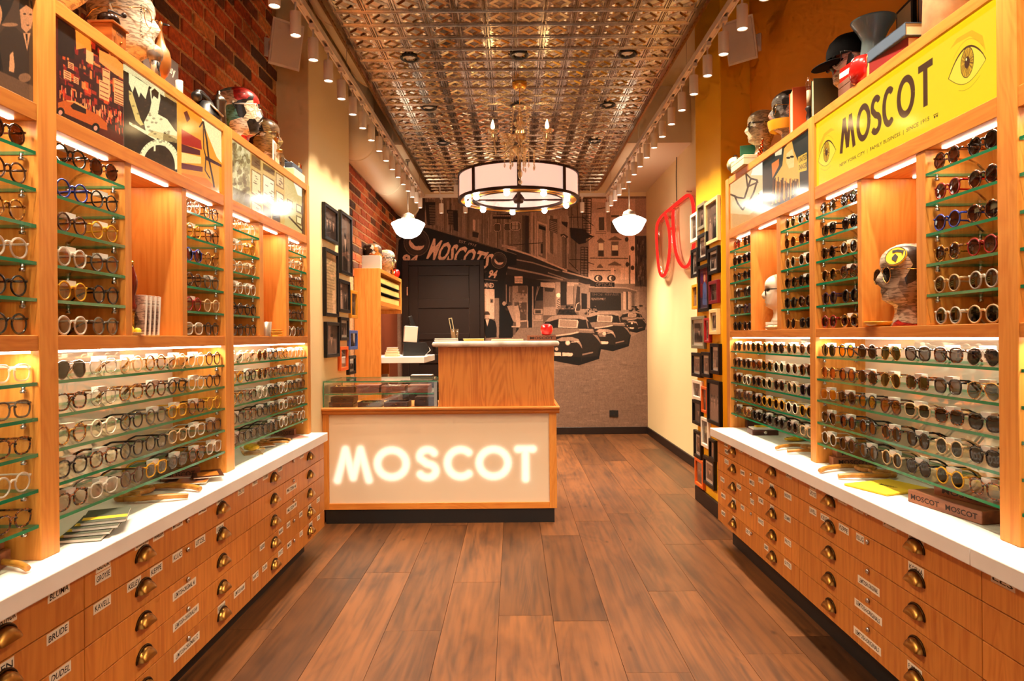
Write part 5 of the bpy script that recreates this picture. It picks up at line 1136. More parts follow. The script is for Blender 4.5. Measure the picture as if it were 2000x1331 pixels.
RF1 = [(60, 115, 182, 425, 'white', 0, 0, 'narrow white framed photo nearest the neon glasses'), (118, 181, 95, 318, 'grey', 0, 1, 'grey framed photo left of the tall cream frame'), (184, 290, 45, 428, 'cream', 0, 2, 'tall cream framed photo, highest of all'), (122, 196, 350, 582, 'black', 1, 3, 'black frame with mat under the grey frame'),
       (65, 118, 485, 728, 'black', 1, 4, 'narrow black frame with mat under the neon glasses'), (206, 292, 468, 696, 'black', 1, 5, 'black frame with mat under the tall cream frame'), (124, 212, 615, 1018, 'black', 0, 9, 'big black frame around a red and blue picture'), (216, 290, 755, 952, 'crimson', 0, 6, 'crimson framed photo right of the red and blue picture'),
       (72, 120, 790, 1000, 'yellow', 0, 7, 'narrow yellow framed photo left of the red and blue picture'), (68, 172, 1060, 1338, 'grey', 1, 8, 'wide pale grey frame below the red and blue picture'), (177, 218, 1078, 1286, 'red', 1, 0, 'narrow bright red frame'), (221, 288, 1000, 1216, 'cream', 1, 1, 'cream frame with mat right of the bright red frame')]
for a in RF1: picframe('R', 1340, 370, 4.29, a[0], a[1], a[2], a[3], a[4], a[5], a[6], a[7] + ', yellow pillar')
RF2 = [(202, 268, 45, 276, 'black', 1, 2, 'black frame with white mat below the cream one'), (62, 130, 115, 298, 'black', 1, 3, 'left one of two touching black frames'), (134, 198, 110, 300, 'black', 1, 4, 'right one of two touching black frames'), (68, 132, 324, 470, 'white', 0, 5, 'small white framed portrait under the two touching frames'),
       (135, 176, 370, 566, 'orange', 0, 6, 'narrow orange frame beside a big black one'), (179, 272, 328, 664, 'black', 0, 7, 'biggest black framed photo near the worktop corner'), (68, 131, 477, 662, 'black', 0, 8, 'black framed portrait under the small white one'), (134, 187, 607, 828, 'white', 0, 0, 'white framed photo touching the worktop corner'),
       (78, 131, 707, 912, 'black', 1, 1, 'black frame with mat left of the low white frame'), (192, 235, 767, 922, 'black', 0, 2, 'black frame half hidden by the drawers'), (87, 146, 920, 1130, 'orange', 0, 3, 'lowest orange framed photo'), (150, 230, 918, 1136, 'black', 1, 4, 'lowest black framed photo, above the baseboard')]
for a in RF2: picframe('R', 1340, 660, 3.8, a[0], a[1], a[2], a[3], a[4], a[5], a[6], a[7] + ', yellow pillar')
# ------------------------------------------------------------------ track spotlights
M_glow = emis('spot_face', (1, .88, .68), 14); M_glow2 = emis('spot_face_dim', (1, .85, .66), 5)
def spot_mesh():
    q = MB(); q.lathe([(.0245, .105), (.0245, .002), (.0225, 0), (.0215, .008)], 20, cap=False); q.lathe([(.0001, .105), (.0245, .105)], 20, cap=False); b = q.mesh('housing', M_trackw)
    q = MB(); q.lathe([(.0215, .006), (.0001, .006)], 20, cap=False); l = q.mesh('lamp_face', M_glow)
    q = MB(); q.tube([(0, 0, .105), (0, 0, .15)], .005, 8); q.box(-.012, .012, -.03, .03, .15, .17); a = q.mesh('stem', M_trackw); return b, l, a
sb, sl, sa = spot_mesh()
sl2 = sl.copy(); sl2.materials.clear(); sl2.materials.append(M_glow2)
ZS = 2.50
def track(x0, y0, x1, y1, z, label):
    t = thing('light_track', label, 'light track', ((x0 + x1) / 2, (y0 + y1) / 2, z), 0, None); hx, hy = abs(x1 - x0) / 2, abs(y1 - y0) / 2; w = .017
    if hy > hx:
        q = MB(); q.box(-w, -w + .008, -hy, hy, 0, .034); q.box(w - .008, w, -hy, hy, 0, .034); q.box(-w + .008, w - .008, -hy, hy, .018, .034); q.obj('rail', M_trackw, t)
        for k in range(int(2 * hy / .27)): boxo('cover_strip', (-w + .0085, w - .0085, -.05, .05, .003, .0175), M_trackw, t, (0, -hy + .135 + .27 * k, 0))
        for k in range(5):
            yy = -hy + .3 + k * (2 * hy - .6) / 4; zz = (ZB if (y0 + y1) / 2 + yy > 6.0 else ZC) - z; zz = min(zz, 2.955 - z) if x0 < 0 and (y0 + y1) / 2 + yy < 5.6 else zz; q = MB(); q.tube([(0, yy, .034), (0, yy, zz)], .0018, 5); q.obj('hanging_wire', M_grey, t)
    else:
        q = MB(); q.box(-hx, hx, -w, w, 0, .034); q.obj('rail', M_trackw, t)
        for xx in (-hx * .55, hx * .55): boxo('feed_box', (xx - .1, xx + .1, -.05, .05, .034, .13), M_trackw, t)
        for xx in (-hx * .8, hx * .8): boxo('hanging_rod', (xx - .005, xx + .005, -.005, .005, .034, ZB - z), M_trackw, t)
track(-.96, .6, -.96, 7.35, ZS + .17, 'white ceiling track carrying spotlights above the left wall')
track(1.02, .6, 1.02, 7.35, ZS + .17, 'white ceiling track carrying spotlights above the right wall')
track(-.99, 7.4, 1.05, 7.4, ZS + .17, 'short white cross track near the mural')
def spot(x, y, label, w=SPOT_W, tx=0.0, dim=False, group=None):
    t = thing('spotlight', label, 'spotlight', (x, y, ZS), 0, group)
    link('housing', sb, t); link('lamp_face', sl2 if dim else sl, t); link('stem', sa, t)
    light('spot_beam', 'SPOT', (0, 0, -.004), w * (1 + max(0, y - 4.2) * .28), LIGHT, (0, tx, 0), t, spot_size=math.radians(104), spot_blend=.8, shadow_soft_size=.02)
NTH = ['first', 'second', 'third', 'fourth', 'fifth', 'sixth', 'seventh', 'eighth', 'ninth', 'tenth', 'eleventh', 'twelfth', 'thirteenth', 'fourteenth', 'fifteenth', 'sixteenth', 'seventeenth']
for k in range(17): spot(-.96, 2.77 + .27 * k, 'white can spotlight, %s from the top photo edge along the left track' % NTH[k], tx=-.10, group='spotlights on the left track')
for k in range(17): spot(1.02, 2.74 + .27 * k, 'white can spotlight, %s from the top photo edge along the right track' % NTH[k], tx=.10, group='spotlights on the right track')
for k in range(7):
    for sx in (-.96, 1.02): spot(sx, .9 + .27 * k, 'white can spotlight on the %s track, %s nearest the photographer, out of view' % ('left' if sx < 0 else 'right', NTH[k]), tx=.10 * (1 if sx > 0 else -1), group='spotlights outside the photo')
for k, px in enumerate((862, 909, 1137, 1187)):
    spot(atY(px, 416, 7.4)[0], 7.4, 'dim white spotlight on the cross track, %s from the left' % NTH[k], SPOT_W * 1.3, 0, True, 'spotlights on the cross track')
# ---- recessed downlights in the tin ceiling
def downl(px, py, label):
    x, y = atZ(px, py, ZT); t = thing('downlight', label, 'downlight', (x, y, ZT), 0, 'recessed downlights')
    q = MB(); q.lathe([(.052, .0), (.056, -.010), (.050, -.016), (.041, -.006), (.039, .03)], 28, cap=False); q.obj('trim_ring', M_black, t)
    q = MB(); q.lathe([(.039, .004), (.03, -.004), (.012, -.010), (.0001, -.011)], 28, cap=False); q.obj('lens', mat('downlight_lens', srgb(214, 214, 214), .2), t)
for px, py, l in ((800, 111, 'nearest row, left'), (1014, 105, 'nearest row, middle'), (1225, 103, 'nearest row, right'), (838, 209, 'second row, left'), (1012, 205, 'second row, behind the crystal chandelier'), (1187, 203, 'second row, right'), (865, 278, 'third row, left'), (1161, 274, 'third row, right')):
    downl(px, py, 'black rimmed recessed downlight, ' + l)
# ---- schoolhouse pendants
def pendant(px, py0, py1, label):
    y = 6.5; x, zt = atY(px, py0, y); _, zb = atY(px, py1, y); t = thing('pendant_lamp', label, 'lamp', (x, y, zb), 0, None); h = zt - zb
    q = MB(); q.lathe([(.0001, 0), (.045, .004), (.085, .022), (.115, .048), (.135, .085), (.160, .135), (.156, .145), (.105, .172), (.055, .186), (.05, .2)], 36, cap=False); o = q.obj('glass_shade', emis('opal_glass', (1, .92, .76), 6), t)
    q = MB(); q.lathe([(.066, .186), (.066, .198), (.056, .206), (.056, .222), (.03, .235), (.012, .245)], 28); q.obj('fitter', M_grey, t)
    q = MB(); q.tube([(0, 0, .24), (0, 0, ZB - zb - .012)], .007, 8); q.lathe([(.022, ZB - zb - .02), (.022, ZB - zb - .001)], 20); q.obj('stem', M_grey, t)
pendant(797, 426, 466, 'white glass pendant lamp on the left, before the painted shop sign')
pendant(1229, 418, 460, 'white glass pendant lamp on the right, near the neon spectacles')
# ---- big drum chandelier
DY = 5.5; dx, dzb = atY(1013, 394, DY); dzt = dzb + .205; DR = .487
dr = thing('drum_chandelier', 'large drum chandelier with pale shade, dark ring and bare bulbs', 'chandelier', (dx, DY, dzb))
q = MB(); q.lathe([(DR - .012, .02), (DR - .012, .20)], 64, cap=False); m = mat('shade_fabric', srgb(236, 204, 190), .8, emit=(1, .70, .56), es=.62); q.obj('shade', m, dr)
q = MB()
q.lathe([(DR, 0), (DR, .022), (DR - .022, .022), (DR - .022, 0), (DR, 0)], 64, cap=False, smooth=False); q.lathe([(DR, .195), (DR, .212), (DR - .02, .212), (DR - .02, .195), (DR, .195)], 64, cap=False, smooth=False)
q.lathe([(.375, .0), (.375, .02), (.352, .02), (.352, 0), (.375, 0)], 56, cap=False, smooth=False); q.obj('ring', mat('bronze_metal', srgb(70, 48, 40), .4, .8), dr)
q = MB(); q.lathe([(DR - .023, .004), (.420, .004)], 64, cap=False); q.lathe([(.400, .004), (.376, .004)], 56, cap=False); q.obj('amber_band', mat('amber_band', srgb(226, 150, 36), .35, .5), dr)
for k in range(8):
    a = PI / 8 * 0 + 2 * PI * k / 8 + PI / 2; M4 = Matrix.Rotation(a, 4, 'Z'); q = MB(); q.box(DR - .003, DR + .002, -.015, .015, .0, .21, 0, M4); q.obj('strap', MATS['bronze_metal'], dr)
    if k % 2 == 0: q = MB(); q.box(.02, DR - .02, -.012, .012, .006, .018, 0, M4); q.obj('spoke', MATS['bronze_metal'], dr)
q = MB()
for k in range(40): a = 2 * PI * k / 40; q.ball(((DR + .001) * math.cos(a), (DR + .001) * math.sin(a), .204), .003, 6, 4)
q.obj('rivets', M_silver, dr)
q = MB(); q.lathe([(.035, -.01), (.05, .02), (.03, .05), (.012, .07), (.012, ZT - dzb - .02), (.06, ZT - dzb - .015), (.06, ZT - dzb - .001)], 24); q.obj('central_stem', MATS['bronze_metal'], dr)
M_bulb = emis('clear_bulb_glow', (1, .90, .74), 70)
for k in range(9):
    a = 2 * PI * (k + .25) / 9 + .12; x, y = .41 * math.cos(a), .41 * math.sin(a)
    q = MB(); q.ball((0, 0, -.024), .023, 16, 12); b = q.obj('bulb', M_bulb, dr, (x, y, .012))
    q = MB(); q.lathe([(.014, -.006), (.014, .012)], 12); q.obj('socket', MATS['bronze_metal'], b)
# ---- crystal chandelier in front
KY = 4.4; kx, kz = atY(1016, 330, KY)
ch = thing('crystal_chandelier', 'small crystal chandelier with two lit candle bulbs hanging before the drum', 'chandelier', (kx, KY, kz))
M_cry = clear('crystal', (1, .93, .80), .30, .03, (1, .9, .72)); M_cryw = clear('cut_crystal', (1, .95, .86), .42, .10, (1, .90, .72))
zz = lambda py: atY(1016, py, KY)[1] - kz
q = MB(); q.lathe([(.001, zz(352)), (.012, zz(345)), (.016, zz(338)), (.006, zz(330)), (.006, zz(310)), (.03, zz(302)), (.055, zz(293)), (.050, zz(288)), (.02, zz(284)), (.011, zz(280))], 16, smooth=False); q.obj('crystal_bowl', M_cryw, ch)
q = MB(); q.lathe([(.011, zz(280)), (.036, zz(275)), (.042, zz(268)), (.033, zz(258)), (.014, zz(248)), (.018, zz(240)), (.024, zz(230)), (.012, zz(222)), (.010, zz(214))], 16, smooth=False); q.obj('crystal_column', M_cryw, ch)
q = MB(); q.lathe([(.012, zz(216)), (.05, zz(212)), (.052, zz(209)), (.03, zz(206)), (.008, zz(204))], 20); q.obj('crystal_crown', M_cryw, ch)
q = MB(); q.tube([(0, 0, zz(206)), (0, 0, ZT - kz - .04)], .003, 6); q.lathe([(.03, ZT - kz - .055), (.045, ZT - kz - .04), (.05, ZT - kz - .012), (.04, ZT - kz - .001)], 20); q.obj('gilt_stem', M_gold, ch)
for k in range(5):
    a = (0, PI, PI / 2 + .5, -PI / 2, PI * .75)[k]; ca, sa_ = math.cos(a), math.sin(a); z0, z1 = zz(298), zz(262)
    rr = .175 if k < 2 else .14
    P = [(ca * .02, sa_ * .02, z0 + .03), (ca * rr * .35, sa_ * rr * .35, z0 + .035), (ca * rr * .6, sa_ * rr * .6, z0 - .012), (ca * rr * .88, sa_ * rr * .88, z0 - .006), (ca * rr, sa_ * rr, z1)]
    arm = MB(); arm.tube(P, [.010, .008, .010, .008, .007], 8); A_ = arm.obj('arm', M_cryw, ch)
    q = MB(); q.lathe([(.010, z1 + .0), (.036, z1 + .010), (.046, z1 + .024), (.038, z1 + .020), (.008, z1 + .008)], 14, (ca * rr, sa_ * rr, 0), smooth=False, cap=False); q.obj('drip_dish', M_cryw, A_)
    if k < 3:
        q = MB(); q.tube([(ca * rr, sa_ * rr, z1 + .012), (ca * rr, sa_ * rr, z1 + .032)], .0075, 10); q.obj('candle_sleeve', M_gold, A_)
        if k < 2:
            q = MB(); q.lathe([(.006, z1 + .032), (.0115, z1 + .045), (.010, z1 + .062), (.004, z1 + .082), (.0002, z1 + .094)], 14, (ca * rr, sa_ * rr, 0), cap=False); q.obj('candle_bulb', emis('candle_bulb', (1, .66, .28), 60), A_)
    for w in range(5):
        b = a + 2 * PI * w / 5; x, y = ca * rr + .026 * math.cos(b), sa_ * rr + .026 * math.sin(b); q = MB(); zq = z1 + .004
        q.ball((x, y, zq), .0035, 6, 4); q.lathe([(.0002, zq - .046), (.009, zq - .032), (.006, zq - .014), (.0005, zq - .005)], 6, (x, y, 0), smooth=False, cap=False); q.obj('pendant_drop', M_cryw, A_)
cg = random.Random(8)
for k in range(14):   # hanging strings below the bowl
    a = 2 * PI * k / 14; r = .055 + .045 * (k % 2); n = cg.randint(5, 9); q = MB()
    for w in range(n): q.ball((r * math.cos(a), r * math.sin(a), zz(298) - .011 * w), .0058, 6, 4)
    z = zz(298) - .011 * n; q.lathe([(.0002, z - .034), (.0075, z - .020), (.005, z - .008), (.0005, z)], 6, (r * math.cos(a), r * math.sin(a), 0), smooth=False, cap=False); q.obj('bead_string', M_cryw, ch)
for k in range(8):   # swags from crown down to the bowl
    a = 2 * PI * k / 8; q = MB()
    for w in range(13):
        u = w / 12; r = .05 + .008 * math.sin(PI * u) + (.03 if k % 2 else 0) * u; q.ball((r * math.cos(a), r * math.sin(a), zz(211) + (zz(282) - zz(211)) * u), .0056, 6, 4)
    q.obj('bead_string', M_cryw, ch)
q = MB(); q.ball((0, 0, zz(356)), .014, 8, 6); q.lathe([(.0002, zz(362)), (.005, zz(358))], 8); q.obj('crystal_ball', M_cryw, ch)
# ---- neon spectacles on the right rear wall
XN = XFR - .055
neon = thing('neon_spectacles', 'big glowing red neon spectacles hung on the cream rear wall', 'neon sign', (XFR - .001, 6.5, 1.70))
def NP(x, y): Y, Z = atX(1260 + x / 7.0, 370 + y / 7.0, XN); return (XN - XFR + .001, Y - 6.5, Z - 1.70)
M_neon = emis('neon_tube', (1, .02, .012), 1.5); M_acr = clear('acrylic_edge', (.92, .82, .78), .16)
far_ = [(185, 430), (160, 480), (152, 600), (160, 800), (175, 1000), (195, 1130), (225, 1195), (262, 1180), (300, 1080), (330, 900), (338, 720), (330, 560), (300, 450), (278, 350)]
near_ = [(385, 270), (378, 380), (385, 550), (400, 760), (430, 920), (480, 1030), (540, 1075), (600, 1030), (640, 920), (665, 760), (672, 560), (668, 380), (655, 200), (630, 100), (590, 75), (540, 100), (420, 200), (300, 300), (240, 350), (200, 400), (185, 430)]
def smooth(P, n=3):
    for _ in range(n):
        Q = [P[0]]
        for a, b in zip(P, P[1:]): Q += [tuple(.75 * u + .25 * v for u, v in zip(a, b)), tuple(.25 * u + .75 * v for u, v in zip(a, b))]
        P = Q + [P[-1]]
    return P
for i, P in enumerate((far_, near_)):
    q = MB(); q.tube(smooth([NP(*p) for p in P], 2), .0135, 8); q.obj('neon_tube', M_neon, neon)
q = MB(); q.tube([NP(330, 545), NP(360, 535), NP(385, 545)], .012, 8); q.obj('neon_tube', M_neon, neon)
for P in (far_ + [far_[0]], near_[:18]):
    q = MB(); S = smooth([NP(*p) for p in P], 2); q.tube([(a + .022, b, c_) for a, b, c_ in S], .030, 4, up=(1, 0, 0), flat=.12 * 0 + 1.0) if False else q.tube([(a + .020, b, c_) for a, b, c_ in S], .0028, 4); q.tube([(a + .030, b * 1.0, c_ - .01) for a, b, c_ in S], .020, 4, up=(1, 0, 0)); q.obj('acrylic_backing', M_acr, neon)
for x, y in ((200, 350), (345, 190), (550, 30), (230, 1150), (560, 1050)):
    a = NP(x, y); q = MB(); q.tube([(0, a[1], a[2]), (a[0] + .01, a[1], a[2])], .006, 8); q.obj('standoff', M_silver, neon)
a = NP(372, 160); q = MB(); q.tube(smooth([(-.012, a[1], a[2]), (-.012, a[1] + .02, a[2] + .25), (-.012, a[1] - .02, a[2] + .5)], 2), .004, 6); q.obj('cable', M_black, neon)
light('neon_glow', 'POINT', (-.16, 0, .32), 1.6, (1, .06, .03), (0, 0, 0), neon, shadow_soft_size=.2)

# ---- wall speakers
def speaker(loc, rz, tx, label):
    t = thing('wall_speaker', label, 'speaker', loc, rz); M4 = Matrix.Rotation(tx, 4, 'X'); q = MB()
    w, h, dp = .085, .115, .13
    F = [(-w, -dp, -h), (w, -dp, -h), (w, -dp, h), (-w, -dp, h)]; B2 = [(-w * .45, 0, -h * .6), (w * .45, 0, -h * .6), (w * .45, 0, h * .6), (-w * .45, 0, h * .6)]
    F = [tuple(M4 @ Vector(p)) for p in F]; B2 = [tuple(M4 @ Vector(p)) for p in B2]; q.poly(F[::1]); q.poly(B2[::-1])
    for a in range(4): b = (a + 1) % 4; q.poly([F[a], B2[a], B2[b], F[b]])
    bev(q.obj('body', M_trackw, t), .008, 2)
    q = MB(); q.box(-w * .9, w * .9, -dp - .004, -dp + .0, -h * .9, h * .9, 0, M4); bev(q.obj('grille', mat('speaker_grille', srgb(206, 186, 168), .8), t), .003)
    q = MB(); q.box(-.02, .02, 0, .06, -.03, .03); q.box(-.04, .04, .055, .065, -.05, .05); q.obj('bracket', M_trackw, t)
x, z = atY(537, 70, 3.55); speaker((XWL + .12, 3.66, z), .75, .30, 'white wall speaker on the brick wall beside the cream pillar')
x, z = atY(1492, 45, 3.6); speaker((XWR - .12, 3.86, z + .02), -.75, .30, 'white wall speaker on the ochre wall beside the yellow pillar')
# ------------------------------------------------------------------ mannequin heads
HT = [(0.00, .17, .20, .20), (.04, .16, .19, .185), (.10, .13, .18, .165), (.18, .115, .185, .155), (.25, .13, .20, .16), (.29, .21, .215, .175), (.33, .262, .23, .19), (.38, .272, .25, .208), (.42, .268, .265, .22), (.46, .272, .285, .23), (.51, .275, .31, .238),
      (.56, .276, .33, .245), (.61, .272, .35, .25), (.66, .258, .365, .255), (.71, .272, .375, .262), (.76, .284, .38, .266), (.82, .278, .375, .262), (.87, .255, .355, .248), (.915, .215, .315, .222), (.95, .165, .255, .18), (.98, .10, .17, .12), (1.0, .004, .01, .006)]
def head_mesh(m, n=40):
    q = MB(); i0 = 0
    for z, f, b, w in HT:
        for j in range(n):
            a = 2 * PI * j / n; c, s = math.cos(a), math.sin(a); x = w * c; y = -(f if s > 0 else b) * s
            if s > 0:
                ax = x
                nose = .085 * math.exp(-(ax / .030) ** 2) * (max(0, 1 - abs((z - .53) / .05)) if z < .53 else max(0, 1 - (z - .53) / .20)); y -= nose
                y -= .018 * math.exp(-(ax / .07) ** 2) * math.exp(-((z - .425) / .022) ** 2); y += .014 * math.exp(-(ax / .08) ** 2) * math.exp(-((z - .372) / .014) ** 2)
                y += .038 * math.exp(-((abs(ax) - .095) / .05) ** 2) * math.exp(-((z - .655) / .035) ** 2); y -= .014 * math.exp(-((z - .345) / .02) ** 2) * math.exp(-(ax / .08) ** 2)
            q.v.append((x, y, z))
    for i in range(len(HT) - 1):
        for j in range(n): j2 = (j + 1) % n; q.f.append((i * n + j, i * n + j2, (i + 1) * n + j2, (i + 1) * n + j)); q.m.append(0); q.sm.append(True)
    q.f.append(tuple(reversed(range(n)))); q.m.append(0); q.sm.append(False)
    return q.mesh('head_form', m)
ear_me = {}
def collage(name, cols, scale=9, text=True):
    """paper scraps pasted on: voronoi patches in a few colours with fine print lines"""
    if name in MATS: return MATS[name]
    m = mat(name, cols[0], .35, coat=.3); b = m.node_tree.nodes['Principled BSDF']; tc = nd(m, 'ShaderNodeTexCoord'); v = nd(m, 'ShaderNodeTexVoronoi'); v.inputs['Scale'].default_value = scale; v.distance = 'CHEBYCHEV'
    mp = nd(m, 'ShaderNodeMapping'); mp.inputs['Rotation'].default_value = (.3, .2, .4); lk(m, tc.outputs['Object'], mp.inputs[0]); lk(m, mp.outputs[0], v.inputs['Vector'])
    sx = nd(m, 'ShaderNodeSeparateColor'); lk(m, v.outputs['Color'], sx.inputs[0]); r = ramp(m, sx.outputs[0], [(k / len(cols), c) for k, c in enumerate(cols)]); r.color_ramp.interpolation = 'CONSTANT'
    if text:
        mp2 = nd(m, 'ShaderNodeMapping'); mp2.inputs['Scale'].default_value = (60, 60, 260); lk(m, tc.outputs['Object'], mp2.inputs[0]); n = nd(m, 'ShaderNodeTexNoise'); n.inputs['Scale'].default_value = .8; lk(m, mp2.outputs[0], n.inputs['Vector'])
        r2 = ramp(m, n.outputs['Fac'], [(.44, (.25, .22, .2)), (.50, (1, 1, 1))]); mx = nd(m, 'ShaderNodeMix', data_type='RGBA', blend_type='MULTIPLY'); mx.inputs[0].default_value = .7
        lk(m, r.outputs[0], mx.inputs[6]); lk(m, r2.outputs[0], mx.inputs[7]); lk(m, mx.outputs[2], b.inputs['Base Color'])
    else: lk(m, r.outputs[0], b.inputs['Base Color'])
    return m
W_, K_, Rd, Yl, Gr, Bn = srgb(236, 224, 204), srgb(34, 28, 26), srgb(190, 36, 26), srgb(226, 170, 40), srgb(120, 112, 104), srgb(110, 70, 44)
def head(label, x, y, z, rz, h, m, extra=None):
    t = thing('mannequin_head', label, 'mannequin head', (x, y, z), rz); s = h; me = head_mesh(m); me.transform(Matrix.Diagonal((s, s, s, 1))); link('head_form', me, t)
    q = MB()
    for sg in (-1, 1):
        q2 = [(sg * .258, .02, .60), (sg * .285, .035, .66), (sg * .275, .045, .70), (sg * .262, .01, .69)]; q.tube([(a * s, b * s, c_ * s) for a, b, c_ in smooth(q2, 1)], .016 * s, 6)
    q.obj('ears', m, t); return t
def worn(code, label, x, y, z, rz, h, up=.64, sc=None):
    k = sc or h * .55 / .135; fwd = .275 * h; o = eyewear(code, label, (x + fwd * math.sin(rz) , y - fwd * math.cos(rz), z + up * h - .03 * k), rz, None, False, 0, k); return o
# rz: the face looks along -y before rotation; +90 deg faces the aisle from the left wall, -90 deg from the right wall
LT, RT = SIDE['L']['top'], SIDE['R']['top']
RZ = -PI / 2 - .12; LZ = PI / 2 + .12
XR_, XL_ = 1.285, -1.185
def yR(px, x=XR_): return x * FPX / (px - CX)
def yL(px, x=XL_): return x * FPX / (px - CX)
# right cabinet top, far to near
gl = thing('globe', 'small tilted globe on a dark stand at the far end of the right cabinet top', 'globe', (1.235, 3.79, RT)); q = MB(); q.ball((0, 0, .075), .042, 20, 14); q.obj('sphere', collage('map_paper', [srgb(220, 216, 190), srgb(200, 130, 50), srgb(150, 160, 130), srgb(224, 200, 140)], 26, False), gl)
q = MB(); q.tube([(.0, .0 + .050 * math.cos(a), .075 + .050 * math.sin(a)) for a in [math.radians(d_) for d_ in range(60, 300, 15)]], .003, 6); q.tube([(0, 0, .004), (0, 0, .03)], .004, 6); q.lathe([(.035, 0), (.03, .008), (.008, .012)], 20); q.obj('stand', M_dbrown, gl)
def book(name, label, x, y, z, size, col, rz=0, page=None, tilt=0):
    w, dp, h = size; t = thing(name, label, 'book', (x, y, z), rz); t.rotation_euler[1] = tilt; q = MB(); c_ = .0025
    q.box(-w / 2, w / 2, -dp / 2, dp / 2, 0, c_); q.box(-w / 2, w / 2, -dp / 2, dp / 2, h - c_, h); q.box(-w / 2, -w / 2 + c_, -dp / 2, dp / 2, c_, h - c_); bev(q.obj('cover', col, t), .001)
    boxo('pages', (-w / 2 + c_, w / 2 - .004, -dp / 2 + .003, dp / 2 - .003, c_ + .0002, h - c_ - .0002), page or M_creamp, t); return t
def ubook(label, x, y, z, w, dp, h, col, rz=0):      # standing book: w thick, dp deep, h tall
    t = thing('book', label, 'book', (x, y, z), rz); q = MB(); q.box(-w / 2, -w / 2 + .003, -dp / 2, dp / 2, 0, h); q.box(w / 2 - .003, w / 2, -dp / 2, dp / 2, 0, h); q.box(-w / 2 + .003, w / 2 - .003, -dp / 2, -dp / 2 + .003, 0, h); bev(q.obj('cover', col, t), .001)
    boxo('pages', (-w / 2 + .0035, w / 2 - .0035, -dp / 2 + .0035, dp / 2 - .004, .004, h - .004), M_creamp, t)
ubook('green book standing behind the globe', 1.30, 3.70, RT, .04, .12, .155, mat('green_cloth', srgb(24, 92, 62), .6), 1.2)
lidbox('flat cream box with a pink edge lying under the striped head', 1.265, 3.58, RT, .17, .20, .05, mat('cream_card_box', srgb(226, 206, 164), .6))
head('cream mannequin head with a striped crown wearing thick black glasses', 1.285, 3.52, RT + .051, RZ - .1, .235, collage('cream_paper_head', [W_, srgb(222, 204, 164), W_, srgb(206, 184, 140), srgb(150, 120, 80), K_], 7))
worn('bKs', 'thick black glasses worn by the cream striped head', 1.285, 3.52, RT + .051, RZ - .1, .235)
fg_ = thing('brass_figurine', 'small cluster of shiny copper figurine knobs before the second head', 'ornament', (1.235, 3.40, RT))
q = MB()
for k in range(9): q.ball((cg.uniform(-.014, .014), cg.uniform(-.014, .014), .012 + .0105 * k), .012 - .0006 * k, 8, 6)
q.lathe([(.022, 0), (.018, .008), (.008, .012)], 14); q.obj('body', mat('copper', srgb(200, 110, 60), .25, 1.0), fg_)
head('newsprint mannequin head with a yellow paper scarf wearing gold glasses', 1.285, 3.17, RT, RZ, .262, collage('newsprint_head', [Gr, W_, srgb(90, 66, 54), Gr, srgb(170, 130, 110), K_], 12))
worn('mGs', 'gold rimmed glasses worn by the newsprint head', 1.285, 3.17, RT, RZ, .262)
sc_ = thing('paper_scarf', 'yellow printed paper wrapped round the jaw of the newsprint head', 'paper', (1.285, 3.17, RT), RZ); q = MB(); r_ = []
q.lathe([(.0585, .075), (.064, .100), (.0665, .120)], 24, (0, -.012, 0), 0, Matrix.Diagonal((1, 1.2, 1, 1)), True, False); q.obj('wrap', mat('scarf_yellow', srgb(232, 160, 24), .5), sc_)
V, T, _ = text_tris('MOSC', .02); q = MB()
for u, v in V: a = -.1 - u * .9; q.v.append((-.0675 * math.cos(a + .5) * 1.0, -.012 - .081 * math.sin(-(a) + .35) * 1.0, .088 + v * .020))
for t3 in T: q.f.append(t3); q.m.append(0); q.sm.append(False)
q.obj('lettering', M_ink, sc_)
ubook('orange box file standing beside the newsprint head', 1.29, 2.985, RT, .085, .13, .20, mat('orange_card', srgb(226, 92, 14), .5), 1.35)
cd = thing('candle_lamp', 'clear candle bulb lamp on a dark stand behind the yellow sign', 'lamp', (1.245, 2.86, RT)); q = MB(); q.lathe([(.03, 0), (.026, .012), (.008, .02), (.012, .04), (.008, .06), (.016, .075), (.009, .085)], 16); q.obj('stand', M_dbrown, cd)
q = MB(); q.lathe([(.009, .085), (.009, .15)], 14); q.obj('candle_sleeve', mat('candle_cream', srgb(206, 176, 140), .6), cd); q = MB(); q.lathe([(.007, .15), (.014, .165), (.012, .185), (.004, .205), (.0002, .215)], 14, cap=False); q.obj('bulb', clear('clear_bulb', (1, .97, .9), .2), cd)
ubook('dark narrow frame box standing beside the candle lamp', 1.30, 2.80, RT, .03, .13, .175, mat('olive_card', srgb(70, 56, 24), .5), 1.5)
head('comic-strip mannequin head under a black cap on the right cabinet top', 1.30, 2.60, RT, RZ + .1, .265, collage('comic_head', [W_, srgb(228, 206, 180), Rd, W_, K_, srgb(214, 190, 160), Gr], 11))
worn('bAs', 'dark round glasses worn by the capped head', 1.30, 2.60, RT, RZ + .1, .265)
cap = thing('black_cap', 'black baseball cap worn by the comic-strip head', 'cap', (1.30, 2.60, RT + .175), RZ + .1); q = MB(); MM = Matrix.Translation((0, .012, 0)) @ Matrix.Diagonal((.079, .106, .098, 1))
q.lathe([(1.0, .0), (1.02, .12), (1.0, .35), (.9, .62), (.68, .86), (.35, .98), (.0001, 1.02)], 28, (0, 0, 0), 0, MM, True, False); M_cap = mat('black_felt', srgb(10, 8, 8), .95, spec=.1); q.obj('crown', M_cap, cap)
q = MB(); q.ball((0, -.098, -.002), 1, 20, 8, 0, (.066, .058, .008), Matrix.Rotation(.22, 4, 'X')); q.obj('brim', M_cap, cap); q = MB(); q.ball((0, .012, .107), .006, 8, 6); q.obj('button', M_cap, cap)
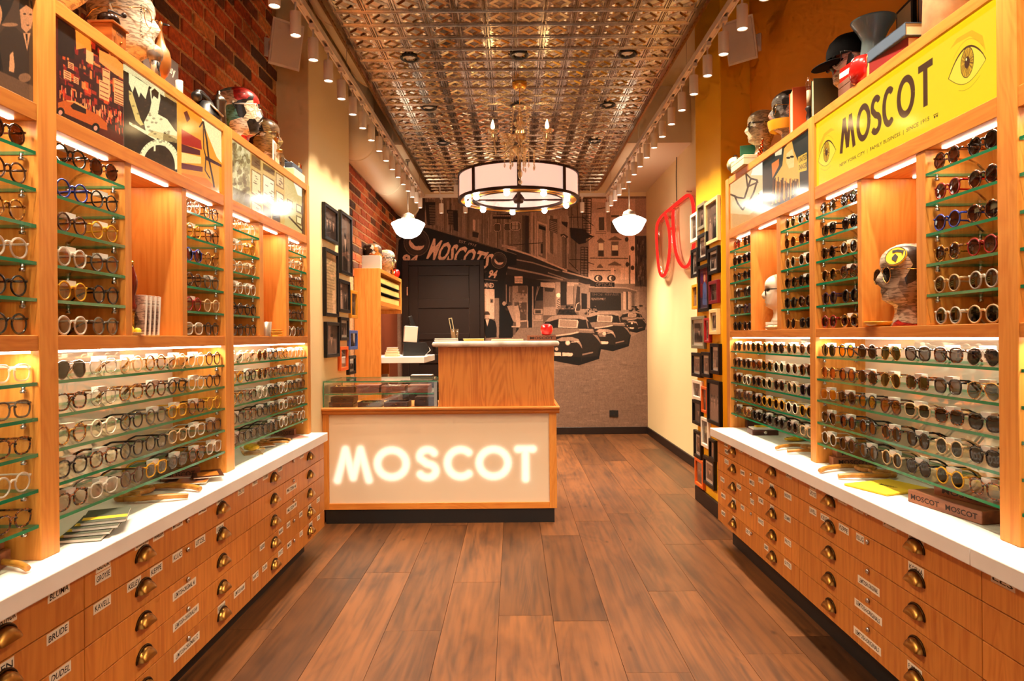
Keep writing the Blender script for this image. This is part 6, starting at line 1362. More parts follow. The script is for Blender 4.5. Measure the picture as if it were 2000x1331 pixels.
lidbox('brown cardboard box beside the capped head', 1.255, 2.49, RT, .085, .09, .055, mat('brown_card', srgb(110, 66, 44), .7))
tb = thing('striped_tin', 'small red and white tin on the brown cardboard box', 'tin', (1.255, 2.49, RT + .0555), .1); q = MB(); q.box(-.036, .036, -.04, .04, 0, .052); q.obj('body', M_red, tb); boxo('band', (-.0368, .0368, -.0408, .0408, .016, .036), M_paper, tb); q = MB(); q.ball((0, 0, .066), .0145, 12, 8); q.obj('white_knob', M_paper, tb)
vs = thing('enamel_pitcher', 'tall blue-grey enamel pitcher with flared mouth', 'pitcher', (1.30, 2.45, RT)); q = MB(); q.lathe([(.045, 0), (.052, .01), (.052, .04), (.047, .11), (.040, .16), (.038, .185), (.052, .215), (.072, .245), (.075, .252), (.070, .25), (.050, .216), (.034, .186), (.034, .15)], 32, cap=False); q.lathe([(.0001, .001), (.045, 0)], 24, cap=False); q.obj('body', mat('enamel_blue', srgb(98, 124, 128), .3, coat=.4), vs)
q = MB(); q.tube(smooth([(0, .04, .05), (0, .085, .07), (0, .085, .15), (0, .038, .17)], 2), .006, 8); q.obj('handle', MATS['enamel_blue'], vs)
ra = thing('red_ceramic_apple', 'shiny red ball ornament in front of the enamel pitcher', 'ornament', (1.235, 2.39, RT)); q = MB(); q.lathe([(.001, .01), (.022, 0), (.042, .014), (.05, .045), (.046, .075), (.034, .095), (.014, .094), (.001, .086)], 24); q.obj('fruit', M_red, ra); q = MB(); q.tube([(0, 0, .088), (.004, 0, .11)], .0025, 6); q.obj('stem', M_dbrown, ra)
cl = thing('round_dial', 'small round dial clock leaning beside the red ball', 'clock', (1.235, 2.33, RT + .046), -.25); MM = Matrix.Rotation(-PI / 2, 4, 'Y') @ Matrix.Identity(4)
q = MB(); q.lathe([(.042, -.012), (.045, 0), (.045, .014), (.040, .016)], 28, (0, 0, 0), 0, MM, True, True); q.obj('case', M_grey, cl); q = MB(); q.lathe([(.0001, .0172), (.038, .0172)], 28, (0, 0, 0), 0, MM, False, False); q.obj('dial', mat('dial_paper', srgb(206, 176, 96), .5), cl)
q = MB(); q.box(-.0185, -.0175, -.002, .002, 0, .028); q.box(-.0185, -.0175, 0, .02, -.002, .002); q.obj('hands', M_ink, cl)
book('book', 'dark red book at the bottom of the two stacked books by the pitcher', 1.28, 2.205, RT, (.135, .20, .042), mat('red_leather', srgb(132, 30, 26), .45), .08)
book('book', 'blue-grey book on top of the dark red book', 1.275, 2.20, RT + .0425, (.14, .215, .040), mat('bluegrey_cloth', srgb(76, 92, 112), .5), .02)
q = MB(); V, T, _ = text_tris('INTERNATIONAL', .005); 
pf = thing('standing_photo', 'dark framed photo standing behind the stacked books', 'picture', (1.40, 2.43, RT), -.1); boxo('frame', (0, .014, -.062, .062, 0, .30), FC['black'], pf); boxo('picture', (-.002, -.0005, -.05, .05, .012, .288), mat('pale_print', srgb(214, 196, 150), .1), pf)
pf = thing('standing_photo', 'second dark framed photo behind the blue-grey book', 'picture', (1.40, 2.29, RT), .05); boxo('frame', (0, .014, -.055, .055, 0, .31), FC['black'], pf); boxo('picture', (-.002, -.0005, -.045, .045, .012, .298), mat('grey_print', srgb(150, 124, 104), .2), pf)
ct = thing('stone_canister', 'large beige canister above the right end of the yellow sign', 'canister', (1.29, 2.0, RT)); q = MB(); q.lathe([(.070, 0), (.076, .01), (.072, .12), (.078, .2), (.074, .205), (.0001, .206)], 32, cap=False); q.lathe([(.0001, .0), (.070, 0)], 24, cap=False); q.obj('body', noisy('beige_stone', srgb(196, 160, 112), srgb(168, 132, 90), 20, .7), ct); q = MB(); q.lathe([(.079, .198), (.081, .21), (.05, .225), (.012, .23), (.001, .24)], 32); q.obj('lid', MATS['beige_stone'], ct)
# left cabinet top, near to far
head('white lettered mannequin head at the upper left photo edge', -1.225, 1.83, LT, LZ, .30, collage('white_lettered', [W_, srgb(240, 226, 200), W_, W_, srgb(214, 196, 160)], 5))
gr_ = thing('coffee_grinder', 'wooden coffee grinder with dark metal bowl on the left cabinet top', 'coffee grinder', (-1.150, 1.95, LT), .0); gr_.scale = (.62, .62, .68); M_gw = noisy('grinder_wood', srgb(168, 96, 36), srgb(128, 66, 22), 4, .4, stretch=(1, 10, 10))
bev(boxo('body', (-.05, .05, -.055, .055, .008, .095), M_gw, gr_), .002); bev(boxo('base', (-.06, .06, -.065, .065, 0, .008), M_gw, gr_), .002); bev(boxo('top', (-.06, .06, -.065, .065, .0955, .104), M_gw, gr_), .002); dq = boxo('drawer', (.0503, .053, -.04, .04, .015, .045), M_gw, gr_); q = MB(); q.ball((.058, 0, .03), .006, 8, 6); q.obj('knob', M_brass, dq, (0, 0, 0))
q = MB(); q.lathe([(.04, .104), (.048, .12), (.044, .14), (.030, .152), (.012, .156), (.001, .157)], 26); q.obj('bowl', mat('dark_enamel', srgb(46, 26, 16), .2, .6), gr_); q = MB(); q.tube([(0, 0, .155), (0, 0, .172), (.02, .09, .180)], .0045, 7); q.ball((.02, .09, .187), .012, 10, 7); q.obj('crank', M_dbrown, gr_)
V, T, _ = text_tris('Coffee', 0, .3); q = MB()
for u, v in V: q.v.append((.0506, -.026 + .052 * u, .060 + .018 * v))
for t3 in T: q.f.append(t3); q.m.append(0); q.sm.append(False)
q.obj('lettering', M_ink, gr_)
head('white mannequin head with vertical lettering and gold glasses on the left cabinet top', -1.23, 2.18, LT, LZ, .30, collage('white_speckled', [W_, srgb(238, 222, 196), W_, srgb(228, 208, 176), W_], 6))
worn('m-r', 'gold round glasses worn by the white lettered head', -1.23, 2.18, LT, LZ, .30)
V, T, _ = text_tris('MOSCOT', 0); t = thing('vertical_lettering', 'black letters running down the jaw of the white head', 'lettering', (-1.15, 2.115, LT + .17), -.5); q = MB()
for u, v in V: q.v.append((.012 * v, -.0002 - .0 * u, -.10 * u + .04))
for t3 in T: q.f.append(t3); q.m.append(0); q.sm.append(False)
q.obj('letters', M_ink, t)
sgn = lettered('display_sign', 'grey display sign with white words behind the wooden goose', 'sign', (-1.235, 2.40, LT), (.24, .012, .19), mat('grey_board', srgb(104, 92, 86), .6), 'Saturday', rz=PI / 2, ink=M_paper, hh=.22, ww=.8, zoff=.05)
V, T, _ = text_tris('eyewear sale', .01); q = MB()
for u, v in V: q.v.append(((u - .5) * .2, -.0068, .055 + v * .022))
for t3 in T: q.f.append(t3); q.m.append(0); q.sm.append(False)
q.obj('lettering', M_paper, sgn)
gs = thing('wooden_goose', 'brown wooden goose figure with upright neck on the left cabinet top', 'ornament', (-1.150, 2.24, LT)); gs.scale = (.84,) * 3; M_goose = noisy('goose_wood', srgb(176, 110, 44), srgb(136, 76, 28), 6, .4)
q = MB(); q.lathe([(.008, .03), (.024, .05), (.036, .085), (.037, .115), (.030, .145), (.018, .165), (.011, .19), (.008, .215), (.007, .235), (.010, .245), (.006, .256), (.0005, .262)], 20); q.obj('body', M_goose, gs); q = MB(); q.tube([(0, .0, .03), (.004, .004, 0)], .007, 7); q.tube([(0, .016, .05), (.004, .03, .0)], .005, 7); q.obj('legs', M_goose, gs); q = MB(); q.lathe([(.001, 0), (.0055, -.004), (.001, -.03)], 8, (0, 0, 0), 0, Matrix.Translation((.008, 0, .25)) @ Matrix.Rotation(-1.3, 4, 'Y')); q.obj('beak', M_black, gs)
gb = thing('glass_paperweight', 'small mottled glass head beside the wooden goose', 'ornament', (-1.125, 2.155, LT)); q = MB(); q.ball((0, 0, .075), .024, 14, 10, 0, (1, 1, 1.25)); q.lathe([(.018, 0), (.012, .03), (.016, .05)], 14); q.obj('body', collage('mottled_glass', [Gr, srgb(190, 170, 140), K_, srgb(150, 120, 90)], 40, False), gb)
mg_ = thing('white_mug', 'small white mug beside the grey display sign', 'mug', (-1.12, 2.30, LT)); mg_.scale = (.55, .55, .9); q = MB(); q.lathe([(.018, 0), (.021, .004), (.021, .05), (.019, .05), (.018, .006), (.0001, .006)], 20, cap=False); q.obj('body', M_paper, mg_); q = MB(); q.tube([(0, .02, .04), (0, .034, .034), (0, .034, .018), (0, .02, .012)], .0028, 6); q.obj('handle', M_paper, mg_)
ph = thing('telephone', 'old black telephone on the left cabinet top', 'telephone', (-1.170, 2.60, LT), .1); q = MB(); q.lathe([(.062, 0), (.06, .02), (.040, .055), (.030, .075), (.001, .078)], 4 * 6, smooth=True); bd = q.obj('body', M_black, ph)
q = MB(); q.lathe([(.032, 0), (.032, .006), (.001, .007)], 24, (0, 0, 0), 0, Matrix.Translation((.042, 0, .045)) @ Matrix.Rotation(.75, 4, 'Y')); q.obj('dial', M_grey, ph); q = MB(); q.tube(smooth([(0, -.085, .075), (0, -.06, .10), (0, .06, .10), (0, .085, .075)], 2), .011, 8); q.ball((0, -.085, .07), .019, 12, 8); q.ball((0, .085, .07), .019, 12, 8); q.obj('handset', M_black, ph)
cs = thing('silver_shaker', 'silver lidded shaker beside the telephone', 'shaker', (-1.185, 2.76, LT)); q = MB(); q.lathe([(.030, 0), (.032, .01), (.026, .11), (.030, .13), (.030, .14), (.020, .155), (.006, .165), (.008, .175), (.001, .18)], 22); q.obj('body', mat('dull_silver', srgb(150, 136, 118), .25, 1.0), cs)
head('collage mannequin head with colourful clippings wearing clear glasses on the left cabinet top', -1.20, 3.02, LT, LZ, .285, collage('colour_collage', [W_, srgb(232, 214, 180), Rd, W_, srgb(90, 150, 146), W_, K_, srgb(214, 190, 160), srgb(196, 60, 90)], 16))
worn('c-r', 'clear glasses worn by the colourful collage head', -1.20, 3.02, LT, LZ, .285)
head('small dark collage head with gold aviators at the far end of the left cabinet top', -1.22, 3.36, LT, LZ, .26, collage('dark_collage', [srgb(110, 84, 60), W_, K_, srgb(150, 120, 70), srgb(90, 40, 30)], 13))
worn('mAp', 'gold aviators worn by the small dark collage head', -1.22, 3.36, LT, LZ, .26)
cdg = thing('menu_card', 'white printed card standing before the small dark head', 'card', (-1.155, 3.33, LT), .1); boxo('card', (0, .004, -.06, .06, 0, .13), M_paper, cdg); boxo('print', (.0042, .0046, -.05, .05, .06, .12), mat('card_print', srgb(150, 130, 110), .7), cdg)
go = thing('glass_jar', 'small clear jar in front of the white printed card', 'jar', (-1.125, 3.30, LT)); q = MB(); q.lathe([(.022, 0), (.024, .01), (.024, .055), (.014, .068), (.014, .075)], 20, cap=False); q.obj('body', clear('jar_glass', (.9, .85, .72), .25), go); q = MB(); q.lathe([(.015, .075), (.015, .088), (.001, .089)], 16); q.obj('lid', M_brass, go)
tw = thing('typewriter', 'blue-grey portable typewriter on a cream case, left cabinet top', 'typewriter', (-1.175, 3.58, LT), .0); bev(boxo('case', (-.06, .06, -.09, .09, 0, .05), M_creamp, tw), .003); bev(boxo('body', (-.05, .05, -.08, .08, .051, .082), mat('typewriter_blue', srgb(66, 76, 92), .4), tw), .004); q = MB(); q.tube([(0, -.095, .09), (0, .095, .09)], .012, 12); q.obj('roller', M_black, tw); q = MB(); [q.ball((.035 + .0 * k, -.06 + .02 * k, .086), .004, 6, 4) for k in range(7)]; q.obj('keys', M_silver, tw)
bf = thing('copper_rail', 'thin upright copper rail at the far end of the left cabinet top', 'ornament', (-1.14, 3.665, LT)); q = MB(); q.tube([(0, -.02, 0), (0, -.02, .11), (0, .02, .11), (0, .02, 0)], .004, 6); q.obj('rail', MATS['copper'], bf)
# niches
M_patch = mat('patch_yellow', srgb(240, 190, 20), .6)
head('collage head with a round yellow patch in the right display niche', 1.275, 2.215, R['led'][1], RZ, .27, collage('niche_collage', [srgb(190, 172, 150), W_, srgb(120, 96, 80), Rd, srgb(150, 130, 112), K_, srgb(206, 190, 160)], 12))
worn('mKp', 'silver aviator sunglasses worn by the head in the right niche', 1.275, 2.215, R['led'][1], RZ, .27, sc=1.12)
pt = thing('round_patch', 'round yellow patch with a printed profile on the niche head', 'patch', (1.212, 2.160, R['led'][1] + .222), 0); MM = Matrix.Rotation(.55, 4, 'Z') @ Matrix.Rotation(-1.15, 4, 'Y'); q = MB(); q.lathe([(.033, -.004), (.033, .002), (.0001, .0025)], 28, (0, 0, 0), 0, MM, False, False); q.obj('disc', M_patch, pt)
q = MB(); q.poly([tuple(MM @ Vector(p)) for p in ((-.004, -.022, .004), (.010, -.018, .004), (.014, 0, .004), (.010, .012, .004), (.020, .014, .004), (.022, -.004, .004), (.016, -.024, .004))]); q.lathe([(.0325, .0032), (.030, .0034)], 28, (0, 0, 0), 0, MM, False, False); q.poly([tuple(MM @ Vector(p)) for p in ((-.024, -.006, .004), (-.004, -.01, .004), (.008, .002, .004), (-.006, .01, .004), (-.014, .008, .004), (-.016, .002, .004))]); q.obj('print', M_ink, pt)
ty = thing('yellow_tray', 'oval yellow printed tray in the right display niche', 'tray', (1.24, 2.20 + .085, R['led'][1]), .3); q = MB(); q.lathe([(.0001, .002), (.7, .002), (.85, .006), (1, .016), (.98, .018), (.82, .008), (.0001, .0045)], 32, (0, 0, 0), 0, Matrix.Diagonal((.05, .07, 1, 1)), True, False); q.obj('dish', mat('tray_yellow', srgb(226, 158, 28), .35, coat=.3), ty); q = MB(); [q.box(-.012 + .0 * k, .012, -.034 + .018 * k, -.024 + .018 * k, .0052, .0056) for k in range(4)]; q.obj('print', M_ink, ty)
head('white bust with dark glasses in the far right display niche', 1.30, 3.335, R['led'][1] + .04, RZ - .2, .235, mat('white_plaster', srgb(240, 226, 200), .5))
worn('bKs', 'dark glasses worn by the white bust', 1.30, 3.335, R['led'][1] + .04, RZ - .2, .235)
lidbox('white plinth box under the white bust', 1.30, 3.335, R['led'][1], .10, .10, .039, M_paper)
pn = thing('round_dish', 'round dish of cream balls in the far right display niche', 'dish', (1.26, 3.30, R['led'][1])); q = MB(); q.lathe([(.030, 0), (.045, .014), (.043, .014), (.029, .002), (.0001, .002)], 24, cap=False); q.obj('dish', M_grey, pn); q = MB(); [q.ball((cg.uniform(-.02, .02), cg.uniform(-.02, .02), .014), .010, 8, 6) for k in range(7)]; q.obj('contents', M_creamp, pn)
yc = thing('yellow_card', 'bent yellow card behind the round dish', 'card', (1.285, 3.24, R['led'][1]), .4); q = MB(); q.poly([(0, -.025, 0), (0, .02, 0), (0, .03, .05), (0, .012, .03), (0, -.018, .055)]); o = q.obj('card', M_ycard, yc); sd_ = o.modifiers.new('thickness', 'SOLIDIFY'); sd_.thickness = .0015
# left niche
th_ = thing('tap_handle', 'turned dark red wooden tap handle on a brass neck in the left niche', 'tap handle', (-1.150, 2.06, L['led'][1])); q = MB(); q.lathe([(.010, .075), (.013, .085), (.013, .092), (.009, .098), (.008, .12), (.015, .15), (.016, .165), (.010, .19), (.006, .205), (.004, .215)], 18); q.obj('grip', mat('mahogany', srgb(112, 28, 14), .2, coat=.5), th_); q = MB(); q.lathe([(.022, 0), (.02, .006), (.006, .012), (.006, .06), (.009, .075)], 16); q.obj('neck', M_gold, th_); q = MB(); q.lathe([(.004, .213), (.007, .219), (.004, .226)], 14); q.obj('finial', M_gold, th_)
t2 = thing('tap_handle', 'second dark wooden handle half hidden by the niche divider', 'tap handle', (-1.16, 2.005, L['led'][1])); q = MB(); q.lathe([(.02, 0), (.006, .01), (.006, .12), (.013, .16), (.008, .2), (.012, .225), (.007, .245), (.001, .25)], 16); q.obj('grip', MATS['mahogany'], t2)
ld = thing('lemon_dish', 'small dish of yellow balls below the tap handle', 'dish', (-1.135, 2.02, L['led'][1])); q = MB(); q.lathe([(.024, 0), (.038, .010), (.036, .010), (.022, .002), (.0001, .002)], 20, cap=False); q.obj('dish', M_creamp, ld); q = MB(); q.ball((0, -.005, .018), .014, 10, 8); q.ball((.012, .02, .014), .010, 10, 8); q.obj('contents', M_ycard, ld)
M_mag = collage('magazine_cover', [srgb(150, 120, 104), srgb(206, 184, 166), srgb(110, 84, 70), srgb(186, 150, 130)], 30)
for k, nm in enumerate(('leftmost', 'second', 'third', 'rightmost')):
    t = thing('booklet', 'upright grey printed booklet, %s of four in the left niche' % nm, 'booklet', (-1.165 + .0 * k, 2.075 + .026 * k, L['led'][1]), 0, 'upright booklets in the left niche'); t.rotation_euler = (-.10, 0, .0)
    bev(boxo('cover', (-.045, .045, -.006, .006, 0, .125), M_mag, t), .001); boxo('pages', (-.043, .0455, -.0048, .0048, .002, .123), M_paper, t)
# far left niche
fgm = thing('small_figurine', 'small dark figurine half hidden in the far left niche', 'ornament', (-1.15, 3.06, L['led'][1] + .0)); q = MB(); q.lathe([(.016, 0), (.014, .01), (.006, .02), (.014, .06), (.016, .085), (.010, .11), (.012, .125), (.001, .14)], 14); q.obj('body', M_grey, fgm)
mc = thing('metal_cup', 'small grey metal cup in the far left niche', 'cup', (-1.12, 3.09, L['led'][1])); q = MB(); q.lathe([(.020, 0), (.025, .065), (.023, .065), (.018, .003), (.0001, .003)], 20, cap=False); q.obj('body', M_grey, mc)
cards('card_stack', 'stack of orange yellow booklets in the far left niche', 'cards', -1.145, 3.21, L['led'][1], .07, .15, 6, .0055, [M_ycard, mat('orange_yellow', srgb(236, 160, 40), .6)])

# ------------------------------------------------------------------ things on the worktops
TZ = .640
def onTop(px, py): return atZ(px, py, TZ)
M_olive = noisy('olive_wood', srgb(196, 134, 52), srgb(158, 98, 32), 12, .4, stretch=(8, 1, 1))
def wood_specs(x, y, rz, label, sc=1.0):
    """flat cut-out wooden spectacles with long arms, leaning on each other"""
    t = thing('wooden_spectacles', label, 'display prop', (x, y, TZ + .0005), rz); th = .008
    for sg in (-1, 1):
        q = MB(); P = [(sg * .058 * sc + .044 * sc * math.cos(2 * PI * k / 20), .034 * sc * math.sin(2 * PI * k / 20), th * .9 + .004) for k in range(20)]; q.tube(P, .0105 * sc, 6, 0, True, flat=.9, up=(0, 0, 1)); q.obj('rim', M_olive, t)
        q = MB(); q.tube(smooth([(sg * .10 * sc, .01, .012), (sg * .115 * sc, .05 * sc, .014), (sg * .085 * sc, .17 * sc, .016), (sg * .06 * sc, .22 * sc, .010)], 2), .0105 * sc, 6); q.obj('arm', M_olive, t)
    q = MB(); q.tube([(-.02 * sc, .012, .012), (0, .02, .013), (.02 * sc, .012, .012)], .008 * sc, 6); q.obj('bridge', M_olive, t)
wood_specs(-1.235, 2.22, -1.50, 'wooden cut-out spectacles on the left worktop beside the magazines', .85)
wood_specs(-1.225, 1.46, -1.6, 'wooden cut-out spectacles at the bottom left photo edge', .7)
wood_specs(1.315, 2.49, 1.75, 'wooden cut-out spectacles on the right worktop above the yellow notebook', .85)
wood_specs(1.315, 3.00, 1.75, 'wooden cut-out spectacles at the foot of the right middle post', .7)
wood_specs(-1.22, 3.32, -1.4, 'wooden cut-out spectacles near the wire basket', .55)
x, y = onTop(160, 1030)
M_nb = mat('notebook_green', srgb(78, 80, 62), .6)
for k in range(4):
    t = thing('notebook', 'green and yellow notebook, %s of the fanned pile on the left worktop' % ['lowest', 'second', 'third', 'topmost'][k], 'notebook', (-1.122 + .004 * k, 1.79 + .022 * k, TZ + .0091 * k + .0003), .28 + .05 * k, 'fanned notebooks on the left worktop')
    bev(boxo('pages', (-.060, .060, -.085, .085, .0012, .0098), M_paper, t), .0005); boxo('cover', (-.061, .061, -.086, .086, .0099, .0108), M_nb, t); boxo('back_cover', (-.061, .061, -.086, .086, 0, .0011), M_nb, t); t.scale = (.85, .85, .8); boxo('yellow_band', (-.061, .061, -.055, -.020, .0109, .0113), M_ycard, t)
cols_m = [mat('magazine_dark', srgb(60, 30, 24), .3), mat('magazine_orange', srgb(190, 110, 40), .3), mat('magazine_pink', srgb(170, 110, 96), .3)]
for k, (px, py, rz, nm) in enumerate(((345, 948, .15, 'dark magazine nearest the wooden spectacles'), (378, 942, .3, 'dark magazine lying across another on the left worktop'), (352, 934, .25, 'orange striped magazine behind the two dark ones'), (405, 936, .5, 'reddish magazine nearest the middle left post'))):
    x, y = onTop(px, py); t = thing('magazine', nm, 'magazine', (x, y, TZ + .0052 * k + .0003), rz + PI / 2 * 0, 'magazines on the left worktop'); boxo('pages', (-.05, .05, -.07, .07, .0005, .0042), M_paper, t); boxo('cover', (-.0505, .0505, -.0705, .0705, .0043, .0048), cols_m[k % 3], t); boxo('picture', (-.035, .035, -.05, .03, .0049, .0051), cols_m[(k + 1) % 3], t)
for k, (px, py) in enumerate(((545, 862), (512, 872), (575, 855))):
    x, y = onTop(px, py); t = thing('magazine', ['dark striped magazine, %s' % n for n in ('middle one of the far left worktop', 'nearest one beyond the wire basket', 'farthest one by the small wooden blocks')][k], 'magazine', (x, y, TZ + .0052 * (k % 2) + .0003), .4 + .2 * k, 'magazines on the left worktop'); boxo('pages', (-.045, .045, -.065, .065, .0005, .0042), M_paper, t); boxo('cover', (-.0455, .0455, -.0655, .0655, .0043, .0048), cols_m[k % 3], t)
def wblock(x, y, label, rz, size=(.20, .055, .036), dz=0, m=None):
    return lettered('sign_block', label, 'sign', (x, y, TZ + dz + .0003), size, m or M_block, WORD, rz=rz, ink=mat('burnt_ink', srgb(46, 22, 14), .8), hh=.5, ww=.72, extra=.02)
LB, RB = PI / 2, -PI / 2
wblock(-1.225, 2.50, 'wooden word block against the left mirror before the middle post', .55, (.13, .05, .04)); wblock(-1.235, 2.52, 'wooden word block lying on another, left worktop', .4, (.12, .05, .03), .041)
wblock(-1.215, 1.505, 'dark wooden block in the lower left corner bay', .15, (.14, .09, .036)); wblock(-1.22, 1.507, 'second dark wooden block stacked in the lower left corner bay', .2, (.125, .085, .030), .0365)
wblock(-1.215, 3.595, 'small dark wooden block at the far end of the left worktop', .1, (.12, .05, .036))
wblock(1.31, 2.655, 'wooden word block at the foot of the right middle post', -.15, (.15, .05, .034)); wblock(1.315, 2.66, 'wooden block stacked on the word block by the right middle post', -.1, (.13, .05, .028), .0345)
def wb2(x, y, label, rz, size, dz):
    t = lettered('sign_block', label, 'sign', (x, y, TZ + dz + .0003), size, M_block, WORD + '   ' + WORD, rz=rz, ink=MATS['burnt_ink'], hh=.45, ww=.9, extra=.02)
wb2(1.262, 1.955, 'long wooden word block at the right photo edge on the worktop', RB + .16, (.27, .085, .036), 0)
wblock(1.30, 1.93, 'shorter wooden word block stacked on the long one at the right', RB + .30, (.20, .07, .034), .0365)
x, y = 1.235, 2.26; nb = lettered('yellow_notebook', 'large flat yellow notebook on the right worktop', 'notebook', (x, y, TZ + .0003), (.17, .20, .007), M_ycard, WORD, face='top', rz=RB + .35, hh=.09, ww=.36, extra=.01)
bev(boxo('pages', (-.078, .081, -.093, .096, -.0001, .0055), mat('brown_pages', srgb(120, 84, 60), .7), nb), .0003) if False else None
x, y = onTop(1492, 849); bx = thing('presentation_box', 'dark open box with white insert and round clasp on the right worktop', 'box', (x, y + .02, TZ + .0003), -.08)
bev(boxo('body', (-.065, .065, -.055, .055, 0, .026), M_walnut, bx), .001); boxo('insert', (-.058, .058, -.048, .048, .0265, .033), M_paper, bx); boxo('yellow_cloth', (-.03, .03, .0, .045, .0335, .040), M_ycard, bx); q = MB(); q.lathe([(.009, 0), (.008, .003), (.001, .004)], 16, (0, 0, 0), 0, Matrix.Translation((0, -.055, .014)) @ Matrix.Rotation(PI / 2, 4, 'X')); q.obj('clasp', M_silver, bx)
x, y = onTop(1480, 838); ls_ = lidbox('dark lid box behind the open presentation box', x + .02, y + .06, TZ + .0003, .13, .05, .06, M_walnut)
def pouch(px, py, label, rz, cx_=.065, wy=.022):
    x, y = onTop(px, py); t = thing('yellow_pouch', label, 'pouch', (x, y, TZ + .0003), rz); q = MB(); q.ball((0, 0, .011), 1, 20, 10, 0, (cx_, wy, .011)); q.obj('pouch', noisy('pouch_yellow', srgb(236, 190, 22), srgb(190, 140, 10), 60, .6), t); q = MB(); q.tube([(-cx_ * .8, 0, .019), (cx_ * .8, 0, .019)], .0018, 5); q.obj('zip', M_ink, t)
pouch(1556, 862, 'yellow patterned pouch before the right middle post', .15)
bk = thing('wire_basket', 'small wire basket holding yellow pouches on the far left worktop', 'basket', (*onTop(492, 886), TZ + .0003), .5); bw, bd = .045, .07
for zz_, s_2 in ((.002, .85), (.028, 1.0)): q = MB(); q.tube([(-bw * s_2, -bd * s_2, zz_), (bw * s_2, -bd * s_2, zz_), (bw * s_2, bd * s_2, zz_), (-bw * s_2, bd * s_2, zz_)], .0012, 5, 0, True); q.obj('rim_wire', M_gold, bk)
for k in range(7):
    u = -1 + 2 * k / 6; q = MB(); q.tube([(bw, bd * u, .028), (bw * .85, bd * .85 * u, .002), (-bw * .85, bd * .85 * u, .002), (-bw, bd * u, .028)], .0008, 4); q.obj('wire', M_gold, bk)
q = MB(); q.ball((0, .01, .026), 1, 16, 8, 0, (.034, .055, .014)); q.obj('pouch_heap', noisy('pouch_yellow', (1, 1, 0), (1, 1, 0)), bk)

# ------------------------------------------------------------------ rear cabinet behind the desk
rc = thing('rear_cabinet', 'tall wooden rear cabinet with an overhead shelf box behind the desk', 'cabinet', (-1.27, 6.4, 0))
wb(rc, 'side_panel', (-1.375, -1.150, 5.90, 5.93, 0, 1.756), M_wood, .001); wb(rc, 'side_panel', (-1.375, -1.150, 7.00, 7.03, 1.40, 1.756), M_wood, .001)
wb(rc, 'top_board', (-1.375, -1.150, 5.93, 7.00, 1.722, 1.756), M_woodh, .001); wb(rc, 'bottom_board', (-1.375, -1.150, 5.93, 7.00, 1.435, 1.470), M_woodh, .001); wb(rc, 'back_board', (-1.375, -1.360, 5.93, 7.03, 1.471, 1.72), M_wood); wb(rc, 'back_panel', (-1.375, -1.362, 5.93, 8.01, 0, 1.434), mat('red_brown_board', srgb(112, 48, 18), .5))
wb(rc, 'lower_shelf', (-1.36, -1.16, 5.93, 6.9, .60, .62), M_woodh); wb(rc, 'divider', (-1.36, -1.16, 6.35, 6.37, .62, .93), M_wood)
for k in range(3):
    z = 1.478 + .080 * k
    if k: wb(rc, 'shelf', (-1.358, -1.155, 5.935, 6.995, z - .008, z - .003), M_dark)
    t = thing('cream_case_row', 'row of cream boxes, %s shelf of the overhead cabinet' % ('lowest', 'middle', 'top')[k], 'box', (-1.25, 6.45, z - .002)); [bev(boxo('box', (-.08, .088, -.49 + .245 * j, -.25 + .245 * j, 0, .05), mat('cream_box', srgb(226, 196, 110), .6), t), .001) for j in range(4)]
dk = thing('back_worktop', 'thick pale shelf desk under the overhead cabinet', 'counter', (-1.0, 6.3, .93)); bev(boxo('slab', (-.35, .22, -.35, .45, 0, .055), M_white, dk), .003); 
ZD = .986
pr = thing('receipt_printer', 'black and pale till machine on the rear shelf desk', 'till', (-.94, 6.35, ZD), .2)
q = MB(); q.poly([(-.09, -.12, 0), (.10, -.12, 0), (.16, -.12, .05), (.12, -.12, .12), (-.09, -.12, .12)]); n_ = len(q.v); 
q2 = MB(); P = [(-.09, 0), (.10, 0), (.155, .05), (.12, .12), (-.09, .12)]; 
for a in range(5): b = (a + 1) % 5; q2.poly([(P[a][0], -.12, P[a][1]), (P[b][0], -.12, P[b][1]), (P[b][0], .12, P[b][1]), (P[a][0], .12, P[a][1])])
q2.poly([(x, -.12, z) for x, z in reversed(P)][::-1]); q2.poly([(x, .12, z) for x, z in reversed(P)]); q2.obj('base', M_black, pr)
q = MB(); MM = Matrix.Translation((-.01, 0, .172)) @ Matrix.Rotation(.08, 4, 'Y'); q.box(-.07, .05, -.10, .10, -.05, .10, 0, MM); bev(q.obj('screen_housing', M_trackw, pr), .006, 2); q = MB(); q.box(.052, .066, -.09, .09, -.045, .095, 0, MM); q.obj('screen', M_black, pr)
q = MB(); MM = Matrix.Translation((.01, -.06, .262)) @ Matrix.Rotation(-.35, 4, 'Y'); q.box(-.02, .02, -.02, .02, 0, .11, 0, MM); bev(q.obj('handset', M_black, pr), .006, 2)
q = MB(); q.poly([(.103, -.121, 0), (.158, -.121, .05), (.14, -.121, .085), (.15, -.121, .05)]); q.obj('pale_edge', M_paper, pr)  # thin pale sliver laid on the front face of the base
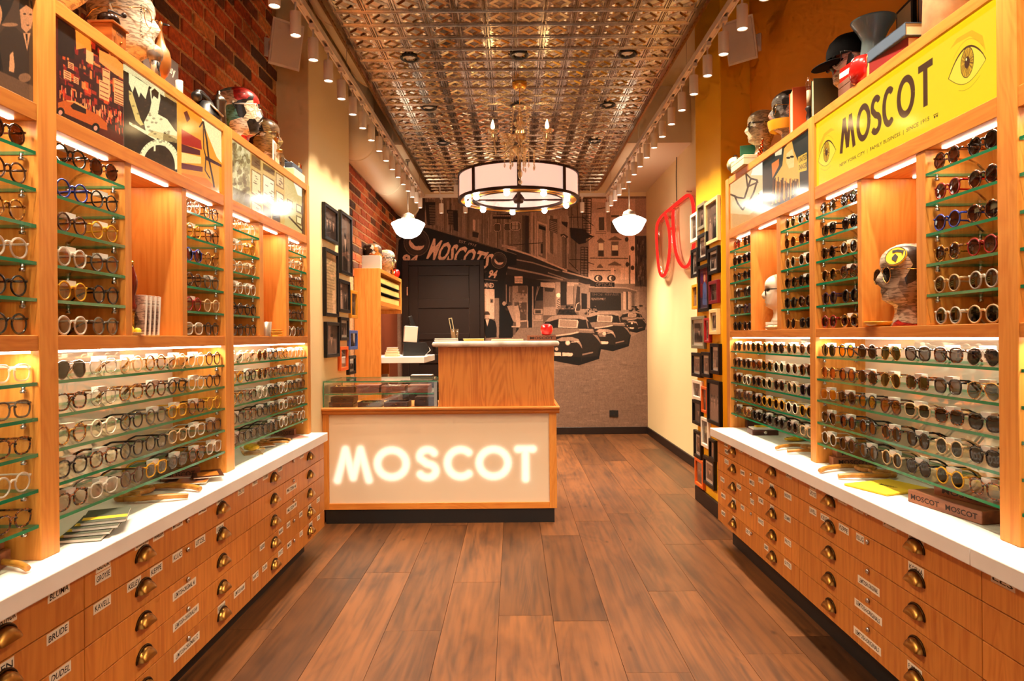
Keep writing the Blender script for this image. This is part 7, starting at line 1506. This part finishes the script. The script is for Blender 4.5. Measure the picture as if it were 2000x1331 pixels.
for k, (w_, c_) in enumerate(((.10, M_paper), (.095, M_creamp), (.09, M_paper), (.075, M_greyp))): book('book', 'pale book, %s in the stack on the rear shelf desk' % ['lowest', 'second', 'third', 'topmost'][k], -1.075, 6.06, ZD + .0205 * k, (.12 - .008 * k, .14, .02), c_, .05 * k)
for k in range(3): t = thing('binder', 'slim pale folder, %s of three on the lower rear shelf' % NTH[k], 'binder', (-1.20 + .0 * k, 6.22 + .03 * k, .6205), 0, 'folders on the lower rear shelf'); boxo('spine', (0, .05, -.012, .012, 0, .20), (M_greyp, M_paper, M_creamp)[k], t); boxo('sheets', (-.1, -.001, -.009, .009, .002, .19), M_paper, t)
ZR = 1.757
ubook('grey box file with yellow side standing on the rear cabinet', -1.235, 5.955, ZR, .16, .035, .115, MATS['grey_card']); 
lidbox('upright yellow sided grey card carton on top of the rear cabinet', -1.225, 6.05, ZR, .11, .09, .12, M_greyp)
head('dark collage head with an orange fringe on the rear cabinet', -1.285, 6.30, ZR, LZ, .27, collage('rear_collage', [srgb(90, 66, 54), W_, K_, srgb(190, 110, 30), srgb(120, 100, 80)], 12))
head('pale mannequin head in dark sunglasses on the rear cabinet', -1.24, 6.72, ZR, LZ, .265, collage('rear_pale', [W_, srgb(226, 200, 150), srgb(230, 150, 90), W_, srgb(190, 150, 90)], 8))
worn('bKs', 'dark sunglasses worn by the pale rear head', -1.24, 6.72, ZR, LZ, .265)
bl = thing('red_balloon_ornament', 'small red rounded ornament at the far end of the rear cabinet', 'ornament', (-1.17, 6.84, ZR)); q = MB(); q.lathe([(.02, 0), (.034, .02), (.036, .05), (.025, .075), (.001, .083)], 18); q.obj('body', M_red, bl); q = MB(); q.lathe([(.022, 0), (.022, .004)], 14); q.obj('base', M_dbrown, bl)
gt = thing('toy_saxophone', 'small golden toy saxophone leaning on the pale rear head', 'toy', (-1.165, 6.60, ZR)); q = MB(); q.tube(smooth([(.0, 0, .13), (0, .005, .03), (.006, .02, .012), (.012, .035, .03)], 2), [.004] * 10 + [.006] * 3 + [.010], 7) if False else q.tube([(0, 0, .13), (0, .004, .03), (.006, .02, .012), (.012, .035, .035)], [.004, .006, .008, .012], 8); q.obj('body', M_gold, gt)
